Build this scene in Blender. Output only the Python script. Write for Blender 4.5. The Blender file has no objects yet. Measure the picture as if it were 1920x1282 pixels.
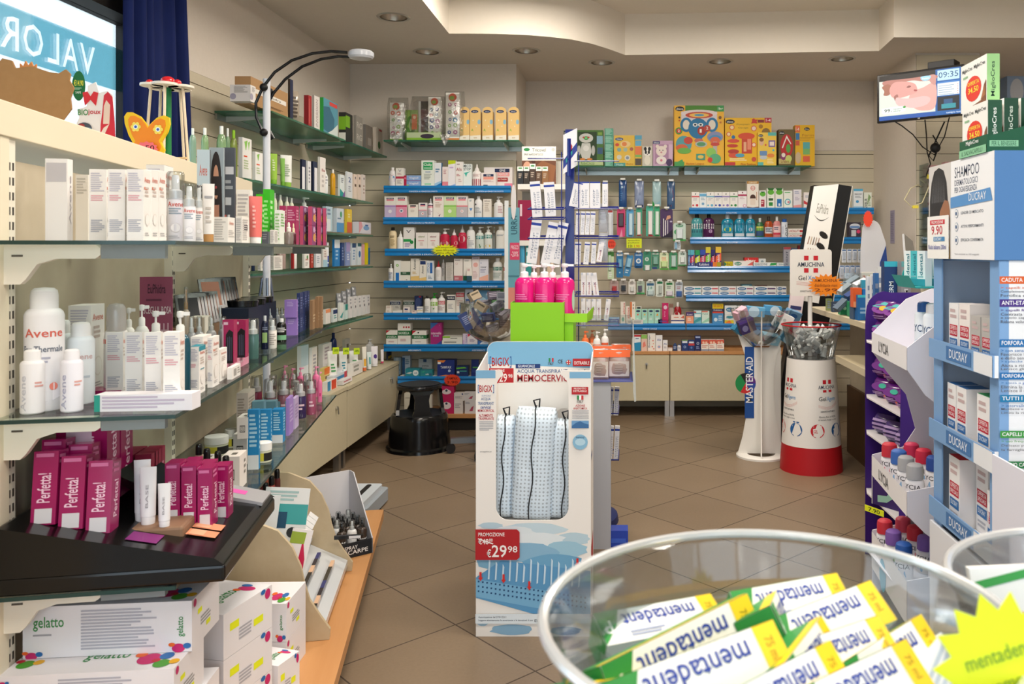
import bpy, math, random
from mathutils import Vector, Matrix
R = math.radians
random.seed(7)
SC = bpy.context.scene
COL = SC.collection
# ---------------------------------------------------------------- camera
F, CX, CY, CH = 1570.0, 1165.0, 468.0, 1.33     # focal length in px, principal point, eye height
cam_d = bpy.data.cameras.new('camera'); cam = bpy.data.objects.new('camera', cam_d); COL.objects.link(cam)
cam.location = (0, 0, CH); cam.rotation_euler = (R(90), 0, 0)
cam_d.sensor_width = 36; cam_d.lens = F / 1920 * 36
cam_d.shift_x = (960 - CX) / 1920; cam_d.shift_y = -(641 - CY) / 1920
cam_d.clip_start = .02; cam_d.clip_end = 200
cam_d.dof.use_dof = True; cam_d.dof.focus_distance = 3.4; cam_d.dof.aperture_fstop = 9
SC.camera = cam
# ---------------------------------------------------------------- world, exposure
wd = bpy.data.worlds.new('daylight'); SC.world = wd; wd.use_nodes = True
bgn = wd.node_tree.nodes['Background']; bgn.inputs[0].default_value = (.86, .92, 1, 1); bgn.inputs[1].default_value = 3.4
vs = SC.view_settings; vs.view_transform = 'Standard'; vs.look = 'None'; vs.gamma = 1; vs.use_curve_mapping = False
vs.exposure = 0.22
def area(name, loc, rot, sx, sy, power, col=(1, 1, 1), portal=False):
    l = bpy.data.lights.new(name, 'AREA'); l.shape = 'RECTANGLE'; l.size = sx; l.size_y = sy; l.energy = power; l.color = col
    if portal: l.cycles.is_portal = True
    o = bpy.data.objects.new(name, l); COL.objects.link(o); o.location = loc; o.rotation_euler = rot
    return o
area('portal_shopfront', (.6, -1.32, 1.45), (R(90), 0, 0), 5.0, 2.5, 1, portal=True)
area('portal_window', (-2.2, 1.6, 1.4), (0, R(-90), 0), 2.1, 4.2, 1, portal=True)
WARM = (1, .91, .80)
# ---------------------------------------------------------------- materials
def lin(h):
    c = [int(h[i:i + 2], 16) / 255 for i in (0, 2, 4)]
    return tuple(x / 12.92 if x <= .04045 else ((x + .055) / 1.055) ** 2.4 for x in c) + (1,)
_m = {}
def M(h):
    """'rrggbb' plus an optional kind: ~m metal, ~s glossy, ~d matt, ~g clear sheet, ~x tinted clear plastic, ~e lit"""
    if h in _m: return _m[h]
    if h in NAMED: m = NAMED[h](); _m[h] = m; return m
    c, _, k = h.partition('~')
    if len(c) == 3: c = ''.join(q * 2 for q in c)
    m = bpy.data.materials.new('paint_' + h); m.use_nodes = True; nt = m.node_tree; b = nt.nodes['Principled BSDF']
    b.inputs['Base Color'].default_value = lin(c); b.inputs['Roughness'].default_value = .5
    b.inputs['Specular IOR Level'].default_value = .35
    if k == 'm': b.inputs['Metallic'].default_value = 1; b.inputs['Roughness'].default_value = .3
    elif k == 's': b.inputs['Roughness'].default_value = .18; b.inputs['Specular IOR Level'].default_value = .5
    elif k == 'd': b.inputs['Roughness'].default_value = .85; b.inputs['Specular IOR Level'].default_value = .2
    elif k in 'gx' and k:
        t = nt.nodes.new('ShaderNodeBsdfTransparent'); g = nt.nodes.new('ShaderNodeBsdfGlossy'); mx = nt.nodes.new('ShaderNodeMixShader')
        t.inputs[0].default_value = lin(c); g.inputs['Roughness'].default_value = .06 if k == 'g' else .16
        lw = nt.nodes.new('ShaderNodeLayerWeight'); lw.inputs[0].default_value = .35 if k == 'g' else .45
        ml = nt.nodes.new('ShaderNodeMath'); ml.operation = 'MULTIPLY_ADD'; ml.inputs[1].default_value = .6; ml.inputs[2].default_value = .05
        nt.links.new(lw.outputs['Fresnel'], ml.inputs[0]); nt.links.new(ml.outputs[0], mx.inputs[0])
        nt.links.new(t.outputs[0], mx.inputs[1]); nt.links.new(g.outputs[0], mx.inputs[2])
        if k == 'x':
            b.inputs['Roughness'].default_value = .25
            m2 = nt.nodes.new('ShaderNodeMixShader'); m2.inputs[0].default_value = .42
            nt.links.new(mx.outputs[0], m2.inputs[1]); nt.links.new(b.outputs[0], m2.inputs[2]); mx = m2
        nt.links.new(mx.outputs[0], nt.nodes['Material Output'].inputs[0])
    elif k == 'e':
        b.inputs['Emission Color'].default_value = lin(c); b.inputs['Emission Strength'].default_value = 1.1; b.inputs['Base Color'].default_value = (.02, .02, .02, 1)
    _m[h] = m; return m
def noisy(name, c1, c2, scale=(4, 4, 4), rough=.6, bump=0, detail=4, spec=.3, nscale=6):
    m = bpy.data.materials.new(name); m.use_nodes = True; nt = m.node_tree; b = nt.nodes['Principled BSDF']
    tc = nt.nodes.new('ShaderNodeTexCoord'); mp = nt.nodes.new('ShaderNodeMapping'); mp.inputs['Scale'].default_value = scale
    n = nt.nodes.new('ShaderNodeTexNoise'); n.inputs['Scale'].default_value = nscale; n.inputs['Detail'].default_value = detail
    cr = nt.nodes.new('ShaderNodeMix'); cr.data_type = 'RGBA'; cr.inputs[6].default_value = lin(c1); cr.inputs[7].default_value = lin(c2)
    nt.links.new(tc.outputs['Object'], mp.inputs[0]); nt.links.new(mp.outputs[0], n.inputs['Vector'])
    nt.links.new(n.outputs[0], cr.inputs[0]); nt.links.new(cr.outputs[2], b.inputs['Base Color'])
    b.inputs['Roughness'].default_value = rough; b.inputs['Specular IOR Level'].default_value = spec
    if bump:
        bp = nt.nodes.new('ShaderNodeBump'); bp.inputs['Strength'].default_value = bump; bp.inputs['Distance'].default_value = .004
        nt.links.new(n.outputs[0], bp.inputs['Height']); nt.links.new(bp.outputs[0], b.inputs['Normal'])
    return m
def glass_green():
    m = bpy.data.materials.new('green_edged_glass'); m.use_nodes = True; nt = m.node_tree
    b = nt.nodes['Principled BSDF']; b.inputs['Base Color'].default_value = lin('3c7a64'); b.inputs['Roughness'].default_value = .12
    t = nt.nodes.new('ShaderNodeBsdfTransparent'); t.inputs[0].default_value = (.55, .82, .72, 1)
    mx = nt.nodes.new('ShaderNodeMixShader'); mx.inputs[0].default_value = .5
    nt.links.new(t.outputs[0], mx.inputs[1]); nt.links.new(b.outputs[0], mx.inputs[2]); nt.links.new(mx.outputs[0], nt.nodes['Material Output'].inputs[0])
    return m
def floor_mat():
    m = bpy.data.materials.new('floor_tiles'); m.use_nodes = True; nt = m.node_tree; b = nt.nodes['Principled BSDF']; L = nt.links.new
    tc = nt.nodes.new('ShaderNodeTexCoord')
    a, th, ox, oy = .4566, -.8025, .7576, 6.177
    sub = nt.nodes.new('ShaderNodeVectorMath'); sub.operation = 'SUBTRACT'; sub.inputs[1].default_value = (ox, oy, 0)
    L(tc.outputs['Object'], sub.inputs[0])
    def dot(vx, vy):
        d = nt.nodes.new('ShaderNodeVectorMath'); d.operation = 'DOT_PRODUCT'; d.inputs[1].default_value = (vx / a, vy / a, 0); L(sub.outputs[0], d.inputs[0]); return d.outputs['Value']
    def math_(op, x, y=None, z=None):
        n = nt.nodes.new('ShaderNodeMath'); n.operation = op
        for i, v in enumerate((x, y, z)):
            if v is None: continue
            if isinstance(v, (int, float)): n.inputs[i].default_value = v
            else: L(v, n.inputs[i])
        return n.outputs[0]
    g = []
    cells = []
    for vx, vy in ((math.cos(th), math.sin(th)), (-math.sin(th), math.cos(th))):
        p = dot(vx, vy); fr = math_('FRACT', p); cells.append(math_('FLOOR', p))
        e = math_('MINIMUM', fr, math_('SUBTRACT', 1, fr)); g.append(e)
    e = math_('MINIMUM', g[0], g[1]); gr = math_('LESS_THAN', e, .0062)
    cid = nt.nodes.new('ShaderNodeCombineXYZ'); L(cells[0], cid.inputs[0]); L(cells[1], cid.inputs[1])
    wn = nt.nodes.new('ShaderNodeTexWhiteNoise'); wn.noise_dimensions = '3D'; L(cid.outputs[0], wn.inputs['Vector'])
    n1 = nt.nodes.new('ShaderNodeTexNoise'); n1.inputs['Scale'].default_value = 90; n1.inputs['Detail'].default_value = 3; L(tc.outputs['Object'], n1.inputs['Vector'])
    n2 = nt.nodes.new('ShaderNodeTexNoise'); n2.inputs['Scale'].default_value = 2.2; n2.inputs['Detail'].default_value = 3; L(tc.outputs['Object'], n2.inputs['Vector'])
    f = math_('ADD', math_('MULTIPLY', n1.outputs[0], .45), math_('ADD', math_('MULTIPLY', n2.outputs[0], .45), math_('MULTIPLY', wn.outputs['Value'], .22)))
    mx = nt.nodes.new('ShaderNodeMix'); mx.data_type = 'RGBA'; mx.inputs[6].default_value = lin('6c5a47'); mx.inputs[7].default_value = lin('8f7b64'); L(f, mx.inputs[0])
    m2 = nt.nodes.new('ShaderNodeMix'); m2.data_type = 'RGBA'; L(gr, m2.inputs[0]); L(mx.outputs[2], m2.inputs[6]); m2.inputs[7].default_value = lin('4a3c30')
    L(m2.outputs[2], b.inputs['Base Color'])
    L(math_('ADD', .42, math_('MULTIPLY', gr, .3)), b.inputs['Roughness'])
    bp = nt.nodes.new('ShaderNodeBump'); bp.inputs['Distance'].default_value = .002; bp.inputs['Strength'].default_value = .5
    L(math_('SUBTRACT', math_('MULTIPLY', n1.outputs[0], .15), gr), bp.inputs['Height']); L(bp.outputs[0], b.inputs['Normal'])
    return m
def wood(name, c1, c2, axis=1):
    s = [26, 26, 26]; s[axis] = 1.6
    return noisy(name, c1, c2, tuple(s), .45, .15, 6, .35, 1.2)
def teal_film():
    m = bpy.data.materials.new('teal_window_film'); m.use_nodes = True; nt = m.node_tree; b = nt.nodes['Principled BSDF']; b.inputs['Base Color'].default_value = lin('5cb4cc')
    t = nt.nodes.new('ShaderNodeBsdfTransparent'); t.inputs[0].default_value = (.17, .42, .48, 1); mx = nt.nodes.new('ShaderNodeMixShader'); mx.inputs[0].default_value = .12
    nt.links.new(t.outputs[0], mx.inputs[1]); nt.links.new(b.outputs[0], mx.inputs[2]); nt.links.new(mx.outputs[0], nt.nodes['Material Output'].inputs[0]); return m
def wrinkle_clear():
    m = bpy.data.materials.new('crinkled_clear_film'); m.use_nodes = True; nt = m.node_tree; L = nt.links.new
    t = nt.nodes.new('ShaderNodeBsdfTransparent'); t.inputs[0].default_value = (.93, .94, .94, 1)
    g = nt.nodes.new('ShaderNodeBsdfGlossy'); g.inputs['Roughness'].default_value = .12
    n = nt.nodes.new('ShaderNodeTexNoise'); n.inputs['Scale'].default_value = 26; n.inputs['Detail'].default_value = 4
    tc = nt.nodes.new('ShaderNodeTexCoord'); L(tc.outputs['Object'], n.inputs['Vector'])
    bp = nt.nodes.new('ShaderNodeBump'); bp.inputs['Strength'].default_value = 1; bp.inputs['Distance'].default_value = .02
    L(n.outputs[0], bp.inputs['Height']); L(bp.outputs[0], g.inputs['Normal'])
    mx = nt.nodes.new('ShaderNodeMixShader'); mx.inputs[0].default_value = .3
    L(t.outputs[0], mx.inputs[1]); L(g.outputs[0], mx.inputs[2]); L(mx.outputs[0], nt.nodes['Material Output'].inputs[0]); return m
NAMED = {
    'FLOOR': floor_mat,
    'WALL': lambda: noisy('wall_paint', 'e4dbd0', 'ddd3c7', (1, 1, 1), .9, .08, 5, .15, 60),
    'CEIL': lambda: noisy('ceiling_paint', 'e4dacf', 'ded4c8', (1, 1, 1), .9, .03, 3, .1, 30),
    'COVE': lambda: noisy('cove_paint', 'f3ebdf', 'f0e8da', (1, 1, 1), .85, .02, 3, .1, 30),
    'SLAT': lambda: noisy('slat_board', 'd3cab4', 'cbc1aa', (1, 14, 30), .55, .03, 4, .3, 3),
    'GLASS': glass_green,
    'FILM': wrinkle_clear,
    'LAM': lambda: noisy('cream_laminate', 'cfc5a8', 'c8bd9e', (1, 1, 1), .45, 0, 3, .35, 40),
    'OAK': lambda: wood('oak_veneer', 'c9b99c', 'bba785', 1),
    'BEECH': lambda: wood('beech_veneer', 'cf9a66', 'bb834f', 1),
    'DARKWOOD': lambda: wood('brown_wood', '5b3c22', '48301c', 2),
    'COUNTER': lambda: wood('pale_oak_counter', 'd8cdb2', 'cbbd9c', 1),
    'PANEL': lambda: noisy('beige_panel', 'c8bca6', 'b9ac94', (1, 1, 1), .7, .04, 5, .2, 18),
    'BOARD': lambda: noisy('brown_cardboard', 'a98258', '9a744c', (1, 1, 1), .85, .1, 5, .1, 50),
    'CURTAIN': lambda: noisy('navy_curtain', '14245e', '101c4c', (1, 1, .3), .8, .1, 5, .2, 30),
    'TEALFILM': teal_film,
    'STONE': lambda: noisy('pavement', 'b9b6b0', 'a5a29c', (1, 1, 1), .9, .2, 5, .1, 3),
    'BRISTLE': lambda: noisy('brush_bristle', '181412', '2a2220', (1, 1, 1), .9, .8, 5, .1, 200),
}
# ---------------------------------------------------------------- mesh builder
def font_mesh(s, bold):
    cu = bpy.data.curves.new('lettering', 'FONT'); cu.body = s; cu.resolution_u = 2; cu.offset = .012 if bold else .004
    o = bpy.data.objects.new('lettering', cu)
    me = bpy.data.meshes.new_from_object(o)
    vs_ = [v.co.copy() for v in me.vertices]; fs = [tuple(p.vertices) for p in me.polygons]
    bpy.data.objects.remove(o); bpy.data.curves.remove(cu); bpy.data.meshes.remove(me)
    if not vs_: return ([], [], 1, 1)
    x0 = min(v.x for v in vs_); x1 = max(v.x for v in vs_); y0 = min(v.y for v in vs_); y1 = max(v.y for v in vs_)
    return ([((v.x - x0) / (x1 - x0 or 1), (v.y - y0) / (y1 - y0 or 1)) for v in vs_], fs, x1 - x0, y1 - y0)
_f = {}
def text_geo(s, bold=True):
    if (s, bold) not in _f: _f[(s, bold)] = font_mesh(s, bold)
    return _f[(s, bold)]
class MB:
    def __init__(s, mat=None): s.v = []; s.f = []; s.m = []; s.s = []; s.mats = []; s.T = mat or Matrix(); s.k = 0
    def mi(s, h):
        if h not in s.mats: s.mats.append(h)
        return s.mats.index(h)
    def add(s, vs_, fs, h, smooth=False):
        b = len(s.v); s.v += [s.T @ Vector(v) for v in vs_]; i = s.mi(h)
        for f in fs: s.f.append(tuple(q + b for q in f)); s.m.append(i); s.s.append(smooth)
    def box(s, x0, x1, y0, y1, z0, z1, h):
        v = [(x, y, z) for z in (z0, z1) for y in (y0, y1) for x in (x0, x1)]
        s.add(v, [(0, 2, 3, 1), (4, 5, 7, 6), (0, 1, 5, 4), (2, 6, 7, 3), (0, 4, 6, 2), (1, 3, 7, 5)], h); return s
    def quad(s, a, b, c, d, h): s.add([a, b, c, d], [(0, 1, 2, 3)], h); return s
    def prism(s, pts, h, a, b, axis='y', hs=None):
        """outline pts in the plane across the axis, extruded from a to b"""
        n = len(pts)
        def P3(p, t): return {'y': (p[0], t, p[1]), 'z': (p[0], p[1], t), 'x': (t, p[0], p[1])}[axis]
        v = [P3(p, a) for p in pts] + [P3(p, b) for p in pts]
        s.add(v, [tuple(range(n)), tuple(range(2 * n - 1, n - 1, -1))], h)
        s.add(v, [(i, i + n, (i + 1) % n + n, (i + 1) % n) for i in range(n)], hs or h); return s
    def lathe(s, pr, h, n=20, sx=1, sy=1, c=(0, 0), caps=True, smooth=True, a0=0, a1=360):
        full = a1 - a0 >= 360; m = n if full else n + 1
        v = []
        for r, z in pr:
            for i in range(m):
                a = R(a0 + (a1 - a0) * i / n); v.append((c[0] + r * sx * math.sin(a), c[1] - r * sy * math.cos(a), z))
        f = []
        for j in range(len(pr) - 1):
            for i in range(n):
                k = (i + 1) % m; f.append((j * m + i, j * m + k, (j + 1) * m + k, (j + 1) * m + i))
        s.add(v, f, h, smooth)
        if caps and full:
            if pr[0][0] > 1e-5: s.add(v[:m], [tuple(range(m - 1, -1, -1))], h)
            if pr[-1][0] > 1e-5: s.add(v[-m:], [tuple(range(m))], h)
        return s
    def tube(s, pts, r, h, n=8, closed=False, r2=None):
        pts = [Vector(p) for p in pts]; N = len(pts); v = []; f = []; up = None
        for i, p in enumerate(pts):
            if closed: t = pts[(i + 1) % N] - pts[i - 1]
            else: t = pts[min(i + 1, N - 1)] - pts[max(i - 1, 0)]
            t.normalize()
            if up is None: up = Vector((0, 0, 1)) if abs(t.z) < .9 else Vector((1, 0, 0))
            a = t.cross(up).normalized(); b = a.cross(t).normalized(); up = b
            rr = r if r2 is None else r + (r2 - r) * i / max(1, N - 1)
            for k in range(n): q = 2 * math.pi * k / n; v.append(p + rr * (math.cos(q) * a + math.sin(q) * b))
        for i in range(N if closed else N - 1):
            j = (i + 1) % N
            for k in range(n): f.append((i * n + k, i * n + (k + 1) % n, j * n + (k + 1) % n, j * n + k))
        s.add(v, f, h, True)
        if not closed: s.add(v[:n], [tuple(range(n))], h); s.add(v[-n:], [tuple(range(n - 1, -1, -1))], h)
        return s
    def sph(s, c, r, h, n=12, sz=1):
        s.T = s.T @ Matrix.Translation(c)
        s.lathe([(r * math.sin(math.pi * i / 8), -r * sz * math.cos(math.pi * i / 8)) for i in range(9)], h, n, caps=False)
        s.T = s.T @ Matrix.Translation(-Vector(c)); return s
    def disc(s, mp, u, v, ru, rv, h, n=18, off=None):
        o = s.nx(off); s.add([mp(u + ru * math.cos(2 * math.pi * i / n), v + rv * math.sin(2 * math.pi * i / n), o) for i in range(n)], [tuple(range(n))], h)
    def nx(s, off=None):
        if off is not None: return off
        s.k += 1; return .0003 + .00012 * s.k
    def rect(s, mp, u0, v0, u1, v1, h, cols=1, off=None):
        o = s.nx(off); v = []
        for i in range(cols + 1):
            u = u0 + (u1 - u0) * i / cols; v += [mp(u, v0, o), mp(u, v1, o)]
        s.add(v, [(2 * i, 2 * i + 2, 2 * i + 3, 2 * i + 1) for i in range(cols)], h, cols > 1)
    def text(s, mp, u0, v0, u1, v1, t, h, rot=0, bold=True, off=None):
        g, fs, gw, gh = text_geo(t, bold)
        if not g: return
        W, H = u1 - u0, v1 - v0; o = s.nx(off)
        if rot == 1: q = [mp(u1 - y * W, v0 + x * H, o) for x, y in g]
        elif rot == 2: q = [mp(u1 - x * W, v1 - y * H, o) for x, y in g]
        elif rot == 3: q = [mp(u0 + y * W, v1 - x * H, o) for x, y in g]
        elif rot == 4: q = [mp(u1 - x * W, v0 + y * H, o) for x, y in g]
        else: q = [mp(u0 + x * W, v0 + y * H, o) for x, y in g]
        s.add(q, fs, h)
    def build(s, name, parent=None, bevel=0, sharp=38):
        me = bpy.data.meshes.new(name); me.from_pydata([tuple(v) for v in s.v], [], s.f)
        for h in s.mats: me.materials.append(M(h))
        me.polygons.foreach_set('material_index', s.m); me.polygons.foreach_set('use_smooth', s.s)
        me.update()
        if any(s.s): me.set_sharp_from_angle(angle=R(sharp))
        o = bpy.data.objects.new(name, me); COL.objects.link(o)
        if parent: o.parent = parent
        if bevel:
            b = o.modifiers.new('bevel', 'BEVEL'); b.width = bevel; b.segments = 2; b.limit_method = 'ANGLE'; b.harden_normals = False
        return o
# print language: ops joined by '|'; coordinates are fractions of the face
def ops(mb, mp, W, H, spec, curved=False):
    cols = 6 if curved else 1
    for op in spec.split('|'):
        if not op: continue
        k, a = op[0], op[1:].split(',')
        if k == 'r':      # r x0,y0,x1,y1,col
            x0, y0, x1, y1 = map(float, a[:4]); mb.rect(mp, x0 * W, y0 * H, x1 * W, y1 * H, a[4], cols)
        elif k in 'tuvw' :   # t upright, u reads upward, v upside down, w reads downward
            x0, y0, x1, y1 = map(float, a[:4]); mb.text(mp, x0 * W, y0 * H, x1 * W, y1 * H, a[4], a[5], 'tuvw'.index(k))
        elif k == 'c':
            x, y, r = map(float, a[:3]); mb.disc(mp, x * W, y * H, r * W, r * W, a[3])
        elif k == 'o':
            x, y, ru, rv = map(float, a[:4]); mb.disc(mp, x * W, y * H, ru * W, rv * H, a[4])
        elif k == 'l':    # l x0,y0,x1,y1,n,col : lines of small print
            x0, y0, x1, y1 = map(float, a[:4]); n = int(a[4]); rnd = random.Random(n * 7 + int(W * 1e4))
            st = (y1 - y0) / n
            for i in range(n):
                e = x0 + (x1 - x0) * (.6 + .4 * rnd.random())
                mb.rect(mp, x0 * W, (y1 - (i + .55) * st) * H, e * W, (y1 - i * st) * H, a[5], cols, off=.0006)
        elif k == 'p':    # p col,x,y,x,y...
            q = list(map(float, a[1:])); o = mb.nx()
            mb.add([mp(q[i] * W, q[i + 1] * H, o) for i in range(0, len(q), 2)], [tuple(range(len(q) // 2))], a[0])
def face_mp(f, w, d, h):
    return {'F': (lambda u, v, o: (u - w / 2, -d / 2 - o, v), w, h), 'B': (lambda u, v, o: (w / 2 - u, d / 2 + o, v), w, h),
            'R': (lambda u, v, o: (w / 2 + o, u - d / 2, v), d, h), 'L': (lambda u, v, o: (-w / 2 - o, d / 2 - u, v), d, h),
            'T': (lambda u, v, o: (u - w / 2, v - d / 2, h + o), w, d)}[f]
def boxmesh(w, d, h, spec, mb=None):
    mb = mb or MB(); parts = spec.split('#'); mb.box(-w / 2, w / 2, -d / 2, d / 2, 0, h, parts[0].split('|')[0])
    if '|' in parts[0]: mp, W, H = face_mp('F', w, d, h); ops(mb, mp, W, H, parts[0].partition('|')[2])
    for p in parts[1:]:
        mp, W, H = face_mp(p[0], w, d, h); mb.k = 0; ops(mb, mp, W, H, p[1:].lstrip('|'))
    return mb
STY = {  # body top, shoulder start, neck radius, cap kind, cap radius, depth factor
    'o': (.86, .70, .34, 'plain', .42, .8), 'w': (.70, .60, .74, 'dome', .8, .75), 'a': (.83, .77, .6, 'dome', .70, 1),
    'p': (.74, .62, .32, 'pump', .36, .85), 's': (.74, .64, .34, 'spray', .42, 1), 'd': (.58, .5, .3, 'drop', .5, 1),
    'm': (.80, .62, .34, 'plain', .34, .55), 'j': (.62, .58, .95, 'plain', 1.03, 1), 'n': (.70, .55, .4, 'nozzle', .42, .85),
    'f': (.84, .80, .7, 'plain', .72, .6), 'r': (.62, .5, .7, 'dome', .86, .8), 'q': (.62, .6, .8, 'spray', .8, 1)}
def radius_at(pr, z):
    for (r0, z0), (r1, z1) in zip(pr, pr[1:]):
        if z0 <= z <= z1 and z1 > z0: return r0 + (r1 - r0) * (z - z0) / (z1 - z0)
    return pr[-2][0]
def capmesh(kind, r, z0, h, col, body, over=None):
    mb = MB(); H = h - z0
    if kind == 'plain': mb.lathe([(r, z0), (r, z0 + H * .94), (r * .93, h), (0, h)], col, 16)
    elif kind == 'dome': mb.lathe([(r, z0), (r, z0 + H * .62), (r * .93, z0 + H * .85), (r * .7, z0 + H * .96), (0, h)], col, 18)
    elif kind == 'pump':
        mb.lathe([(r * 1.15, z0 - H * .04), (r * 1.15, z0 + H * .34), (r * .85, z0 + H * .42), (r * .32, z0 + H * .44), (r * .32, z0 + H * .74), (0, z0 + H * .74)], col, 14)
        mb.lathe([(r * .8, z0 + H * .72), (r * 1.0, z0 + H * .80), (r * .95, z0 + H * .97), (0, h)], col, 12)
        mb.box(0, r * 2.5, -r * .4, r * .4, z0 + H * .80, z0 + H * .95, col)
    elif kind == 'spray':
        mb.lathe([(r * 1.0, z0), (r * 1.0, z0 + H * .3), (r * .6, z0 + H * .36), (r * .55, z0 + H * .8), (r * .45, z0 + H * .88), (0, z0 + H * .88)], col, 12)
    elif kind == 'drop':
        mb.lathe([(r, z0), (r, z0 + H * .42), (r * .5, z0 + H * .5), (r * .55, z0 + H * .8), (r * .3, h), (0, h)], col, 12)
    elif kind == 'nozzle': mb.lathe([(r * 1.2, z0), (r * 1.1, z0 + H * .3), (r * .5, z0 + H * .5), (r * .28, z0 + H * .95), (0, h)], col, 12)
    return mb
def bottle(name, kind, w, h, spec, dd=None):
    bt, ss, nr, ck, cr, df = STY[kind]; head, _, lab = spec.partition('|'); cs = head.split(','); body, cap = cs[0], cs[1]
    r = w / 2; rd = dd or df
    pr = [(0, 0), (r * .9, 0), (r, h * .02), (r, h * ss)]
    for t in (.35, .65, .85, 1): pr.append((r + (r * nr - r) * (1 - math.cos(t * math.pi / 2)) ** .9 if nr < .9 else r * nr, h * (ss + (bt - ss) * math.sin(t * math.pi / 2) * .98)))
    pr.append((0, h * bt))
    root = bpy.data.objects.new(name, None); COL.objects.link(root); root.empty_display_size = .02
    mb = MB(); mb.lathe(pr, body, 20, 1, rd)
    if '~x' in body and len(cs) > 2: mb.lathe([(0, .002), (r * .93, .002), (r * .93, h * float(cs[3]) if len(cs) > 3 else h * ss), (0, h * ss * .99)], cs[2], 14, 1, rd)
    if lab:
        Wd = r * 2 * R(80)
        def mp(u, v, o):
            a = (u - Wd / 2) / r; q = radius_at(pr[1:], v) + o; return (q * math.sin(a), -q * rd * math.cos(a), v)
        ops(mb, mp, Wd, h, lab, True)
    mb.build('body', root)
    capmesh(ck, r * cr, h * bt * .985, h, cap, body).build('pump' if ck == 'pump' else 'spray_nozzle' if ck == 'spray' else 'dropper' if ck == 'drop' else 'cap', root)
    if kind in 'sq':
        MB().lathe([(r * cr * 1.35, h * bt * .98), (r * cr * 1.3, h * .97), (r * cr * 1.1, h), (0, h)], 'f2f5f5~g', 14).build('clear_overcap', root)
    return root
def squeeze_tube(name, w, h, spec):
    head, _, lab = spec.partition('|'); body, cap = head.split(',')[:2]; r = w / 2; ch = h * .14
    root = bpy.data.objects.new(name, None); COL.objects.link(root)
    mb = MB(); n = 20; rings = []
    for t in (0, .15, .4, .7, .9, 1):
        rx = r * .92 + r * .1 * t; ry = r * .8 * (1 - t) ** .8 + .0012
        rings.append((rx, ry, ch + (h - ch) * t))
    v = [(a * math.sin(2 * math.pi * i / n), -b * math.cos(2 * math.pi * i / n), z) for a, b, z in rings for i in range(n)]
    mb.add(v, [(j * n + i, j * n + (i + 1) % n, (j + 1) * n + (i + 1) % n, (j + 1) * n + i) for j in range(5) for i in range(n)], body, True)
    mb.add(v[-n:], [tuple(range(n))], body); mb.add(v[:n], [tuple(range(n - 1, -1, -1))], body)
    if lab:
        def mp(u, q, o):
            t = max(0, min(1, (q - ch) / (h - ch))); x = (u / w - .5) * 1.7 * r; ry = r * .8 * (1 - t) ** .8 + .0012
            return (x, -ry * math.sqrt(max(0, 1 - (x / (r * .95)) ** 2)) - o - .0012, q)
        ops(mb, mp, w, h, lab, True)
    mb.build('body', root)
    MB().lathe([(r * .82, 0), (r * .86, ch * .9), (r * .8, ch), (0, ch)], cap, 18).build('cap', root)
    return root
def hang_card(name, w, h, spec, bulge=None):
    """carded blister: flat card with its hole, and a raised pack as a child"""
    head, _, lab = spec.partition('|'); cs = head.split(','); card = cs[0]
    root = bpy.data.objects.new(name, None); COL.objects.link(root)
    mb = MB(); hw = w / 2; c = w * .12
    out = [(-hw + c, 0), (hw - c, 0), (hw, c), (hw, h - c), (hw - c, h), (w * .12, h), (w * .08, h - w * .12), (-w * .08, h - w * .12), (-w * .12, h), (-hw + c, h), (-hw, h - c), (-hw, c)]
    mb.prism(out, card, -.0008, .0008)
    if lab:
        ops(mb, lambda u, v, o: (u - hw, -.0008 - o, v), w, h, lab)
    mb.build('card', root)
    if len(cs) > 1:
        x0, z0, x1, z1 = [float(q) for q in cs[2:6]] if len(cs) > 5 else (.15, .1, .85, .62)
        b = MB(); X0, X1, Z0, Z1 = (x0 - .5) * w, (x1 - .5) * w, z0 * h, z1 * h; t = min(.022, w * .35); e = min(X1 - X0, Z1 - Z0) * .16
        v = [(X0, -.001, Z0), (X1, -.001, Z0), (X1, -.001, Z1), (X0, -.001, Z1), (X0 + e, -t, Z0 + e), (X1 - e, -t, Z0 + e), (X1 - e, -t, Z1 - e), (X0 + e, -t, Z1 - e)]
        b.add(v, [(4, 5, 6, 7), (0, 1, 5, 4), (1, 2, 6, 5), (2, 3, 7, 6), (3, 0, 4, 7)], cs[1]); b.build('blister', root)
    return root
def pouch(name, w, d, h, spec, seed=0, wr=.12):
    """soft bag: pinched top and bottom, wrinkled"""
    head, _, lab = spec.partition('|'); rnd = random.Random(seed); nu, nv = 16, 9; v = []
    for j in range(nv + 1):
        t = j / nv; bul = math.sin(math.pi * min(1, max(0, t))) ** .5 if 0 < t < 1 else .06
        for i in range(nu):
            a = 2 * math.pi * i / nu; k = 1 + wr * (rnd.random() - .5)
            cx_ = abs(math.sin(a)) ** .6 * (1 if math.sin(a) > 0 else -1); cy_ = abs(math.cos(a)) ** .7 * (1 if math.cos(a) > 0 else -1)
            v.append((w / 2 * cx_ * (.94 + .06 * bul) * (.97 + .03 * k), -d / 2 * cy_ * bul * k, h * t))
    mb = MB(); mb.add(v, [(j * nu + i, j * nu + (i + 1) % nu, (j + 1) * nu + (i + 1) % nu, (j + 1) * nu + i) for j in range(nv) for i in range(nu)], head, True)
    mb.add(v[:nu], [tuple(range(nu - 1, -1, -1))], head); mb.add(v[-nu:], [tuple(range(nu))], head)
    if lab: ops(mb, lambda u, q, o: (u - w / 2, -d / 2 * (math.sin(math.pi * min(.98, max(.02, q / h))) ** .5) * 1.02 - o - .001, q), w, h, lab, False)
    return mb.build(name, sharp=60)
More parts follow.
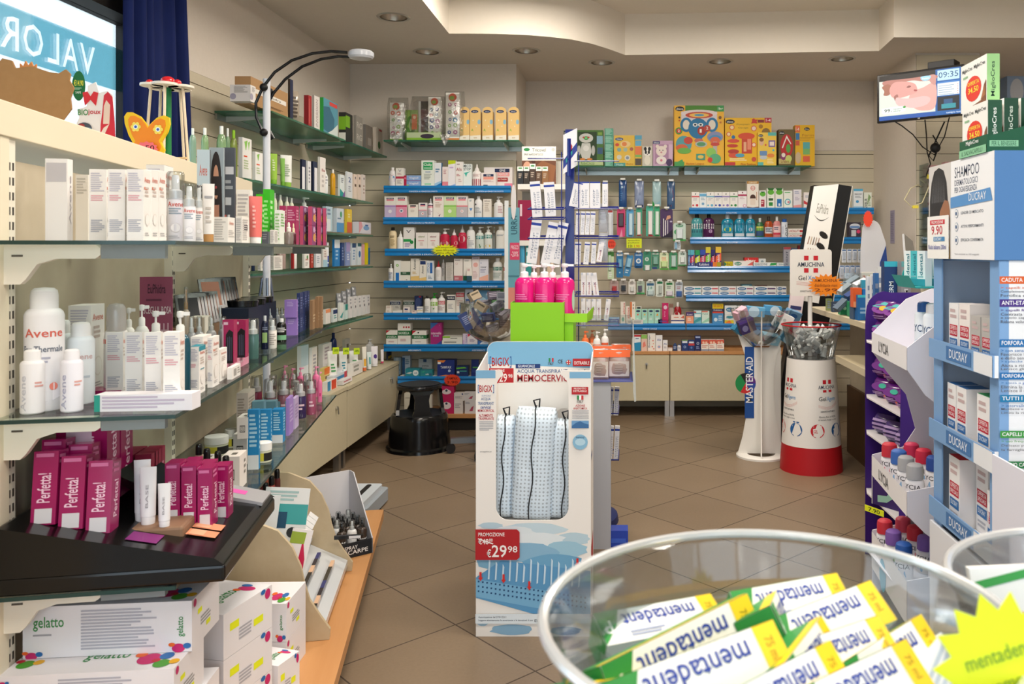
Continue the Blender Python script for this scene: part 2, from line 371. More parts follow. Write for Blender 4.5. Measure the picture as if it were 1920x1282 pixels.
# ---------------------------------------------------------------- things
THINGS = []
def reg(o, label, cat, group=None, kind=None):
    if kind: o['kind'] = kind
    if kind != 'structure':
        o['label'] = label; o['category'] = cat
        if group: o['group'] = group
        THINGS.append(o)
    return o
def root(name, label, cat, loc=(0, 0, 0), rz=0, group=None):
    o = bpy.data.objects.new(name, None); COL.objects.link(o); o.location = loc; o.rotation_euler = (0, 0, rz); o.empty_display_size = .05
    return reg(o, label, cat, group)
def struct(o): o['kind'] = 'structure'; return o
def copy_tree(o):
    c = o.copy(); COL.objects.link(c)
    for k in ('label', 'category', 'group'):
        if k in c: del c[k]
    for ch in list(o.children):
        d = ch.copy(); COL.objects.link(d); d.parent = c
        for g in list(ch.children): e = g.copy(); COL.objects.link(e); e.parent = d
    return c
_proto = {}
NAMES = {'b': ('product_box', 'box'), 'o': ('lotion_bottle', 'bottle'), 'w': ('lotion_bottle', 'bottle'), 'a': ('spray_can', 'spray can'), 'p': ('pump_bottle', 'pump bottle'),
         's': ('spray_bottle', 'spray bottle'), 'd': ('dropper_bottle', 'dropper bottle'), 'm': ('mouthwash_bottle', 'mouthwash'), 'j': ('cream_jar', 'jar'),
         'n': ('nozzle_bottle', 'bottle'), 't': ('cream_tube', 'tube'), 'h': ('blister_pack', 'blister pack'), 'g': ('product_bag', 'bag'), 'f': ('flip_cap_bottle', 'bottle'), 'r': ('roll_on_bottle', 'deodorant'), 'q': ('mist_bottle', 'bottle')}
def product(k, w, d, h, spec, name=None):
    nm = name or NAMES[k][0]; key = (k, round(w, 3), round(d, 3), round(h, 3), spec, nm)
    if key in _proto: return copy_tree(_proto[key])
    if k == 'b': o = boxmesh(w, d, h, spec).build(nm)
    elif k == 't': o = squeeze_tube(nm, w, h, spec)
    elif k == 'h': o = hang_card(nm, w, h, spec)
    elif k == 'g': o = pouch(nm, w, d, h, spec, seed=len(_proto))
    else: o = bottle(nm, k, w, h, spec)
    _proto[key] = o; return o
def sx(p): return CX + F * p[0] / p[1]
def item(k, x0, x1, yt, Y, zb, spec, label, name=None, cat=None, d=None, rz=0, group=None, h=None, dy=0):
    """a product whose face stands at depth Y, between the given columns of the photo, on height zb"""
    w = (x1 - x0) / F * Y * .985; hh = h or (CH - (yt - CY) / F * Y - zb)
    if hh < .012: hh = .012
    if d is None: d = {'b': min(w * .75, .12), 'g': w * .4}.get(k, w)
    o = product(k, w, d, hh, spec, name)
    yy = Y + (d / 2 if k in 'bg' else w / 2 * (STY[k][5] if k in STY else .8) if k != 'h' else 0) + dy
    o.location = (((x0 + x1) / 2 - CX) / F * Y * (1 if k == 'h' else yy / Y * 0 + 1), yy, zb); o.rotation_euler = (0, 0, rz)
    return reg(o, label, cat or NAMES[k][1], group)
PL = {'box': 'boxes', 'spray can': 'spray cans'}
def row(Y, zb, phrase, items, xf=(0, 0, 1), **kw):
    ox, oy, s = xf; cnt = {}
    for it in items: cnt[it[0]] = cnt.get(it[0], 0) + 1
    for it in items:
        k, x0, x1, yt, spec, desc = it[:6]; ex = dict(kw); ex.update(it[6] if len(it) > 6 else {})
        z = zb + ex.pop('dz', 0); yy = Y + ex.pop('back', 0); ph_ = ex.pop('ph', phrase)
        nb = ex.pop('low', None)   # row of the photo where a stacked item's foot is
        if nb is not None: z = CH - (oy + nb * s - CY) / F * yy
        if cnt[k] > 1 and 'group' not in ex: c_ = NAMES[k][1]; ex['group'] = PL.get(c_, c_ + 's') + ' ' + phrase
        item(k, ox + x0 * s, ox + x1 * s, oy + yt * s, yy, z, spec, desc + ' ' + ph_, **ex)
ORD = ['leftmost', 'second from left', 'third from left', 'fourth from left', 'fifth from left', 'sixth from left', 'seventh from left', 'eighth from left', 'ninth from left', 'tenth from left']
def finish_labels():
    """where two things read alike, say which one by place"""
    by = {}
    for o in THINGS: by.setdefault(o['label'], []).append(o)
    for lab, os_ in by.items():
        if len(os_) < 2: continue
        if all(o.get('alike') for o in os_): continue
        pos = []
        for o in os_:
            p = o.location; pos.append((CX + F * p.x / max(.2, p.y), CY + F * (CH - p.z) / max(.2, p.y), o))
        pos.sort(key=lambda q: q[0]); cols = []
        for q in pos:
            if cols and abs(q[0] - cols[-1][0][0]) < 5: cols[-1].append(q)
            else: cols.append([q])
        nc = len(cols)
        for ci, c in enumerate(cols):
            c.sort(key=lambda q: q[1])
            if nc == 1: a = ''
            elif nc == 2: a = ('left one of two', 'right one of two')[ci]
            elif ci == nc - 1: a = 'rightmost of %d' % nc
            elif nc == 3 and ci == 1: a = 'middle of three'
            elif ci < 10 and ci <= nc // 2: a = ORD[ci]
            else:
                k = nc - 1 - ci; a = (ORD[k] if k < 10 else 'number %d from left' % k).replace('left', 'right')
            for ri, q in enumerate(c):
                b = '' if len(c) == 1 else ('upper' if ri == 0 else 'lower') if len(c) == 2 else ('topmost' if ri == 0 else 'bottommost' if ri == len(c) - 1 else 'mid-stack' if len(c) == 3 else ORD[ri].replace('left', 'top'))
                q[2]['label'] = lab + ', ' + ', '.join(x for x in (b, a) if x)
    for o in THINGS:
        if 'alike' in o: del o['alike']
        n = len(o['label'].split())
        if n > 16 or n < 4: print('LABEL LENGTH', n, o['label'])
def starburst(n, r1, r2, sx_=1, sz_=1):
    return [((r1 if i % 2 == 0 else r2) * sx_ * math.sin(math.pi * i / n), (r1 if i % 2 == 0 else r2) * sz_ * math.cos(math.pi * i / n)) for i in range(2 * n)]
# ================================================================ room shell
XL, XR = -2.09, 2.14          # left wall, right wall beside the back wall
YB, YBL = 7.10, 6.45          # back wall, and its part that stands forward on the left
ZC, ZR = 2.76, 3.06           # low ceiling, raised ceiling
mb = MB(); mb.box(-2.4, 4.4, -1.6, 7.4, -.1, 0, 'FLOOR'); struct(mb.build('floor'))
PITCH = .1185
def slats(mb, T, width, z0, z1, phase):
    """tongue board wall: boards with a dark groove between, in the plane y=0 of T, facing -y"""
    old = mb.T; mb.T = T
    mb.box(0, width, .008, .06, z0, z1, '4a4032')
    z = z0
    k = math.floor((z0 - phase) / PITCH)
    edges = [z0] + [phase + PITCH * i for i in range(k + 1, k + 60) if z0 + .01 < phase + PITCH * i < z1 - .01] + [z1]
    for a, b in zip(edges, edges[1:]): mb.box(0, width, 0, .01, a + .0022, b - .0022, 'SLAT')
    mb.T = old
ph = 1.33 + (468 - 356.6) * YBL / F
phR = 1.33 + (468 - 368) * YB / F
# back wall, right part
mb = MB(); slats(mb, Matrix.Translation((-.81, YB, 0)), XR + .81, 0, 2.17, phR)
mb.box(-.85, 4.4, YB + .012, YB + .12, 2.17, 3.2, 'WALL'); mb.box(XR, 4.4, YB + .012, YB + .12, 0, 2.17, 'WALL'); struct(mb.build('wall_back'))
mb = MB(); slats(mb, Matrix.Translation((XL, YBL, 0)), -.81 - XL, 0, 2.02, ph)
mb.box(XL - .1, -.81, YBL + .003, YB + .1, 2.02, 3.2, 'WALL'); mb.box(-.83, -.81, YBL + .003, YB + .05, 0, 2.02, 'WALL'); struct(mb.build('wall_back_left'))
# left wall: slats beyond the window
mb = MB(); T = Matrix.Translation((XL, 3.95, 0)) @ Matrix.Rotation(R(90), 4, 'Z'); slats(mb, T, YBL - 3.95, 0, 2.20, ph)
mb.box(XL - .15, XL - .003, 3.72, YBL, 2.2, 3.2, 'WALL'); mb.box(XL - .15, XL - .002, 3.72, 3.96, 0, 2.2, 'WALL')
mb.box(XL - .15, XL, -1.6, 3.72, 2.40, 3.2, 'WALL'); mb.box(XL - .15, XL, -1.6, 3.72, 0, .30, 'WALL'); mb.box(XL - .15, XL, -1.6, -.6, .3, 2.4, 'WALL')
struct(mb.build('wall_left'))
# window on the left with its dark head
wn = bpy.data.objects.new('window_1', None); COL.objects.link(wn); struct(wn)
mb = MB(); mb.box(XL - .12, XL + .01, -.6, 3.72, 2.31, 2.42, '26221f'); mb.box(XL - .12, XL - .02, 3.66, 3.72, .3, 2.31, '26221f'); mb.box(XL - .12, XL - .02, -.6, -.54, .3, 2.31, '26221f')
mb.box(XL - .12, XL - .02, -.6, 3.72, .3, .36, '26221f'); mb.box(XL - .1, XL - .04, 1.35, 1.39, .36, 2.31, '26221f'); mb.build('window_frame', wn)
MB().box(XL - .086, XL - .08, -.54, 3.66, .36, 2.31, 'eef4f6~g').build('pane', wn)
# strip of blue film stuck outside the pane, lettering reads from the street
XD = XL - .09
import bmesh
bm = bmesh.new(); ee = []
def loop_(es, pts):
    vv = {}
    for a, b in es:
        for i in (a, b):
            if i not in vv: vv[i] = bm.verts.new(pts[i])
        ee.append(bm.edges.new((vv[a], vv[b])))
polys = []
loop_([(0, 1), (1, 2), (2, 3), (3, 0)], [(XD, -.54, 2.016), (XD, 3.66, 2.016), (XD, 3.66, 2.20), (XD, -.54, 2.20)])
for ch, yc, wd_ in (('V', 3.42, .095), ('A', 3.315, .095), ('L', 3.215, .065), ('O', 3.105, .105), ('R', 2.985, .09), ('E', 2.885, .08), ('F', 2.15, .1), ('A', 2.0, .12), ('R', 1.85, .11), ('M', 1.7, .14), ('A', 1.55, .12), ('C', 1.42, .11), ('A', 1.22, .12)):
    g, fs_, _a, _b = text_geo(ch, False); ed = {}
    for f_ in fs_:
        for a, b in zip(f_, f_[1:] + f_[:1]):
            if (b, a) in ed: del ed[(b, a)]
            else: ed[(a, b)] = 1
    q_ = [(XD, yc + wd_ / 2 - x * wd_, 2.045 + y * .12) for x, y in g]; loop_(list(ed), q_); polys += [[q_[i][1:] for i in f_] for f_ in fs_]
bmesh.ops.triangle_fill(bm, use_beauty=True, use_dissolve=False, edges=ee)
def inside(p, poly):
    c = False
    for (x0, y0), (x1, y1) in zip(poly, poly[1:] + poly[:1]):
        if (y0 > p[1]) != (y1 > p[1]) and p[0] < (x1 - x0) * (p[1] - y0) / (y1 - y0) + x0: c = not c
    return c
bm.faces.ensure_lookup_table(); kill = [f for f in bm.faces if any(inside(f.calc_center_median()[1:], p_) for p_ in polys)]
bmesh.ops.delete(bm, geom=kill, context='FACES_ONLY')
me2 = bpy.data.meshes.new('window_film'); bm.to_mesh(me2); bm.free(); me2.materials.append(M('TEALFILM')); film = bpy.data.objects.new('window_film', me2); COL.objects.link(film)
reg(film, 'blue strip of film with white outlined letters across the left window', 'window film')
# right wall and the pillar that carries the screen
mb = MB(); mb.box(XR, XR + .1, 6.09, YB, 0, 3.2, 'WALL'); mb.box(XR + .1, XR + .465, 6.09, YB, 0, 3.2, 'WALL')
slats(mb, Matrix.Translation((XR + .004, 6.078, 0)), .46, 0, 2.745, ph); struct(mb.build('wall_right_pillar'))
mb = MB(); mb.box(4.3, 4.4, -1.6, 7.2, 0, 3.2, 'WALL'); struct(mb.build('wall_right'))
# low ceiling with its raised middle
fx = lambda px, py: ((px - CX) / F * ((ZC - CH) * F / (CY - py)), (ZC - CH) * F / (CY - py))
edge = [fx(842, 63), fx(880, 63), fx(930, 63.5), fx(985, 65.5), fx(1030, 69), fx(1072, 74), fx(1110, 82), fx(1142, 92), fx(1172, 103)]
edge = [(-1.14, -1.0)] + edge + [fx(1400, 100), fx(1648, 95.5), fx(1676, 70)]
edge += [(4.0, edge[-1][1] + .03), (4.0, -1.0)]
outer = [(-2.3, -1.6), (-2.3, 7.3), (4.4, 7.3), (4.4, -1.6)]
import bmesh
bm = bmesh.new()
vo = [bm.verts.new((x, y, ZC)) for x, y in outer]; vi = [bm.verts.new((x, y, ZC)) for x, y in edge]
eo = [bm.edges.new((vo[i], vo[(i + 1) % len(vo)])) for i in range(len(vo))]; ei = [bm.edges.new((vi[i], vi[(i + 1) % len(vi)])) for i in range(len(vi))]
DL = [fx(*p_) for p_ in ((738, 32), (801, 97), (987, 95), (1128, 117), (1350, 115), (1579, 110))]
for x, y in DL:
    vc = [bm.verts.new((x + .086 * math.cos(R(15 * i)), y + .086 * math.sin(R(15 * i)), ZC)) for i in range(24)]; ei += [bm.edges.new((vc[i], vc[(i + 1) % 24])) for i in range(24)]
bmesh.ops.triangle_fill(bm, use_beauty=True, use_dissolve=False, edges=eo + ei)
me = bpy.data.meshes.new('ceiling'); bm.to_mesh(me); bm.free(); me.materials.append(M('CEIL'))
o = bpy.data.objects.new('ceiling', me); COL.objects.link(o); struct(o)
mb = MB(); n = len(edge)
mb.add([(x, y, ZC) for x, y in edge] + [(x, y, ZR) for x, y in edge], [(i, (i + 1) % n, (i + 1) % n + n, i + n) for i in range(n)], 'COVE', True)
struct(mb.build('ceiling_recess_sides', sharp=30))
mb = MB(); mb.box(-2.3, 4.4, -1.6, 7.3, ZR, ZR + .08, 'COVE'); struct(mb.build('ceiling_raised'))
mb = MB(); mb.box(-2.3, 4.4, -1.62, -1.5, 2.62, 3.2, 'WALL'); mb.box(-2.3, -2.0, -1.62, -1.5, 0, 2.62, 'WALL'); mb.box(3.2, 4.4, -1.62, -1.5, 0, 2.62, 'WALL'); struct(mb.build('wall_front'))
wn = bpy.data.objects.new('window_2', None); COL.objects.link(wn); struct(wn)
mb = MB()
for x in (-2.0, -.4, .6, 1.7, 3.14): mb.box(x, x + .06, -1.6, -1.54, 0, 2.62, 'b8bcc0~m')
mb.box(-2, 3.2, -1.6, -1.54, 0, .08, 'b8bcc0~m'); mb.box(-2, 3.2, -1.6, -1.54, 2.5, 2.62, 'b8bcc0~m'); mb.build('window_frame', wn)
MB().box(-2, 3.2, -1.575, -1.57, .08, 2.5, 'eef4f6~g').build('pane', wn)
mb = MB(); mb.box(-30, -2.4, -30, 30, -.14, -.02, 'STONE'); mb.box(-2.4, 30, -30, -1.7, -.14, -.02, 'STONE'); struct(mb.build('ground_street'))
# ceiling lights in the raised middle (out of frame) and the round downlights
def panel_light(x, y, s, w, k):
    t = root('ceiling_light', 'square white lamp panel in the raised ceiling', 'ceiling light', (x, y, ZR - .06), group='square lamp panels in the raised ceiling'); t['alike'] = 1
    MB().box(-s / 2 - .03, s / 2 + .03, -s / 2 - .03, s / 2 + .03, .0, .055, 'e8e8e4').build('frame', t)
    MB().box(-s / 2, s / 2, -s / 2, s / 2, -.006, -.001, 'fff4e0~e').build('diffuser', t)
    l = area('lamp', (x, y, ZR - .075), (0, 0, 0), s, s, w, WARM)
for x, y in ((-.45, 4.75), (1.1, 4.85), (-.3, 2.6), (1.3, 2.3), (-.2, .6), (1.6, .3)): panel_light(x, y, .6, 28, 0)
dl = None
for x, y in DL:
    if dl is None:
        dl = bpy.data.objects.new('downlight', None); COL.objects.link(dl)
        MB().lathe([(.098, -.004), (.104, .0), (.098, .002), (.084, .002), (.082, -.004), (.098, -.004)], 'c9c4bc~m', 28, caps=False).build('trim_ring', dl)
        MB().lathe([(.083, 0), (.080, .02), (.066, .05), (.05, .075), (0, .078)], 'b8aea0~m', 28, caps=False).build('reflector', dl)
        m = MB()
        for i in (-1, 0, 1): m.tube([(i * .022, -.03, .04), (i * .022, .03, .04)], .008, 'f4eee0')
        m.build('bulb', dl); o = dl
    else: o = copy_tree(dl)
    o.location = (x, y, ZC + .0005)
    reg(o, 'round chrome downlight in the low ceiling', 'downlight', 'round downlights')
# ================================================================ shelving along the window (turned a little to the wall)
GD =Vector((-.1918,.9814,0));GN =Vector((.9814,.1918,0));GO =Vector((-1.245,1.69,0))
GT =Matrix.Translation(GO) @ Matrix(((GN.x,GD.x,0,0),(GN.y,GD.y,0,0),(0,0,1,0),(0,0,0,1)))   # local: x out into the room, y along, z up
GZ1,GZ2,GZ3,GZB =1.348,1.0,.657,.176
sh =root('shelving_unit','cream shelving unit with clear glass shelves below the window','shelving unit',GO)
sh.matrix_world =GT
L_ =.985
for i,t in enumerate((0,L_,2*L_)):
    mb =MB();mb.box(-.02,.012,t-.016,t+.016,.17,1.56 if i<2 else 1.50,'ece6d6')
    for k in range(44):
        z =.2 + k * .03
        mb.box(.0115,.0128,t-.010,t-.004,z,z+.016,'4a4640');mb.box(.0115,.0128,t+.004,t+.010,z,z+.016,'4a4640')
    mb.build('post',sh)
mb =MB();mb.box(-.045,.016,-.05,-.016,.0,1.60,'e9dfc6');mb.build('end_panel',sh)
mb =MB();mb.box(-.03,-.01,-.6,2*L_+.02,.17,1.515,'PANEL');mb.build('back_panel',sh)
mb =MB();mb.box(-.28,.02,-.9,2*L_+.02,1.555,1.625,'e8dcc2');mb.build('top_ledge',sh,bevel=.002)
mb =MB();mb.box(.0,.575,-.9,1.96,.135,GZB,'BEECH');mb.build('base_deck',sh,bevel=.002)
mb =MB();mb.box(.0,.50,-.9,1.93,.0,.135,'2e2a26');mb.build('base_plinth',sh)
def bracket(z,t,ln):
    m =MB();pts =[(0,z-.005),(ln-.01,z-.005),(ln,z-.013),(ln,z-.027),(ln-.01,z-.034),(.11,z-.034),(.075,z-.045),(.055,z-.075),(.045,z-.085),(0,z-.085)]
    m.prism(pts,'efe9da',t-.009,t+.009,'y');m.box(.03,.05,t-.0098,t+.0098,z-.03,z-.026,'5a554c')
    b =m.build('bracket',sh);MB().box(ln+.001,.31,t-.009,t+.009,z-.034,z-.006,'8a9092').build('bracket_rail',b);return b
for z in (GZ1,GZ2,GZ3):
    for t in (0,L_,2*L_):bracket(z-.002,t if t else-.028,.19)
    m =MB();e_ =L_ * 2 + (.2 if z==GZ3 else 0);m.box(.0,.343,-.08,e_,z-.008,z,'e8f2f0~g');m.box(.3434,.3442,-.08,e_,z-.008,z,'24403c~s');m.box(.0,.343,-.0812,-.0804,z-.008,z,'24403c~s');m.build('glass_shelf',sh)
# ================================================================ glass shelves on the left wall
def lglass(y0,y1,z,label,d=.295,x=XL):
    t =root('glass_shelf',label,'shelf',(x+.01,y0,z-.01))
    m =MB();m.box(0,d,0,y1-y0,0,.01,'GLASS');m.build('pane',t)
    m =MB();m.box(-.008,.004,.02,y1-y0-.02,-.03,-.001,'b9bcb8~m');m.build('wall_channel',t)
    for yy in (.12,y1-y0-.12):MB().prism([(0,-.03),(d*.72,-.012),(d*.72,-.001),(0,-.001)],'c9ccc8',yy-.004,yy+.004,'y').build('bracket',t)
    return t
lglass(4.28,5.42,2.04,'highest green glass shelf on the left wall, nearer the window')
lglass(5.52,6.38,2.04,'highest green glass shelf on the left wall, in the far corner')
lglass(3.98,6.02,1.668,'second green glass shelf on the left wall, holding green bottles')
lglass(4.05,6.02,1.433,'third green glass shelf on the left wall, magenta boxes on it')
lglass(4.05,6.02,1.212,'fourth green glass shelf on the left wall, at eye level')
lglass(4.05,6.02,.857,'lowest green glass shelf on the left wall above the cupboard')
# low cupboards along the left wall
def low_cab(name,label,loc,rz,w,d,z0,z1,lx,legs,top='LAM'):
    t =root(name,label,'cupboard',loc,rz)
    MB().box(0,w,.02,d,z0,z1-.025,'LAM').build('body',t)
    MB().box(-.0,w,-.005,d,z1-.0245,z1,top).build('top_board',t,bevel=.002)
    dr =MB().box(.004,w-.004,0,.0195,z0,z1-.028,'LAM').build('door',t,bevel=.0015)
    m =MB();m.tube([(lx,-.002,z1-.1),(lx,-.012,z1-.1)],.011,'c8c8c4~m',12);m.tube([(lx,-.013,z1-.1),(lx,-.016,z1-.135)],.004,'9c9c98~m',6);m.build('lock',dr)
    for x in legs:MB().box(x,x+.035,.03,.065,0,z0,'c6c8ca~m').build('leg',t)
    return t
low_cab('low_cupboard','cream low cupboard along the left wall, nearer the window',(XL+.43,3.92,0),R(90),1.145,.42,.13,.508,.95,(.03,1.09))
low_cab('low_cupboard','cream low cupboard along the left wall, behind the step stool',(XL+.43,5.075,0),R(90),1.175,.42,.13,.502,.95,(.015,1.1))
low_cab('low_cupboard','cream low cupboard under the back wall, behind the blue spinner rack',(-.80,6.65,0),0,1.183,.44,.13,.522,1.0,(.03,1.147),'BEECH')
low_cab('low_cupboard','cream low cupboard under the back wall with key in its lock',(.387,6.65,0),0,1.25,.44,.13,.522,.62,(.0,1.18),'BEECH')
# ================================================================ blue-edged shelves on the back wall
def bshelf(x0,x1,yf,z,yw,label,txt,tx=(.2,.72)):
    X0,X1 =(x0-CX) / F * yf,(x1-CX) / F * yf
    t =root('wall_shelf',label,'shelf',(X0,yf,z))
    w =X1 - X0
    MB().box(.004,w-.004,.002,yw-yf-.004,-.014,0,'e4e2dc').build('board',t)
    m =MB();m.prism([(-.006,.004),(-.012,-.012),(-.004,-.026),(-.012,-.045),(-.008,-.05),(.0,-.05),(.0,.004)],'1f7fc4~s',0,w,'x')
    for u in tx:
        tw =.0095 * len(txt);m.text(lambda a,b,o:(a,-.0125-o,b),w*u,-.045,w*u+tw,-.034,txt,'dfeffa')
    m.build('price_rail',t);return t
YFL,YFR =6.17,6.80
ZL =[CH-(y-CY)*YFL/F for y in(349,408,467,527,587,646,706)]
TX =['CANDIDA & GINECOLOGICO','IRRITAZIONI & PRURITO','SECCHEZZA & IDRATAZIONE','IRRITAZIONI & ODORE','IGIENE QUOTIDIANA','ASSORBENTI','ASSORBENTI']
ordn =['top','second','third','fourth','fifth','sixth','lowest']
LEND =[958,949,949,952,950,950,950]
for i,z in enumerate(ZL):
    bshelf((720,719,722,720,720,720,746)[i],LEND[i],YFL,z,YBL,'%s blue-edged shelf above the black step stool'%ordn[i],TX[i])
ZRr =[CH-(y-CY)*YFR/F for y in(390,445.5,499.5,553.5,607)]
for i,z in enumerate(ZRr):
    bshelf((1292,1294,1289,1286,1287)[i],1638,YFR,z,YB,'%s blue-edged shelf right of the hanging toothbrushes'%ordn[i],['COLLUTORI','COLLUTORI','IGIENE DENTALE','PROTESI DENTARIA','PROTESI DENTARIA'][i],(.2,.66))
bshelf(1140,1285,YFR,ZRr[4],YB,'short blue-edged shelf below the hanging toothbrushes','IGIENE ORALE',(.45,))
# long glass shelves above
def gl(x0,x1,yf,yw,py,label):
    z =CH - (py-CY) * yf / F;X0,X1 =(x0-CX) / F * yf,(x1-CX) / F * yf
    t =root('glass_shelf',label,'shelf',(X0,yf,z-.012));w =X1 - X0
    MB().box(0,w,0,yw-yf-.006,0,.012,'GLASS').build('pane',t)
    MB().box(.02,w-.02,yw-yf-.03,yw-yf-.002,-.035,-.001,'b9bcb8~m').build('wall_channel',t)
    for xx in (w*.12,w*.88):MB().prism([(.05,-.012),(yw-yf-.01,-.034),(yw-yf-.01,-.001),(.05,-.001)],'c9ccc8',xx-.004,xx+.004,'x').build('bracket',t)
    return z
ZGL =gl(719,973,6.10,YBL,262,'green glass shelf with cream boxes above the blue-edged shelves')
ZGA =gl(1072,1282,6.75,YB,311,'green glass shelf of toys on the back wall, left half')
ZGB =gl(1284,1521,6.75,YB,310,'green glass shelf of toys on the back wall, right half')
# wood board under the lowest blue shelf
t =root('bottom_shelf','beech board near the floor behind the step stool','shelf',((748-CX)/F*6.12,6.12,.128))
MB().box(0,.70,0,.325,-.03,0,'BEECH').build('board',t,bevel=.002);MB().box(.02,.68,.06,.3,-.128,-.031,'2a2622').build('plinth',t)
# ================================================================ counter on the right
t =root('sales_counter','pale oak sales counter with brown base on the right','counter',(1.25,3.69,0))
m =MB();n =6
def rr(x0,x1,y0,y1,r,which=(1,1,1,1),n=6):
    o =[]
    for (cx_,cy_,a0,k) in ((x1-r,y1-r,0,which[0]),(x0+r,y1-r,90,which[1]),(x0+r,y0+r,180,which[2]),(x1-r,y0+r,270,which[3])):
        if k:o += [(cx_+r*math.cos(R(a0+90*i/n)),cy_+r*math.sin(R(a0+90*i/n)))for i in range(n+1)]
        else:o.append({0:(x1,y1),90:(x0,y1),180:(x0,y0),270:(x1,y0)}[a0])
    return o
m.prism(rr(0,.88,0,1.89,.05),'COUNTER',.922,.952,'z');m.build('worktop',t,bevel=.003)
MB().box(.24,.86,.05,1.84,.0,.44,'DARKWOOD').build('base',t)
MB().box(.26,.86,.05,1.84,.4405,.9215,'PANEL').build('front_panel',t)
m =MB();m.prism(rr(0,.258,.56,1.2,.06,(0,0,1,0)),'COUNTER',.678,.715,'z');m.build('bag_shelf',t,bevel=.003)
# ================================================================ screen on the pillar
t =root('television','small black wall television showing a baby and the time 09:35','television',(1.95,5.475,2.342),math.atan2(-.35,.437))
m =MB();m.box(-.282,.282,-.012,.02,-.162,.162,'101012~s');m.text(lambda u,v,o:(u,-.0121-o,v),-.008,-.158,.008,-.15,'o','b8b8b8');m.build('case',t,bevel=.004)
m =MB();mp =lambda u,v,o:(u-.266,-.0122-o,v-.148);Wd,Hd =.532,.296
m.rect(mp,0,0,Wd,Hd,'0e5a9e~e',off=.0002)
m.rect(mp,0,.028,.372,.262,'d9dcd0~e',off=.0004);m.rect(mp,0,.262,.372,Hd,'15100f~e',off=.0004)
def blob(pts,h,off):   # smooth closed outline through the points
    P_ =[Vector(p)for p in pts];n =len(P_);o_ =[]
    for i in range(n):
        a,b,c,d =P_[i-1],P_[i],P_[(i+1)%n],P_[(i+2)%n]
        for k in range(5):
            s =k / 5;o_.append(.5*((2*b)+(c-a)*s+(2*a-5*b+4*c-d)*s*s+(3*b-a-3*c+d)*s**3))
    m.add([mp(p.x,p.y,off)for p in o_],[tuple(range(len(o_)))],h)
blob([(.03,.262),(.2,.262),(.372,.262),(.372,.235),(.29,.232),(.22,.245),(.12,.235),(.05,.22)],'b77a6e~e',.0006)
blob([(.02,.225),(.035,.195),(.03,.17),(.06,.165),(.085,.185),(.09,.215),(.06,.24)],'a56a55~e',.0007)
blob([(.07,.2),(.1,.245),(.17,.245),(.235,.225),(.255,.19),(.25,.165),(.2,.15),(.14,.14),(.09,.15)],'d99c92~e',.0008)
blob([(.22,.17),(.29,.19),(.372,.21),(.372,.06),(.3,.04),(.24,.06),(.2,.11)],'dba79c~e',.0007)
blob([(.11,.12),(.12,.145),(.16,.135),(.22,.13),(.3,.135),(.34,.115),(.32,.08),(.25,.065),(.18,.075),(.13,.09)],'e3b9b3~e',.0010)
blob([(.33,.262),(.372,.262),(.372,.2),(.34,.22)],'c98f85~e',.0009)
blob([(.10,.15),(.125,.165),(.13,.13),(.115,.115)],'a46a60~e',.0009)
blob([(.185,.205),(.20,.215),(.215,.208),(.2,.2)],'8f5650~e',.0011)
blob([(.235,.185),(.255,.18),(.25,.172),(.235,.175)],'a84f4d~e',.0011)
blob([(.02,.068),(.03,.08),(.16,.085),(.175,.07),(.165,.048),(.03,.043)],'f4f8f2~e',.0012)
m.text(mp,.035,.052,.075,.074,'99','1d3d2a~e',off=.0015);m.text(mp,.079,.052,.088,.062,'%','1d3d2a~e',off=.0015)
m.text(mp,.097,.064,.155,.074,'ingredienti','2f7a3a~e',off=.0015);m.text(mp,.097,.052,.145,.062,'naturali','2f7a3a~e',off=.0015)
blob([(.16,.078),(.175,.086),(.18,.076),(.17,.07)],'3d9a3a~e',.0016)
blob([(.28,.262),(.34,.262),(.335,.24),(.31,.232),(.285,.24)],'9fd0ee~e',.0012);m.text(mp,.288,.243,.334,.256,'Humana','fbfbfb~e',off=.0016)
m.rect(mp,.385,.222,.522,.288,'bcdcf0~e',off=.0004);m.text(mp,.392,.238,.515,.275,'09:35','2a5a80~e',bold=False,off=.0008)
m.rect(mp,.385,.125,.522,.214,'e4eef4~e',off=.0004);m.rect(mp,.385,.204,.522,.214,'3a7ac0~e',off=.0007)
for k in range(5):m.rect(mp,.392,.185-k*.014,.49-(k%2)*.015,.189-k*.014,'93a4b4~e',off=.0007);m.disc(mp,.512,.188-k*.014,.003,.003,'c77a5a~e',8,.0008)
m.rect(mp,.385,.028,.522,.118,'0b1420~e',off=.0004);m.rect(mp,.41,.04,.5,.07,'2b8f9a~e',off=.0007);m.rect(mp,.425,.07,.48,.1,'23507a~e',off=.0008)
m.rect(mp,0,0,.372,.024,'0b4fa0~e',off=.0004);m.text(mp,.44,.004,.53,.018,'tuttipiu tuo','d6e6f4~e',off=.0006)
m.build('screen',t)
m =MB();m.box(-.06,.06,.021,.04,-.06,.06,'1a1a1c');m.tube([(0,.04,0),(.05,.3,0),(.14,.60,.02)],.018,'1a1a1c');m.build('wall_arm',t)
mb =MB();mb.box(-.07,.1,-.03,.09,0,.045,'1c1c1e');tb =mb.build('media_box',None,bevel=.004);tb.location =(2.07,5.44,2.506);tb.rotation_euler =(0,0,-.67)
reg(tb,'small black media box on top of the wall television','media box')
mb =MB()
mb.tube([(2.20,5.45,2.49),(2.24,5.6,2.4),(2.2,5.7,2.1),(2.15,5.75,1.98),(2.05,5.7,2.03),(1.95,5.6,2.10),(1.86,5.55,2.15),(1.82,5.56,2.178)],.004,'161618',6)
mb.tube([(1.98,5.46,2.175),(2.04,5.6,2.1),(2.1,5.75,2.0),(2.16,5.85,1.93),(2.15,5.9,1.86),(2.19,5.95,1.8)],.004,'161618',6)
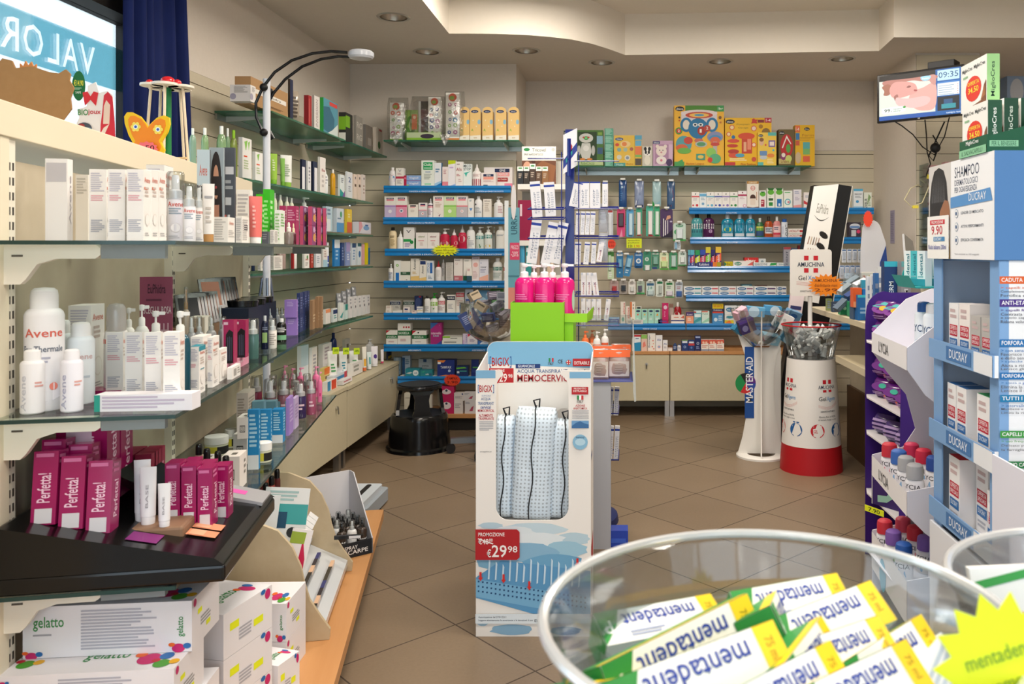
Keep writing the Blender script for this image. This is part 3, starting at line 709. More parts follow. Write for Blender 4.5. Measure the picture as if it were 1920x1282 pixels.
mb.tube([(2.2,5.7,2.2),(2.16,5.75,2.08),(2.13,5.8,1.98),(2.18,5.85,1.95),(2.2,5.8,2.05),(2.15,5.78,2.12)],.005,'161618',6)
mb.sph((2.16,5.76,2.03),.035,'1a1a1c')
reg(mb.build('cable_bundle'),'tangle of black cables hanging behind the wall television','cable')
mb =MB();mb.tube([(2.14,5.98,1.78),(2.10,5.93,1.79),(2.03,5.88,1.76),(1.98,5.86,1.68),(2.03,5.86,1.63),(2.12,5.9,1.66),(2.17,5.9,1.78),(2.165,6.077,1.84)],.0035,'d8d0a8',6)
mb.box(2.155,2.185,5.89,5.91,1.83,1.86,'e8d84a');mb.box(2.04,2.08,5.86,5.88,1.62,1.64,'e8d84a')
reg(mb.build('cable'),'loop of cream cable with yellow plugs below the television','cable')
# ================================================================ goods on the back wall, left bay
W_ ='f1ede5'
def q(i):return 'on the %s left-hand blue shelf' % ordn[i]
G_ ='|r.18,.86,.82,.93,1d2a55|t.24,.875,.76,.915,GINE,f4f4f4|r.18,.78,.82,.86,e8909c|'
YL =YFL + .02
row(YL,ZL[0],q(0),[
 ('o',100,205,258,'f3eff0,f3eff0|o.5,.38,.42,.16,b8a8d8|o.45,.5,.3,.08,7fb2dc|t.3,.56,.7,.62,V,c08aa0','white talc bottle with a lilac label'),
 ('b',208,325,268,W_+'|r0,.42,1,.54,c0304c|t.3,.78,.7,.92,V,9a9aa0|l.2,.62,.8,.72,2,c8a0a8|l.15,.1,.85,.35,4,b8b0b0','white box crossed by a red band'),
 ('b',322,570,455,'8eb0e0|r0,0,.16,1,b8224a|t.3,.3,.85,.75,Vagisil,f1f1f8|r.16,.0,.3,.3,c8d83a','flat pale blue box with crimson end',dict(group='flat pale blue boxes')),
 ('b',322,570,375,'8eb0e0|r0,0,.16,1,b8224a|c.08,.5,.06,e87a94|t.3,.3,.85,.75,Vagisil,f1f1f8|r.16,0,1,.1,8a5a9a','flat pale blue box with crimson end',dict(low=455,group='flat pale blue boxes')),
 ('b',575,765,158,'e9efe6|r.14,.64,.86,.93,1aa05a|t.18,.76,.82,.88,Chilly,f4fbf4|l.2,.66,.8,.72,1,c8ecd0|l.2,.25,.8,.48,4,a8b0a8|r.25,.06,.75,.12,9ad8b4|r.3,.54,.7,.57,7a90b8','large white box with green name panel'),
 ('b',765,865,192,'e9edf2|p1c7ac0,0,0,1,.16,1,.0|l.15,.55,.85,.75,2,6a90b0|p9cc8ea,0,.12,1,.24,1,.16,0,0#R|r0,0,1,1,1f6fae|','white box with pale blue swoosh'),
 ('b',878,962,250,'f0e4e2|r0,0,1,.24,e88a96|l.2,.6,.8,.85,3,c8989c','small white box with pink foot'),
 ('b',962,1070,158,'f0eef2|pc4d81c,0,1,1,1,1,.88,0,.84|l.15,.66,.85,.75,1,c8b0d8|p8fb4e4,0,0,1,.1,1,.0','white box with lime green top corner'),
 ('b',1065,1178,178,'f0ece8|t.12,.62,.82,.76,Alis,a03038|l.2,.84,.6,.92,1,a09098|l.15,.4,.7,.5,2,b86a70|l.4,.15,.85,.3,2,d0b8b8','white box with dark red lettering'),
 ('b',1178,1300,210,'eaf2f0|t.06,.85,.92,.97,MICO,2a3a40|t.06,.71,.92,.83,STOP,2a3a40|p3cb8a8,.1,.6,.9,.68,.5,.58,.35,.42,.2,.55','white box with a teal splash'),
 ('n',1300,1435,205,'efe9e6,efe9e6|r0,.04,1,.33,b05a66|l.2,.42,.8,.55,3,c8a8a8','white nozzle bottle with mauve band'),
 ('b',1435,1650,335,'f2e8e4|r.15,.72,.85,.9,1d2a55|t.35,.76,.65,.86,GINE,f4f4f4|r.15,.5,.85,.7,f0a090|l.15,.3,.85,.42,2,c8a8a8|r.15,.06,.45,.12,333840','wide white box with navy and salmon panel'),
 ('b',1475,1890,258,'f0e9e8|r.38,.76,.9,.93,1d2a55|t.54,.79,.75,.9,GINE,f4f4f4|r.42,.56,.9,.75,f0a0a0|t.46,.6,.84,.72,TANTUM,f6e8e6|r.42,.3,.84,.5,a82830|t.46,.36,.8,.46,Flora Complex,f8e8d8|r.72,.02,1,.22,e888a4','largest white box with dark red panel',dict(back=.14)),
],(715,280,.1302))
row(YL,ZL[1],q(1),[
 ('b',45,208,675,W_+G_+'r0,0,1,.5,c9bcdc|r0,.5,1,.58,b08cc8|c.5,.3,.16,f0ecf4|l.25,.08,.75,.13,1,785a90','white box with lilac lower half'),
 ('b',208,370,672,W_+G_+'r0,0,1,.5,e69ab4|r0,.5,1,.58,c8406c|c.5,.32,.17,f0ecf4|c.5,.32,.1,5a7890|l.25,.08,.75,.13,1,a03058','white box with pink lower half'),
 ('b',385,530,792,'f2ece0|r.2,.84,.8,.93,2a2430|l.2,.7,.8,.82,1,e8a0a0|l.25,.4,.75,.6,3,c8bcae','small plain cream box with dark title'),
 ('b',537,657,768,'f0ece8|r.2,.84,.8,.94,2a2c50|r.2,.76,.8,.84,e8909c|r0,0,1,.5,bcb6be|r0,.48,1,.54,e8909c|c.48,.28,.17,f0e8e8|c.5,.28,.08,c83848','small box with grey lower half'),
 ('s',662,742,695,'f2eef0,f2eef0|r0,.5,1,.6,e8909c|r0,.6,1,.64,2a2c50|l.2,.12,.8,.4,4,c0a8b8','small white foam bottle with pink band'),
 ('b',745,900,668,'f2eae2'+G_+'l.2,.45,.8,.7,4,c8b0a0|pb83048,.3,.26,.45,.22,.6,.14,.5,.2|p884868,.5,.1,.7,.18,.6,.05','cream box with a small flower drawing'),
 ('b',900,1080,668,'dce8c4'+G_+'r0,0,1,.5,b4dc84|r0,.5,1,.57,8cc85a|c.48,.3,.15,ecf4dc|l.25,.08,.75,.13,1,5a9a3a','pale green and white box'),
 ('b',1080,1245,668,'eee6e2'+G_+'r0,0,1,.5,c2bcc0|r0,.5,1,.56,e07a84|c.5,.3,.14,f2ecec|t.42,.26,.58,.34,3+,c83040|l.3,.06,.7,.12,1,c85860','white and grey box with red mark'),
 ('b',1250,1330,705,'eeece8|p5a90cc,.2,.5,.8,.5,.5,.34|c.3,.25,.05,d06040|l.2,.82,.8,.92,2,90a0a8','narrow white box with blue triangle'),
 ('o',1335,1450,672,'eeeeee,eeeeee|c.25,.62,.09,1c2430|l.15,.2,.8,.48,5,a8b0b8','plain white bottle with dark round mark'),
 ('b',1465,1583,715,'f1e9de|t.15,.86,.85,.94,Allmen,5a5048|l.2,.3,.8,.78,5,d0c4b8','slim cream box with dark script title'),
 ('p',1612,1745,675,'efefef,efefef|l.5,.2,.95,.55,5,c8a0a8','plain white pump bottle'),
],(715,280,.1302))
row(YL,ZL[2],q(2),[
 ('o',98,212,200,'e9d5ae,1c1a18|l.3,.5,.8,.62,2,8a7850|l.35,.12,.75,.45,7,b09868','cream bottle with black cap'),
 ('n',215,318,250,'f0f0ee,f0f0ee','small plain white bottle'),
 ('b',318,475,200,'f0ece8|t.25,.74,.7,.88,V,606068|r0,.34,.7,.46,28a050|c.76,.32,.17,1f8a44|l.12,.08,.7,.28,3,a898c0#R|r0,0,1,.5,2aa858','white box with green band and disc'),
 ('b',498,665,275,'f3ede8|t.2,.7,.75,.82,sebamed,7a8a38|l.2,.46,.8,.52,1,d05060|l.35,.2,.65,.4,3,d8c0b8','square white box with olive lettering'),
 ('b',666,833,275,'f3ede8|t.2,.7,.75,.82,sebamed,883848|l.25,.46,.75,.52,1,d05060|l.35,.2,.65,.4,3,d8c0b8','square white box with maroon lettering'),
 ('p',835,975,215,'c42046,f2efee|o.5,.28,.34,.12,eedad4|l.3,.24,.7,.34,3,b07078','crimson bottle with white pump'),
 ('n',985,1095,225,'c42046,f2e8e8|o.75,.3,.2,.1,e8c8c8','small crimson bottle with pale nozzle'),
 ('n',1097,1220,165,'c42046,d8d4d4|o.5,.42,.3,.14,e4d0d4|r0,.58,1,.74,c9c4c4','tall crimson bottle with pale nozzle'),
 ('o',1220,1345,185,'f1f1ef,f1f1ef|c.35,.5,.13,16283c|c.42,.5,.06,e8eef0|l.3,.1,.8,.38,5,b8b8c0','round-shouldered white bottle with dark disc'),
 ('p',1355,1470,190,'dce4dc,e8e8e4|r0,.44,1,.6,2a8a8c|l.2,.48,.8,.56,1,bfe0e0|p3c7a38,.3,.08,.5,.24,.6,.12,.8,.16,.55,.04','pale pump bottle with teal band and leaves'),
 ('p',1475,1592,180,'eef0ea,f2f2ee|r0,.46,1,.62,1a8880|l.2,.5,.8,.58,1,d0ecea|o.5,.14,.25,.06,e8c860','white pump bottle with teal band, yellow flowers'),
 ('p',1594,1645,195,'c8ccc8~x,c8ccc8','translucent grey pump bottle',dict(back=.06)),
 ('o',1642,1780,185,'f2f0ea,f2f0ea|l.2,.56,.8,.64,2,a8b0b8|p4a9fd4,.3,.06,.5,.06,1,.34,1,.42|pe8b8a0,.1,.2,.6,.4,.3,.36','white bottle with slanting blue stripes'),
],(715,400,.1302))
row(YL,ZL[3],q(3),[
 ('s',92,168,720,'f0eeec,f0eeec|r.2,.1,.8,.5,d0d4dc|l.25,.12,.75,.48,4,8890a0','small white spray bottle'),
 ('b',182,280,675,'eceee8|c.5,.76,.2,70b840|c.5,.76,.1,e8f4d8|r.25,.02,.75,.4,1f74c4|l.3,.06,.7,.36,5,d4e8fa','white box with green ring and blue block'),
 ('b',276,418,685,'eeeade|r0,.3,1,.46,2f5a3c|l.2,.35,.8,.42,1,b8c8b8|r.55,.05,.7,.08,303030','cream box with dark green band'),
 ('b',422,548,650,'f2ece0|pecc678,0,0,1,0,1,.24,0,.2|u.3,.5,.6,.97,Anonet,3c4048|l.2,.3,.8,.42,3,d8b878','tall cream box with vertical dark name'),
 ('b',549,649,675,'f2ece0|r.1,.8,.9,.97,243a70|u.3,.36,.6,.74,Anonet,3c4048|pecc678,0,0,1,0,1,.2,0,.14','cream box with navy top, vertical name'),
 ('b',651,755,680,'e8ecf0|r.48,.38,.82,.9,2868b4|u.08,.4,.4,.9,VITCASE,5880b0|l.2,.08,.8,.26,3,90a0b0','white box with blue upright capsule panel'),
 ('n',768,862,680,'f0ecea,c02c34|l.3,.2,.7,.55,5,d8d4d2','white bottle with red cap'),
 ('o',862,915,665,'e4e0dc,e4e0dc|l.2,.2,.8,.6,8,b0acac','slim pale bottle with small print',dict(back=.05)),
 ('b',928,1035,705,'d4cfc8|l.12,.06,.88,.94,16,b4aea6','grey-beige box covered in small print'),
 ('b',1045,1172,652,'f0e8e2|r0,0,1,.24,bc6a72|l.1,.06,.6,.16,2,e4c4c4|c.3,.78,.12,d09a9a|c.3,.78,.09,f0e8e2|l.1,.88,.9,.95,1,a8a0a0','white box with dusty red foot and ring'),
 ('b',1180,1300,655,'f0ece4|r0,0,.6,.24,1c5c3c|l.15,.86,.85,.93,1,a0a8a0','white box with dark green foot'),
 ('b',1228,1305,780,'f2ece4|r0,0,1,.4,2c5868|l.15,.7,.8,.9,2,c8a0a0','small white box with slate foot',dict(back=-.04)),
 ('b',1306,1410,620,'eee2e0|c.5,.66,.33,eab0a8|r0,.88,1,1,c8b8c0|t.15,.9,.85,.97,Intimis,6a6870|l.15,.08,.8,.4,6,d0b4b4','tall pinkish box with coral circle'),
 ('b',1412,1540,658,'e8e6f0|pf4b8a0,0,0,1,0,1,.3,0,.16|t.15,.6,.8,.68,inver,303a58|l.1,.36,.9,.54,3,a8a8c0|c.18,.82,.06,6878b0','pale lavender box with peach foot'),
 ('o',1600,1735,645,'f0f0ec,f0f0ec|r.05,.46,.95,.62,2a7868|l.15,.5,.85,.58,2,b8dcd0|l.1,.1,.9,.36,5,a8b8b0','white bottle with dark teal label'),
 ('o',1758,1830,645,'f0f0ec,f0f0ec|r.05,.44,.95,.6,d84c48|l.1,.1,.9,.36,5,b8a8a8','white bottle with red label, at shelf end'),
],(715,400,.1302))
SG =lambda c,z0,z1:'|r0,%s,1,%s,%s|t.1,%s,.9,%s,SAUGELLA,e8ece8|' % (z0,z1,c,z0+.05,z1-.05)
row(YL,ZL[4],q(4),[
 ('b',62,145,388,'efe6da|l.2,.3,.8,.8,2,d0b8a8','tiny cream box',dict(group='tiny boxes')),
 ('b',66,145,330,'efe6da|l.2,.3,.8,.8,2,d0b8a8','tiny cream box',dict(low=388,group='tiny boxes')),
 ('b',125,275,258,'ece8e0'+SG('1e2c58',.62,.92)+'l.5,.3,.9,.5,2,b8b0a8','white box with navy name band',dict(back=.12)),
 ('b',315,476,258,'ece8e0'+SG('1c4c3c',.62,.92),'white box with dark green name band',dict(back=.12)),
 ('b',477,585,190,'26366c|o.5,.6,.38,.3,4a5c94|l.2,.2,.8,.4,3,7080b0|r.6,.9,.9,1,b03040','dark blue box with rounded motif',dict(back=.10)),
 ('b',165,300,395,'ece6de|pb8c8b4,0,.8,.6,1,0,1','low cream sachet box'),
 ('b',315,412,350,'f0e6e2|r.2,.5,.7,.75,3a4070|l.2,.1,.8,.35,2,d8b0a8','small white box with navy square'),
 ('b',438,508,400,'f0ddd6|l.2,.4,.8,.8,1,c09088','tiny pinkish box',dict(back=-.03)),
 ('b',510,595,345,'f0eeea|r0,.7,1,.78,5a7ab0|r0,.3,1,.4,d8c070|l.2,.5,.8,.64,1,a0a0a8','small striped white box'),
 ('o',612,700,190,'f0efec,25231f|l.1,.1,.8,.4,5,b8b4b0|r.0,.0,.12,.7,c86040','white bottle with large black cap'),
 ('p',700,805,150,'f2f0ea,2c9a30|r0,.36,1,.56,8cc43c|t.25,.42,.75,.52,girl,f0f8e0|p5aa838,.4,.26,.6,.26,.5,.16','white bottle with green pump and label'),
 ('p',808,910,135,'f2f0ee,f2f0ee|r0,.4,1,.58,c83048|t.2,.44,.8,.54,SAUG,f8e0e0|l.1,.1,.85,.32,4,c0a8a8','white pump bottle with crimson label'),
 ('b',945,1062,175,'eeeae2'+SG('1c2440',.72,.94)+'l.15,.2,.85,.5,4,b0b0b4','white box with black-navy name band'),
 ('b',1075,1192,135,'f0e9e2'+SG('d8505c',.76,.97)+'l.15,.3,.85,.6,4,d8b8b0','white box with red name band',dict(back=.06)),
 ('b',1205,1325,95,'d4dce8|c.5,.76,.3,15203c|t.28,.72,.6,.8,10,e8d878|r.08,.42,.92,.58,4a6cac|l.15,.1,.85,.36,3,9098b0','pale blue box with navy circle',dict(back=.06)),
 ('b',1135,1215,310,'f0e8e2|l.15,.2,.85,.8,5,d0b8b0','small white carton',dict(back=-.03)),
 ('g',1340,1560,110,'6aa0c8~s|o.5,.5,.3,.2,b0d4e8|o.3,.7,.2,.1,c86a48','blue foil bag of pads',dict(back=.03)),
 ('g',1560,1760,90,'4c8a4c~s|o.5,.5,.3,.2,80b880|o.6,.7,.2,.15,3a60a0','green foil bag of pads',dict(back=.03)),
],(715,530,.1302))
GB ='|r0,.42,1,.68,1f6e3a|t.08,.48,.92,.62,SAUGELLA,e4f0e4|'
row(YL,ZL[5],q(5),[
 ('b',68,232,685,W_+GB+'pc02838,0,1,.35,1,0,.8|l.2,.12,.8,.24,2,c8a0a0#R|r0,.42,1,.68,1f6e3a','white box with green band, smallest'),
 ('b',235,420,585,W_+'|r0,.42,1,.66,1f6e3a|t.06,.48,.9,.6,SAUGELLA,e4f0e4|c.48,.82,.07,b82434|c.68,.82,.07,b82434|c.88,.82,.07,b82434|l.2,.12,.8,.26,2,d0a8a8#R|r0,.42,1,.66,1f6e3a','tall white box with three red dots'),
 ('b',442,648,690,W_+'|r0,.4,1,.68,1f6e3a|t.12,.46,.8,.62,SAUGELLA,e4f0e4|pc02838,0,1,.3,1,0,.75|c.44,.86,.06,202020|l.2,.1,.8,.22,1,c8c0b8#R|r0,.4,1,.68,1f6e3a','white box with green band and red corner'),
 ('b',708,870,575,'a82878|p3c6cb0,0,1,.7,1,0,.7|t.06,.46,.95,.58,intervallo,f0d0e8|t.25,.36,.75,.44,Lines,a8dce8|p3a4898,.5,0,1,.18,1,0|c.8,.88,.06,c8508c','magenta pads box with white script'),
 ('b',872,1168,830,'e6e4da|l.1,.3,.9,.7,2,48504c','flat white box with grey drawing',dict(group='flat white boxes')),
 ('b',880,1168,768,'e6e4da|r0,.6,.38,1,8cc038|r.38,.8,1,1,b8b8b0|l.4,.3,.8,.6,1,60685c','flat white box with lime corner',dict(low=830,group='flat white boxes')),
 ('b',1172,1243,735,'dcd0e4|u.55,.2,.85,.9,Lines,50409c|r0,0,.3,.4,c8a8d0','slim lilac box with upright lettering'),
 ('b',1243,1385,735,'ece6ea|pd03c58,0,.7,.5,1,0,1|l.2,.2,.8,.5,3,a898b8','white box with red corner, by the clear bowl'),
 ('b',1388,1460,800,'3c6cb4|pe8f0f4,.3,0,1,.5,1,0','small blue box under the clear bowl'),
 ('b',1462,1560,845,'dfe4ec|l.2,.3,.8,.7,2,6a88b8','low white box under the clear bowl'),
],(715,530,.1302))
row(YL,ZL[6],q(6),[
 ('b',178,278,230,'8aa0b0|r.3,0,.7,1,a8b8c4|l.1,.1,.9,.3,2,607888','grey-blue box against the cupboard end',dict(back=.08)),
 ('b',300,415,205,'b4c4d4|r.0,0,.35,.9,2f5a88|l.4,.5,.9,.8,3,60809c|c.75,.2,.12,e8b830','pale blue box with dark blue stripe',dict(back=.10)),
 ('b',535,730,255,'bcc4c8|r.35,.8,.6,1,2a4c7c|t.25,.48,.75,.6,seta,56646c|l.1,.2,.9,.4,2,8c989c','grey-white box behind the teal boxes',dict(back=.14)),
 ('b',345,552,395,'2a8a98|c.72,.46,.2,e8f0f0|t.62,.34,.84,.58,ob,1a6c8c|pc8d8d8,.05,.4,.35,.6,.5,.5,.3,.3','larger teal box with white circle'),
 ('b',556,735,415,'2a8890|t.45,.22,.72,.5,ob,e8e8e8|p3cb08c,.05,.7,.4,.9,.3,.6|r.75,.1,.95,.5,30607c','smaller teal box with white letters'),
 ('b',805,1055,270,'20327c|t.18,.48,.82,.64,TAMPAX,e8ecf4|pe88438,0,1,.5,1,.35,.85,0,.9|r.02,.76,.2,.9,f0f0f0|c.7,.34,.08,b8c8e4|pd87c40,0,0,.5,.1,1,.02,1,0','dark blue box with orange corner and white name',dict(cat='box')),
 ('b',1080,1250,355,'1c3468|p6cc03c,0,.85,.7,.92,.9,.8,0,.7|l.3,.4,.9,.55,1,4cb0a0|r.04,.3,.25,.5,dfe4ec','dark blue box with green stripe'),
 ('b',1295,1400,265,'1c2c70|r.2,.5,.9,.58,58a050|l.1,.2,.9,.4,2,3a4c98','tall dark blue box with thin green stripe'),
],(715,640,.1302))
row(6.14,.128,'on the beech board near floor',[
 ('b',330,470,745,'ddd8c8|l.1,.7,.9,.8,1,b8b0a0','pale box seen through the stool'),
 ('b',625,725,845,'dcd8cc|l.1,.2,.7,.8,4,a8a49c','lower white box beside stool leg',dict(low=960)),
 ('b',625,725,775,'dcd8cc|l.1,.2,.7,.8,4,a8a49c','upper white box beside stool leg',dict(low=845)),
 ('b',850,1045,805,'c42460|o.45,.5,.35,.22,ecdfe2|c.45,.62,.14,ecdfe2|c.45,.62,.09,3a4458','magenta box with white cloud'),
 ('b',850,1045,648,'c42460|o.45,.5,.35,.22,ecdfe2|c.45,.62,.14,ecdfe2|c.45,.62,.09,3a4458','magenta box with white cloud',dict(low=805)),
 ('b',1047,1175,858,'e0d8d4|l.1,.4,.9,.8,3,a8a0a4','white box with grey print'),
 ('b',1047,1190,742,'e0d8d4|l.1,.3,.9,.6,3,a8a0a4|c.85,.86,.08,405088','white box with grey print',dict(low=858)),
 ('b',1200,1365,850,'e0dada|pb84864,.4,.2,.6,.5,.8,.6,.7,.2|l.05,.7,.5,.9,2,a0a0a8','white box with red scribble'),
 ('b',1185,1355,735,'e0dada|pb84864,.4,.2,.6,.5,.8,.6,.7,.2|l.05,.7,.5,.9,2,a0a0a8','white box with red scribble',dict(low=850)),
],(715,640,.1302))
# card tags
def burst(name,x0,y0,x1,y1,Y,col,label,lines=(),n=16,inner=.78,rot=0,tcol='50481c',cat='price card',tx=None):
    X0,X1 =(x0-CX) / F * Y,(x1-CX) / F * Y;Z0,Z1 =CH - (y1-CY) / F * Y,CH - (y0-CY) / F * Y
    w,h =X1 - X0,Z1 - Z0;mb =MB();mb.prism(starburst(n,.5,.5*inner,w,h),col,-.0006,.0006)
    for i,l in enumerate(lines):
        k =len(lines);zz =(.5-(i+.85)/k) * h * .62;hh =h * .42 / k
        ww =w * .62
        if l.startswith('~'):mb.rect(lambda u,v,o:(u,-.0007-o,v),-ww/2,zz+hh*.3,ww/2*.9,zz+hh*.7,tcol)
        else:mb.text(lambda u,v,o:(u,-.0007-o,v),-ww/2,zz,ww/2,zz+hh,l,tcol,bold=False)
    o =mb.build(name);o.location =((X0+X1)/2,Y,(Z0+Z1)/2);o.rotation_euler =(0,rot,0)
    return reg(o,label,cat)
burst('price_star',807,457,862,481,YFL-.03,'eaf01e','yellow starburst price card on the third left-hand blue shelf edge',('Linea detergenti intimi','sconto 30% su tutti','ultima offerta'),20,.7)
burst('price_star',832,701,864,724,YFL-.03,'f04a28','orange-red price card hanging below the lowest left-hand blue shelf',('TAMPAX','3.90'),26,.86,tcol='6a1408')
# ---------------------------------------------------------------- boxes on the glass shelf above
def boxsp(k,x0,x1,yt,Y,zb,mk,label,name,cat,xf,group=None,d=.1,rz=0):
    ox,oy,s =xf;x0 =ox + x0 * s;x1 =ox + x1 * s;yt =oy + yt * s
    w =(x1-x0) / F * Y * .985;h =CH - (yt-CY) / F * Y - zb
    o =mk(w,d,h);o.name =name;o.location =(((x0+x1)/2-CX)/F*Y,Y+d/2,zb);o.rotation_euler =(0,0,rz)
    return reg(o,label,cat,group)
xf =(700,160,.2341)
def arch(w,d,h):
    r =w / 2;n =10;m =MB()
    pts =[(-w/2,0),(w/2,0)] + [(r*math.cos(math.pi*i/n),h-r*.8+r*.8*math.sin(math.pi*i/n))for i in range(n+1)]
    m.prism(pts,'f0c982',-d/2,-d/2+.002);m.box(-w/2,w/2,-d/2+.0021,d/2,0,h-r*.85,'e8c27c')
    mp,W,H =face_mp('F',w,d,h)
    ops(m,mp,W,H,'pf6efe0,0,0,1,0,1,.16,0,.14|o.45,.86,.34,.045,1c2c5c|t.26,.84,.66,.875,chicco,e8ecf4|o.85,.55,.14,.07,88bcd8|p98b84a,.1,.28,.22,.36,.34,.26,.22,.3|o.3,.6,.05,.02,f6e6c0|o.6,.42,.06,.02,f6e6c0|l.35,.05,.75,.1,2,d0b890')
    return m.build('x')
for i,(a,b) in enumerate(((692,770),(773,860),(872,958),(978,1065),(1080,1168))):
    boxsp('b',a,b,172,6.14,ZGL,arch,'round-topped cream and orange box on the left glass shelf','baby_lotion_box','box',xf,'round-topped cream boxes on the left glass shelf',.07)
def multi(seed,top,foot):
    def f(w,d,h):
        rnd =random.Random(seed);sp ='f0eee6'
        cs =['68a84c','3c8cb4','c86a90','d8583c','4a5c9c','90b84a','b870a0']
        rows_ =max(4,int(h/w*1.6));sp += '|o.5,.9,.3,%.3f,d85838|o.45,.89,.18,%.3f,88b048' % (.3*w/h,.15*w/h)
        for r_ in range(rows_):
            for c_ in range(2):
                x =.28 + .42 * c_ + rnd.uniform(-.05,.05);y =.1 + .7 * (r_+.5) / rows_ + rnd.uniform(-.02,.02);rad =rnd.uniform(.10,.2)
                sp += '|o%.3f,%.3f,%.3f,%.3f,%s|o%.3f,%.3f,%.3f,%.3f,f4f0ea' % (x,y,rad,rad*w/h,cs[rnd.randrange(7)],x,y,rad*.4,rad*.4*w/h)
        if foot:sp += '|r0,0,1,.05,' + foot
        return boxmesh(w,d,h,sp+'#L|r0,0,1,1,'+top).build('x')
    return f
boxsp('b',132,232,138,6.16,ZGL,multi(1,'e8e4dc','88b048'),'white box with coloured circles, leftmost in clear film','dotted_box','box',xf,'dotted white boxes in clear film',.06)
boxsp('b',440,540,95,6.16,ZGL,multi(2,'90b83a','88b048'),'white box with coloured circles and green side','dotted_box','box',xf,'dotted white boxes in clear film',.06)
boxsp('b',580,690,58,6.14,ZGL,multi(3,'e8e4dc','d88848'),'tallest white box with coloured circles, wrapped in film','dotted_box','box',xf,'dotted white boxes in clear film',.06)
def item3(fn,x0,x1,yt,spec,desc,name,Y=6.2,d=.08):return item('b',700+x0*.2341,700+x1*.2341,160+yt*.2341,Y,ZGL,spec,desc,name,'box',d=d)
item('g',757,783,205,6.16,ZGL,'8fb05a~s|o.5,.5,.35,.3,5a8a3a|o.5,.5,.1,.2,c8d8a0','green leaf-patterned bag on left glass shelf, between dotted boxes','gift_bag',d=.05)
item('b',785,805,190,6.21,ZGL,'5c2030|r0,0,.2,1,e8e8e4|r.2,.8,1,1,303030|p3a1420,.3,.1,.9,.1,.9,.7','maroon box with pale edge on the left glass shelf','gift_box',d=.06)
item('b',772,782,191,6.13,ZGL+.08,'d8703a|c.5,.8,.3,f0d0b0','narrow orange tag card on the maroon box, left glass shelf','tag_card','card',d=.003,h=.11)
item('b',762,827,248,6.115,ZGL,'88b838|r0,.3,1,1,b8c8a0|o.6,.5,.2,.3,3a3040','low green tray box on the left glass shelf','tray_box',d=.02)
def film_bag(x0,x1,y0,y1,Y,d,label,seed,hang=()):
    X0,X1 =(x0-CX) / F * Y,(x1-CX) / F * Y;Z0,Z1 =ZGL + .002,CH - (y0-CY) / F * Y
    o =pouch('clear_film_bag',X1-X0,d,Z1-Z0,'FILM',seed,.25);o.location =((X0+X1)/2,Y+d/2,Z0)
    return reg(o,label,'plastic bag','clear film bags on the left glass shelf')
film_bag(722,762,180,268,6.12,.14,'clear crinkled film bag around the leftmost dotted box',3)
film_bag(764,832,176,268,6.09,.2,'clear crinkled film bag around green and maroon gifts',5)
film_bag(829,868,168,268,6.09,.15,'clear crinkled film bag around the tallest dotted box',8)
mb =MB()
for c,x in (((834,258),0),((742,256),1)):
    p =Vector(((c[0]-CX)/F*6.08,6.08,CH-(c[1]-CY)/F*6.08));s =.05
    mb =MB();mb.lathe([(.004,-.055),(.018,-.03),(.035,.0),(.04,.025)],'FILM',10,1,.3,caps=False);o =mb.build('film_tail');o.location =p
    reg(o,['twisted film tail hanging from the glass shelf, under tallest dotted box','twisted film tail hanging from the glass shelf, under leftmost dotted box'][x],'plastic film')
# ================================================================ toys on the long glass shelf
xf =(1060,180,.2604);YT =6.80
def toy(x0,x1,yt,spec,label,d=.1,Y=YT,z=None,rz=0,name='toy_box'):
    ox,oy,s =xf
    return item('b',ox+x0*s,ox+x1*s,oy+yt*s,Y,z or ZGA,spec,label,name,'toy box',d=d,rz=rz,group='toy boxes on the long glass shelf')
toy(-12,52,240,'d8d0b8|r0,.85,.8,.97,2a3c50|t.1,.87,.7,.95,chicco,e8ecf4|r.1,.1,.9,.7,7aa05a','pale toy box behind the rack sign',Y=YT+.02)
toy(58,275,245,'4c7a34|r0,.04,1,.16,c8d8a0|t.25,.05,.7,.14,RoboChicco,5a8a38|r.13,.16,.78,.95,22401c|o.42,.78,.24,.13,d8dad4|o.42,.78,.09,.05,2c9a40|o.42,.78,.05,.03,7ad880|p' 'd8dad4,.28,.64,.56,.64,.6,.4,.54,.2,.3,.2,.22,.4|o.18,.44,.06,.14,c8cac4|o.66,.44,.06,.14,c8cac4|o.3,.2,.1,.03,e08a3c|o.54,.2,.1,.03,e08a3c|o.34,.8,.04,.02,c04038|o.5,.8,.04,.02,c04038|r.78,.62,.98,.84,8ab8d0|r.8,.34,.98,.52,3a5c80|r.82,.86,.96,.94,88b048|o.42,.5,.1,.08,f0f0ec','green toy box with a white robot in its window')
for i in range(5):
    z =ZGA + i * .0623;o =item('b',1060+282*.2604,1060+346*.2604,0,YT,z,'62b096|l.1,.08,.9,.92,6,a8dcc8|r0,0,.12,1,4a9880','teal and white packet in the stack beside the robot box','wipes_packet','packet',d=.1,h=.061,group='stacked teal packets')
toy(350,500,283,'e8c04c|o.25,.88,.2,.05,2a4c88|t.12,.86,.38,.91,chicco,f0f0e8|o.55,.72,.25,.1,f0d090|o.5,.72,.12,.07,e88a4c|o.15,.7,.1,.05,d85040|c.25,.54,.1,88b0a8|c.55,.54,.1,a8c0b0|c.85,.56,.09,b06a58|c.25,.3,.12,d8d8c8|c.65,.28,.14,e0dcc8|o.65,.28,.08,.05,8a9ab0|r0,0,.55,.12,5aa8a0|t.1,.03,.45,.09,Music,e0f0ec|t.6,.05,.95,.11,Baby,c88a20#R|r0,0,1,1,e0b040','yellow toy box with small round pictures')
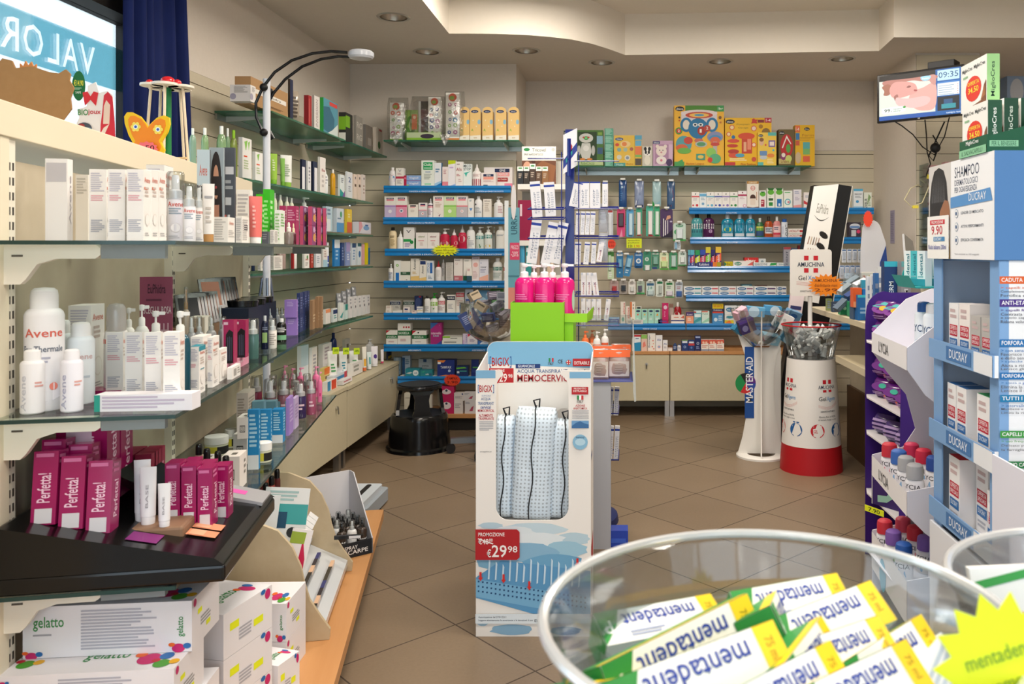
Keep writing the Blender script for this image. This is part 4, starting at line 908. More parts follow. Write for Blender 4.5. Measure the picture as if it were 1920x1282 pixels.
toy(500,551,283,'e8c04c|r.0,.86,1,1,5aa8c8|r.05,.66,.95,.84,6ab0d0|r.05,.38,.95,.64,e8804c|r.05,.3,.95,.38,88b860|r.05,.04,.95,.26,5a5048','narrow toy box side with coloured squares',d=.1)
toy(553,628,360,'d0cabc|o.5,.72,.36,.24,f0ede6|o.3,.86,.14,.1,201c1c|o.7,.86,.14,.1,201c1c|o.35,.7,.11,.09,201c1c|o.65,.7,.11,.09,201c1c|o.5,.3,.3,.24,eae4d4|o.5,.6,.05,.03,302828','small clear box with a panda toy')
toy(630,775,322,'c8a4c0|r.0,.88,.35,.98,2a3c6c|t.04,.9,.3,.96,chicco,f0f0f4|r.1,.1,.78,.86,b088a8|o.42,.6,.27,.2,eadcd4|o.22,.78,.09,.07,eadcd4|o.62,.78,.09,.07,eadcd4|o.34,.63,.03,.02,403040|o.5,.63,.03,.02,403040|o.42,.55,.05,.03,d08a94|o.42,.24,.26,.16,efe6e2|o.42,.24,.06,.05,d87a90|o.82,.16,.16,.14,4a3460|r.8,.3,1,.86,d8b8d0','pink toy box with a white bear in its window')
EL ='f0b938|r.22,.9,.86,1,4c8a2c|r.86,.9,1,1,3c9a54|o.11,.945,.09,.04,20242c|t.04,.925,.18,.965,chicco,f0f0ec|t.88,.93,.98,.97,18m+,e8f4e0'
EL += '|r.14,.64,.86,.9,d8d2d8|o.5,.87,.37,.06,e8dcdc|o.5,.84,.28,.055,c8503c|o.5,.84,.2,.035,f0c060|o.5,.84,.1,.02,58a0c0'
EL += '|o.24,.68,.12,.12,2277a8|o.76,.68,.12,.12,2277a8|o.24,.68,.07,.08,e4dccc|o.76,.68,.07,.08,e4dccc|o.48,.62,.2,.17,2277a8|p2277a8,.38,.52,.6,.52,.54,.42,.5,.4,.46,.43|o.49,.42,.09,.035,c8705c|o.42,.68,.05,.03,f0f4f4|o.53,.68,.05,.03,f0f4f4|o.42,.68,.025,.016,203040|o.53,.68,.025,.016,203040|o.55,.58,.085,.075,a83028|t.51,.55,.55,.61,1,f4f0e8|o.66,.62,.07,.055,b84030|t.64,.6,.68,.65,2,f4f0e8|c.09,.58,.07,28a048|c.09,.58,.05,c83c2c|t.07,.56,.11,.6,2,f8f8f0'
EL += '|o.19,.36,.16,.14,58a0a8|o.28,.42,.09,.06,c84838|o.15,.3,.12,.06,d86840|o.2,.25,.14,.05,6ab04c|o.54,.36,.12,.05,b8c0c0|o.54,.36,.09,.035,5a9a6c|o.82,.48,.16,.09,8890b8|o.82,.46,.12,.05,4890c0|o.82,.42,.1,.06,d86a48|r.78,.16,.86,.4,b8b0b0|o.82,.36,.09,.03,c84840|o.74,.22,.1,.08,8cc860|o.82,.12,.12,.08,5cb080|c.72,.1,.05,d84030|r.44,.1,.62,.2,4a9a84|o.53,.15,.06,.03,e8c860|r0,0,.2,.07,4ca058|t.24,.015,.6,.055,Basket League,c87820|p4ca058,.02,.05,.16,.11,.2,.02,.02,.0|c.1,.8,.02,3c3428|c.1,.75,.015,c85030|c.92,.8,.03,78502c|c.93,.72,.02,c87838'
toy(782,1145,68,EL,'large yellow toy box with blue elephant ball game',z=ZGB,d=.13)
FS ='ecb91e|o.11,.92,.1,.045,20242c|t.04,.9,.18,.94,chicco,f0f0ec|r.85,.9,1,1,b82c40|t.88,.92,.98,.98,1-4,f8f0e8|p' 'c83c34,.58,.97,.62,.99,.66,.96,.7,.97,.68,.92,.7,.88,.62,.89,.56,.88,.58,.92|r.7,.9,.84,.96,8a2c30|t.25,.84,.52,.88,Pompieri,a8882c|t.28,.77,.5,.81,Garage,a8882c'
FS += '|c.15,.8,.055,d8503c|c.15,.8,.04,f0d8a8|c.08,.66,.05,d8503c|c.08,.66,.035,f0d8a8|c.18,.6,.04,2c70a8|c.62,.78,.06,d8503c|c.62,.78,.045,f0d8c8|c.77,.82,.045,a87824|c.88,.7,.09,8a6c34|r.36,.26,.58,.6,c84830|o.46,.62,.18,.07,d85030|r.4,.3,.46,.5,e8b088|r.48,.34,.56,.56,e89070|o.18,.52,.13,.04,d8503c|o.16,.42,.12,.035,c84030|o.18,.3,.12,.05,b83c30|o.2,.22,.13,.05,d8583c|c.62,.44,.05,d8503c|c.62,.44,.035,f0e0c8|o.32,.22,.1,.04,58a0c0|r0,0,.22,.08,c83838|t.34,.015,.66,.06,Fire Station,b85c20|c.62,.14,.05,c85040|l.1,.1,.5,.16,2,fbe8b0'
toy(1147,1487,157,FS,'yellow toy box with a red fire station',z=ZGB,d=.12)
toy(1385,1520,262,'ecc84c|r.55,.9,1,1,5ab8b0|o.16,.9,.13,.045,20242c|t.06,.88,.26,.92,chicco,f0f0ec|o.2,.72,.13,.12,e0b494|o.2,.78,.12,.06,8a5c34|r.58,.56,.94,.76,7a60a8|r.64,.6,.88,.72,f0e0d8|c.42,.62,.05,d8503c|r.1,.3,.5,.44,6a90c0|o.7,.3,.2,.06,e88a40|o.3,.24,.2,.06,c0c8d0|r0,0,.3,.1,5ab8b0|c.84,.46,.06,58b8c8|l.5,.04,.9,.2,3,f4e0a8','small yellow toy box in front of the fire station box',z=ZGB,d=.04,Y=YT-.045)
toy(1535,1652,240,'6a5a34|r.0,.06,.75,.2,c8b878|o.5,.55,.4,.32,b82c2c|p' 'e8e4dc,.2,.5,.5,.84,.8,.6,.74,.6,.5,.76,.26,.48|o.3,.26,.18,.1,8a3870|o.3,.3,.12,.06,e8e0d0|o.62,.2,.2,.1,c8d070|o.6,.48,.14,.12,58a048|o.2,.9,.18,.05,20242c|t.06,.88,.34,.92,chicco,f0f0ec|t.15,.09,.65,.17,La Fattoria,8a5a20','toy box with a red barn in its window',z=ZGB,d=.09)
toy(1654,1797,208,'e0b020|o.6,.9,.14,.04,20242c|t.5,.88,.7,.92,chicco,e8e4d0|r.0,.82,.25,.98,e07040|t.03,.86,.2,.94,1-4,f8f0e8|r.02,.64,.22,.8,3a78b0|r.02,.5,.22,.62,c85a40|t.35,.72,.95,.78,Farm,c08820|r.4,.42,.75,.58,58a8a8|r.4,.28,.75,.42,78b068|r.4,.1,.75,.24,d86040|l.42,.44,.73,.56,3,e0ecd8|l.2,.6,.95,.7,3,c89820|o.15,.2,.15,.14,c8b090','yellow toy box side with colour blocks, rightmost',z=ZGB,d=.09)
# ================================================================ right bay rows
def qr(i):return 'on the %s right-hand blue shelf' % ordn[i]
YR =YFR + .02
CB =lambda c:'f1ede8|c.5,.88,.08,505058|r0,.68,1,.76,%s|l.2,.45,.8,.62,2,c8c8cc|c.2,.18,.12,%s|c.7,.18,.17,%s' % (c,c,c)
xf =(1290,330,.1823)
row(YR,ZRr[0],qr(0),[
 ('b',37,117,165,CB('d03848'),'small white box with red stripe'),('b',118,190,172,'ecf0f2|r0,.76,1,.94,6ab0d8|l.2,.5,.8,.68,2,a8c0d0|c.5,.28,.2,7aa8cc','small white box with pale blue top'),
 ('b',191,270,165,CB('68b0d0'),'small white box with light blue stripe'),('b',271,350,165,CB('3c50a8'),'small white box with indigo stripe'),
 ('b',351,431,165,CB('8c78b8'),'small white box with violet stripe'),('b',433,513,165,CB('38904c'),'small white box with green stripe'),
 ('b',515,605,152,'f2ecec|c.5,.9,.08,804050|r0,.7,1,.8,b02c58|l.2,.5,.8,.65,2,d0b8c0|c.75,.14,.2,d8a0b8|c.75,.14,.12,f2ecec','white box with plum stripe'),
 ('b',607,727,52,'f1e9de|r0,.9,1,1,b07c2c|t.12,.92,.88,.98,CURASEPT,f4ead0|c.5,.74,.2,c83c40|c.5,.74,.16,f1e9de|t.34,.7,.66,.77,ADS,c83c40|o.5,.38,.25,.13,4a2c20|r.28,.12,.72,.36,e8d8c8|p9a6428,0,0,1,0,1,.06,.5,.03,0,.06|r.8,.3,.86,.6,c89a78','tall cream box with brown top and bottle picture'),
 ('b',732,805,148,'f0ecea|o.5,.8,.42,.14,60b038|r.25,.08,.75,.48,a82840|l.3,.2,.7,.4,2,e8c0c0|p2c6c2c,.1,.94,.9,.94,.5,.86','white box with green oval and red bottle'),
 ('b',812,892,125,'eef0e6|o.5,.8,.42,.13,60b038|p2c6c2c,.05,1,.95,1,.8,.9,.2,.9|r.25,.12,.75,.3,2c8c3c|r.2,.38,.8,.5,305c34|l.25,.2,.7,.6,4,c8e0c0','white box with green oval and green bottle'),
 ('b',897,980,125,'eef0e6|o.5,.8,.42,.13,60b038|p2c6c2c,.05,1,.95,1,.8,.9,.2,.9|r.22,.08,.8,.46,1f78c0|r.4,.12,.62,.24,e8f0f8','white box with green oval and blue bottle'),
 ('b',985,1075,150,'eef2ea|l.1,.84,.9,.92,1,68b870|c.45,.36,.36,48a8b8|c.45,.36,.26,e4f2f0|c.55,.34,.14,d88a98','white box with teal ring'),
 ('b',1083,1167,138,'e8e4ec|pe8a0a0,0,0,1,0,1,.2,0,.14|l.15,.74,.85,.9,2,a0a8c8|l.2,.4,.8,.6,3,c0b8cc','pale lilac box with coral foot'),
 ('b',1190,1265,168,'f0e8e6|pd04048,0,.3,.5,.2,1,.3,1,.5,.5,.36,0,.5|l.2,.64,.8,.8,2,a8b0c0','white box with curved red band'),
 ('b',1267,1322,150,'dce8ea|o.5,.3,.3,.12,6898b0|u.4,.4,.7,.9,dent,6080a0','pale box with blue oval, by the poster'),
 ('b',1324,1440,150,'5a9a74|r0,.0,1,.3,d8e8dc|p2c7c50,0,1,.3,.6,.2,.5','green box behind the slanted poster',dict(back=.05)),
 ('b',1703,1800,130,'e8eef2|r0,.88,1,1,58b0d8|t.1,.68,.9,.76,SIRACOST,303c50|l.15,.52,.85,.62,2,a0a8b0|c.4,.34,.16,4898cc|r0,.0,1,.1,a8d4ec','white box with blue drop, right of the poster'),
 ('b',1810,1890,168,'e6ecdf|u.08,.02,.42,.62,ZEBUR,303c44|p88a870,.4,.2,.6,.4,.9,.7,.6,.9,.5,.6|l.5,.1,.9,.5,4,a8b8a0','white box with leaf, rightmost'),
],xf)
LS =lambda lab,lid:'|r0,.36,1,.56,%s|t.12,.44,.88,.52,LISTERINE,%s|l.2,.38,.8,.42,1,%s' % (lab,lid,lid)
row(YR,ZRr[1],qr(1),[
 ('m',35,155,375,'4a9aa0~s,181818'+LS('e8f0ec','205060')+'|r0,.2,1,.3,286878','pale teal mouthwash with white label'),
 ('m',158,275,378,'4c1c4c~s,181818'+LS('e4dce4','402048')+'|c.6,.26,.12,b090b8','dark purple mouthwash'),
 ('m',345,475,385,'1888a8~s,c8ccd0'+'|o.5,.4,.4,.26,8cc8e0|t.2,.52,.8,.6,LISTERINE,183c60|o.5,.34,.22,.1,c8d840|r.15,.06,.85,.18,c8d0d8','turquoise mouthwash with yellow spot'),
 ('m',478,590,385,'1888a8~s,c8ccd0'+'|o.5,.4,.4,.26,9cd0e8|t.2,.52,.8,.6,LISTERINE,183c60|c.5,.34,.14,60a8d0|r.15,.06,.85,.18,c8d0d8','turquoise mouthwash with blue spot'),
 ('m',592,697,385,'1888a8~s,c8ccd0'+'|o.5,.4,.4,.26,9cd0e8|t.2,.52,.8,.6,LISTERINE,183c60|c.5,.34,.14,b8c8d8|r.15,.06,.85,.18,c8d0d8','turquoise mouthwash with white spot'),
 ('m',705,780,432,'2c6c40~s,d0d8d0|r.0,.36,1,.58,88c048|r0,.5,1,.58,e8e060|r.0,.1,1,.34,304c80','small green mouthwash'),
 ('m',790,877,415,'b04c20~s,383028|r.1,.2,.9,.5,d8dce0|l.2,.24,.8,.46,3,405070','amber mouthwash with silver label'),
 ('m',877,958,415,'d88a88~s,e8e8e4|r.1,.2,.9,.56,f0d0d0|r.1,.14,.9,.24,c83850|l.2,.34,.8,.5,2,505870','pink mouthwash with white cap'),
 ('f',962,1028,440,'dfe6f0,1f58a8|u.55,.1,.85,.7,CURT,20242c|r.1,.2,.4,.6,c8d0e0','white bottle with blue cap'),
 ('b',1030,1240,595,'ece8e2|t.04,.3,.52,.75,LACALUT,b82830|p' 'b82830,.56,.7,.98,.7,.92,.3,.56,.3','flat white box with red lettering'),
 ('b',1030,1240,540,'ece8e2|t.04,.3,.52,.75,LACALUT,b82830|pb82830,.56,.7,.98,.7,.92,.3,.56,.3','flat white box with red lettering',dict(low=592)),
 ('b',1655,1778,475,'3c3444|o.5,.74,.45,.18,d8dce4|r.1,.62,.9,.76,6890c8|r.2,.1,.6,.5,c8ccd0|c.8,.4,.16,d83c6c','dark box with pale oval, right of poster',dict(back=.03)),
],xf)
KU =lambda a,b,c:'%s|r0,.7,1,1,%s|p%s,0,.5,1,.7,1,.3,0,.2|u.3,.08,.7,.6,Kukid,e8e8f0' % (a,b,c)
row(YR,ZRr[2],qr(2),[
 ('b',0,22,760,KU('285088','60b0c0','4080b8'),'upright navy and teal box'),('b',24,66,760,KU('283c8c','58b0c8','c83050'),'upright navy and sky blue box'),('b',75,122,762,KU('202c6c','2c9c58','d8e038'),'upright navy box with green and yellow'),
 ('b',124,180,757,KU('24245c','3850b0','d04868'),'upright dark navy box'),('b',182,234,730,KU('5a2468','d8c83c','90c850'),'upright box with yellow-green top'),
 ('b',236,278,757,KU('20204c','302c70','c02848'),'upright box with violet top'),('b',283,342,728,KU('483078','e8c040','e86840'),'upright box with orange and yellow'),
 ('b',100,232,885,'283078|t.1,.2,.9,.8,Kukident,e8ecf8','flat navy box with white name',dict(back=-.03)),('b',234,340,885,'e88030|r.6,0,1,1,b8a020|r0,.0,.2,1,40308c','flat orange box',dict(back=-.03)),
 ('b',372,460,880,'d0c020|t.3,.2,.9,.8,3x2,6a5c10|p2c7858,0,0,.3,.5,0,1','flat yellow-green box'),
 ('b',463,668,872,'f0e8e2|o.25,.5,.18,.34,3c8c70|t.12,.32,.38,.68,GUM,f0f0ec|pe06860,.7,.2,1,.9,1,.2','flat white box with green oval'),
 ('b',672,912,888,'e8eae8|t.05,.25,.6,.8,SENSODYNE,506878|p38a050,.7,.2,.98,.3,1,.9,.75,.85','flat white box with grey lettering and green end'),
 ('b',914,1085,890,'e6eae8|t.1,.3,.6,.75,SENSO,6a8890|l.65,.2,.95,.8,2,a0b0b0','flat white box with grey lettering'),
 ('b',582,725,838,'c82c2c|t.1,.35,.8,.9,elmex,f4f0ea','red box behind the flat boxes',dict(back=.06)),
 ('b',727,800,848,'d0d4d4|c.5,.6,.2,8a9aa0','pale grey box behind the flat boxes',dict(back=.06)),
 ('b',985,1058,730,'a8a8b4|r0,.88,1,1,b04c58|u.3,.1,.6,.8,DENT,505868','upright grey box with red top'),('b',1062,1125,745,'28508c|r0,.8,1,1,385c98','upright blue box by the sign'),('b',1128,1178,712,'484850|r0,.8,1,1,c04850','upright dark grey box by the sign',dict(back=.05)),
],xf)
xf =(1140,480,.1823)
PO =lambda c:'eff0f0|o.32,.5,.26,.36,2c6a9c|t.14,.34,.5,.66,POLIDENT,eff4f8|r.6,.35,.96,.7,%s' % c
its =[]
for (a,b),c,n in zip(((780,963),(967,1138),(1142,1318),(1322,1497),(1502,1733),(1736,1835)),('4898a8','d07078','c89090','9a7088','6a5878','506898'),('teal','red','pink','mauve','plum','blue')):
    its.append(('b',a,b,361,PO(c),'flat white box with %s end'%n));its.append(('b',a,b,313,PO(c),'flat white box with %s end'%n,dict(low=358)))
its.append(('b',1372,1482,290,'3c6874|l.1,.5,.9,.9,1,a8c8c8','small slate box behind the flat boxes',dict(back=.08,low=402)))
its.append(('b',1520,1640,300,'5c4038|l.1,.6,.9,.8,1,a89088','small brown box behind the flat boxes',dict(back=.08,low=402)))
row(YR,ZRr[3],qr(3),its,xf)
row(YR,ZRr[4],qr(4),[
 ('b',803,880,575,'f0a07c|r0,.66,1,1,40306c|t.15,.72,.85,.86,Kukid,e8dce8|l.2,.2,.8,.5,2,f8e0d4','peach box with violet top'),
 ('b',883,962,560,'80bcc8|r0,.82,1,1,d8ecec|r0,.82,.3,.94,c04040|p48a0a8,0,.2,1,.6,1,.3,0,0|r.1,.5,.9,.72,e8f4f4','aqua box with pale top'),
 ('b',964,1042,565,'d8ece0|pa0d4b8,0,.1,1,.5,1,.2,0,0|r.0,.9,.8,1,d87060|t.1,.72,.8,.82,Polid,3c8c80','pale green box with red edge'),
 ('b',1073,1187,487,'4c90c4|r0,.74,1,1,dcc020|t.1,.82,.9,.92,60% GRATIS,c03828|r0,.6,1,.74,282c50|t.1,.64,.9,.71,Kukident,e8e8f0|r0,.52,1,.6,d04830|c.3,.2,.17,e0ecf4|l.55,.1,.95,.4,3,bcd8ec','tall blue box with yellow top'),
 ('b',1200,1328,605,'e8ecec|o.4,.75,.3,.14,388c9c|r0,.0,1,.4,dcc830|pe87830,0,.1,.4,.4,.6,0|l.1,.5,.9,.6,1,90b0b0','white box with yellow foot'),('b',1200,1328,508,'e4e8e8|o.4,.55,.3,.24,3c80a8|t.2,.45,.6,.62,POLID,e8f0f4','white box with blue oval',dict(low=603)),
 ('b',1332,1460,605,'dfe4e4|l.1,.2,.9,.8,3,90a8b0','white box behind the clear basket'),('b',1332,1460,510,'e4e8e8|o.4,.55,.3,.24,3c80a8','white box behind the clear basket',dict(low=603)),
],xf)
YS =YR
row(YS,ZRr[4],'on the short blue shelf',[
 ('b',130,178,470,'eee6dc|u.5,.42,.92,.96,elmex,c8382c|o.5,.2,.3,.1,80b8a8','upright white tube box with red name'),
 ('b',185,222,515,'eee6dc|u.3,.3,.9,.95,elmex,c8382c','shorter white tube box with red name'),
 ('b',228,280,470,'f0e8dc|r0,.3,.35,1,e07840|o.5,.12,.4,.1,4a8a3c|l.5,.6,.8,.9,2,a0a090','white tube box with orange edge'),
 ('b',278,342,545,'a8dcc8|o.5,.86,.34,.07,20305c|c.45,.62,.14,e87060|l.2,.2,.8,.4,2,e0f0e8','mint box with red spot'),('b',347,407,545,'a8dcc8|o.5,.86,.34,.07,20305c|c.5,.62,.14,e8c050|l.2,.2,.8,.4,2,e0f0e8','mint box with yellow spot'),
 ('b',412,472,545,'a8dcc8|o.5,.86,.34,.07,20305c|c.5,.62,.14,5a9a8c|l.2,.2,.8,.4,2,e0f0e8','mint box with teal spot'),('b',477,538,545,'a8dcc8|o.5,.86,.34,.07,20305c|p' 'f0a030,.3,.55,.7,.55,.5,.72|l.2,.2,.8,.4,2,e0f0e8','mint box with orange triangle'),
 ('b',288,346,515,'d8d4c8|r.2,.8,.8,.95,30343c','cream box behind the mint boxes',dict(back=.08)),
 ('b',200,252,650,'e8e0d8|t.15,.3,.85,.7,GEL,303438','low white box at the front',dict(back=-.03,d=.02)),('b',254,362,655,'dcdcd8|l.1,.2,.9,.8,2,a0a0a0','long low white box at the front',dict(back=-.03,d=.02)),
 ('b',558,622,485,'c82468|o.5,.8,.3,.1,e8c8d8|r0,0,1,.2,b01c58|l.3,.3,.5,.6,3,e8a0c0','tall magenta box'),
 ('b',630,672,490,'b8a8a0|r0,.8,1,1,886858','brown-grey box',dict(back=.06)),('m',680,757,475,'9c1c24~s,e4e4e0|o.4,.4,.3,.15,e8e8e4','red bottle with white cap',dict(back=.03)),
 ('b',648,787,607,'f0e4dc|p' 'd86848,.7,.7,.98,.98,.98,.6|r0,.3,1,.42,2c3c80|l.2,.6,.7,.8,1,d88060|p' 'f0e4dc,0,0,.1,0,.1,.1','white box with navy line'),
 ('b',515,613,652,'2c2c58|l.1,.3,.9,.7,1,5858a0','low dark violet box'),('g',5,120,628,'90b8dc~s|o.5,.5,.3,.3,c8dcf0','small pale blue bag'),
],xf)
row(6.69,.522,'on the cupboard, back wall',[
 ('b',243,269,842,'e8e8e4','slim white box'),('b',270,337,810,'e6f0f4|r0,.88,1,1,c03840|p2890c0,0,0,1,0,1,.55,0,.5|l.2,.7,.8,.8,1,506890','blue and white box with red top'),
 ('b',342,403,808,'e8c8b8|r0,.75,1,1,90c060|p' 'e88878,.2,.2,.8,.3,.6,.6,.3,.5','peach box with green top'),('b',408,487,800,'f0ece4|u.08,.2,.34,.95,Buccagel,34406c|c.7,.6,.08,d85038|c.75,.42,.07,e07848|c.6,.25,.08,d85038|c.8,.12,.08,d84838','tall white box with red dots'),
 ('b',490,560,818,'eeeef0|t.2,.66,.8,.8,Alo,3450a0|c.5,.26,.24,e8b8c0|c.5,.26,.14,88b8dc','white box with blue name and rings'),('b',565,613,865,'eeeef0|t.15,.58,.85,.74,Alo,3450a0|l.2,.2,.8,.4,2,b0b0b8','smaller white box with blue name'),
 ('b',617,662,942,'ece8e0|r0,.8,1,1,c0a0a0','tiny white box'),('o',668,713,898,'28406c,30508c|l.2,.2,.8,.6,3,a8b8d8','tiny navy bottle'),('o',714,752,908,'e8e8ea,506c9c|l.2,.2,.8,.6,3,a0a8c0','tiny white bottle'),
 ('b',757,823,862,'223c78|r.1,.72,.9,.9,d8e0ec|r0,.94,1,1,98c048|c.5,.36,.2,a8c0e0|c.5,.36,.12,223c78','navy box with pale ring and lime edge'),('b',826,890,865,'223c78|r.1,.72,.9,.88,d8e0ec|r0,.5,1,.7,c03c40|c.5,.3,.18,5880c0','navy box with red band'),
 ('b',894,955,820,'1f2c60|r.1,.86,.9,.96,a8b8dc|c.5,.5,.22,c8d4e8|c.5,.5,.14,1f2c60|l.2,.1,.8,.3,2,8090c0','taller navy box with pale ring'),
],xf)
for i,(a,b) in enumerate(((958,1034),(1036,1113),(1115,1194))):
    item('b',1140+a*.1823,1140+b*.1823,480+860*.1823,6.69,.522,'efe6de|p' 'd85c48,0,.6,1,.7,1,1,0,1|c.3,.75,.16,f0c8b0|c.7,.75,.16,f0c8b0|r0,0,1,.16,909cb0|l.1,.25,.9,.5,2,c88878','white and orange wavy pack on the cupboard, back wall','tablet_pack',group='orange tablet packs on the cupboard')
# ---------------------------------------------------------------- hanging goods on hooks
xf =(1120,330,.195);YH =6.86
HS ='e8e8ea'
def hooks(x,y,Y,n=1):
    X =(x-CX) / F * Y;Z =CH - (y-CY) / F * Y
    m =MB();m.tube([(0,YB-Y+.0,.0),(0,0,0),(0,-.02,.006)],.0022,'d8d8d4~m',6);m.tube([(0,YB-Y,.014),(0,-.03,.014)],.0016,'e8e8e4',5);m.box(-.02,.02,-.032,-.03,.006,.02,'f2f2ee')
    o =m.build('display_hook');o.location =(X,Y,Z);reg(o,'white wire display hook on the slatted back wall','hook','wire display hooks');o['alike'] =1
def hang(k,x0,y0,x1,y1,spec,desc,rz=0,tilt=0,hook=True,name=None,n=2):
    ox,oy,s =xf;X0,X1 =ox + x0 * s,ox + x1 * s;Y0,Y1 =oy + y0 * s,oy + y1 * s
    w =(X1-X0) / F * YH * .97;h =(Y1-Y0) / F * YH
    if k == 'h':o =hang_card(name or 'blister_pack',w,h,spec)
    else:o =pouch(name or 'hanging_pouch',w,.03,h,spec,int(x0),.3)
    o.location =(((X0+X1)/2-CX)/F*YH,YH,CH-(Y1-CY)/F*YH);o.rotation_euler =(0,tilt,rz)
    reg(o,desc+' hung on the back wall','blister pack' if k=='h' else 'hanging pouch','packs hung on hooks on the back wall')
    if hook:hooks((X0+X1)/2,Y0+1,YH)
TB =lambda c1,c2:',%s,.2,.06,.8,.9|r.1,.9,.9,.97,%s' % (c1,c2)
BR =lambda card,tub,c:card + ',%s~s,.14,.05,.86,.84|r.1,.87,.9,.95,%s' % (tub,c)
hang('h',50,65,105,300,'ece4e4,ddd6da~s,.15,.05,.85,.8|r.1,.86,.9,.94,3c4c7c','long white toothbrush pack')
hang('g',205,40,285,300,'1f4c88~s|o.4,.74,.14,.04,a8c8e0|l.2,.2,.5,.7,6,3c74b0','dark blue foil pack')
hang('g',355,48,450,308,'8a98b8~s|r.1,.04,.9,.12,1c2c54|p283c74,.2,.1,.5,.95,.6,.5|pe4e8f0,.1,.1,.3,.6,.2,.1','striped navy and silver brush pack')
hang('g',528,52,615,290,'a8c8cc~s|p2c9c48,.0,.0,.4,.0,.0,.22|p88b8c8,.5,.1,.8,.9,.9,.1','pale aqua brush pack with green corner')
hang('g',668,52,748,318,'3c5c84~s|p' 'c04848,.5,.05,.8,.4,.7,.8|p1c2c50,.1,.1,.4,.9,.5,.1|pb8c4d8,.6,.3,.7,.9,.75,.3','navy and red brush pack')
hang('h',97,318,152,590,'d8e0ec,e0e4ea~s,.12,.05,.88,.84|r.1,.88,.9,.96,c04848','white brush pack with red mark')
hang('h',188,318,268,585,'d8487c,3c2028~s,.14,.36,.86,.86|p' 'f098b8,.3,.0,.7,.0,.6,.3','pink toothbrush pack with black middle')
hang('h',278,320,350,585,'58a4d4,c4e0ec~s,.3,.05,.9,.86|u.34,.3,.6,.75,Antisept,b83c50','sky blue toothbrush pack')
hang('h',372,303,432,580,'3ca080,f0e4e0~s,.1,.04,.8,.84|p' 'd03848,.1,.02,.9,.02,.9,.09,.1,.09','green and white toothbrush pack with red foot')
hang('h',467,287,541,578,'48b098,f0e8e4~s,.24,.04,.9,.84|p' 'd03848,.3,.0,.9,.0,.9,.09,.3,.09','white toothbrush pack with red writing')
hang('h',545,292,600,578,'38a878,e4efe4~s,.2,.04,.9,.84|p' '288850,.1,.0,.9,.0,.9,.07,.1,.07','green toothbrush pack, left of the purple one')
hang('h',604,315,727,592,'4c3460,e8e4e8,.2,.04,.3,.66|p' 'd8a080,.45,.6,.85,.68,.8,.78,.55,.76|r.38,.06,.46,.6,e4e0e4|r.56,.06,.62,.6,e4e0e4|p' '241830,.0,.0,1,0,1,.3,.5,.1|o.86,.56,.1,.03,c8c0d8','wide dark purple pack of brush picks')
hang('h',728,450,852,625,'c8dcd0,e0e8ea~s,.2,.1,.8,.7|r0,0,1,.1,3c9c48|o.5,.84,.3,.07,2c8c58|t.3,.81,.7,.87,GUM,f0f4f0|o.52,.36,.1,.1,d83c5c|o.2,.5,.12,.12,3c9c58','green and clear bag with pink pacifier brush')
hang('h',737,632,802,708,'c8d4dc,80b0d0~s,.1,.1,.45,.9|l.5,.2,.9,.8,3,9098a0','small pale blue card')
burst('price_star',1138,448,1155,467,YH-.02,'f0482c','small orange-red burst card hooked left on the back wall',('OFFERTA','2.50'),22,.84,tcol='6a1408')
mb =MB();w,h =.125,.078;mb.box(-w/2,w/2,-.0006,.0006,-h/2,h/2,'dce828');mp =lambda u,v,o:(u,-.0007-o,v)
mb.text(mp,-.05,.015,.045,.03,'spazzolino','38401c',bold=False);mb.text(mp,-.05,-.004,.04,.010,'pulisci','38401c',bold=False);mb.text(mp,-.05,-.034,-.015,-.012,'3.50','38401c');mb.text(mp,.0,-.034,.045,-.012,'1.90','d07820')
o =mb.build('price_card');o.location =((1189-CX)/F*6.84,6.84,CH-(456-CY)/F*6.84);reg(o,'yellow rectangular price card among the toothbrushes','price card',None)
R3 =[(98,718,160,990,'c8dcb8,c4d8c0~s,.1,.3,.6,.85|r0,.8,1,.96,3c7c34|o.4,.35,.2,.05,e0e030|l.2,.05,.8,.25,3,e8ece8','tall green toothbrush pack'),
 (182,735,250,975,'2c74a8,6ca8cc~s,.2,.4,.85,.75|c.5,.55,.2,3c5868|c.5,.2,.12,a8cce0|r.1,.86,.9,.95,e0ecf4','tall blue floss pack'),
 (248,755,312,962,'3c88bc,8cc0dc~s,.1,.4,.9,.85|c.5,.7,.22,e8f0f4|c.5,.7,.12,60707c|l.2,.1,.8,.3,2,d0e4f0','tilted pale blue floss pack'),
 (355,735,437,885,'2c6ca8,2c6ca8,.1,.1,.9,.3|c.5,.46,.3,f0f2f0|c.5,.46,.16,5890c0|r.15,.78,.85,.9,a8c8e8','blue card with white floss ring'),
 (441,725,520,910,'3c8c70,e8ece8~s,.15,.0,.85,.3|c.45,.6,.25,d8e4dc|c.45,.6,.14,90b0a4|r.2,.0,.8,.1,2c4c90','green floss card over a white one'),
 (521,728,597,895,'488870,7cac98~s,.12,.25,.88,.75|r.1,.84,.9,.92,d0e0d4|r.1,.0,.7,.12,2c4480','muted green floss card'),
 (599,735,685,900,'e4eec8,c8e098~s,.1,.12,.9,.5|r0,0,1,.09,58b038|p' 'd04038,.2,.3,.4,.34,.3,.18|t.3,.84,.7,.92,GUM,2c8c44|l.2,.5,.8,.74,3,e8a880','lime floss card with red triangle'),
 (690,735,772,900,'48986c,b8d0c8~s,.2,.15,.85,.85|r.0,0,1,.14,2c9444|r.55,.3,.75,.75,6c98c0','green interdental pack with clear bulge'),
 (778,725,858,862,'d8e4dc,e8ece8~s,.2,.2,.8,.65|r0,0,1,.08,2c8c44|t.25,.76,.75,.88,GUM,2c6c44|c.5,.4,.18,b8bcc4','white and green floss card')]
for a in R3:hang('h',*a[:6],tilt=.18 if 'tilted' in a[5]else 0)
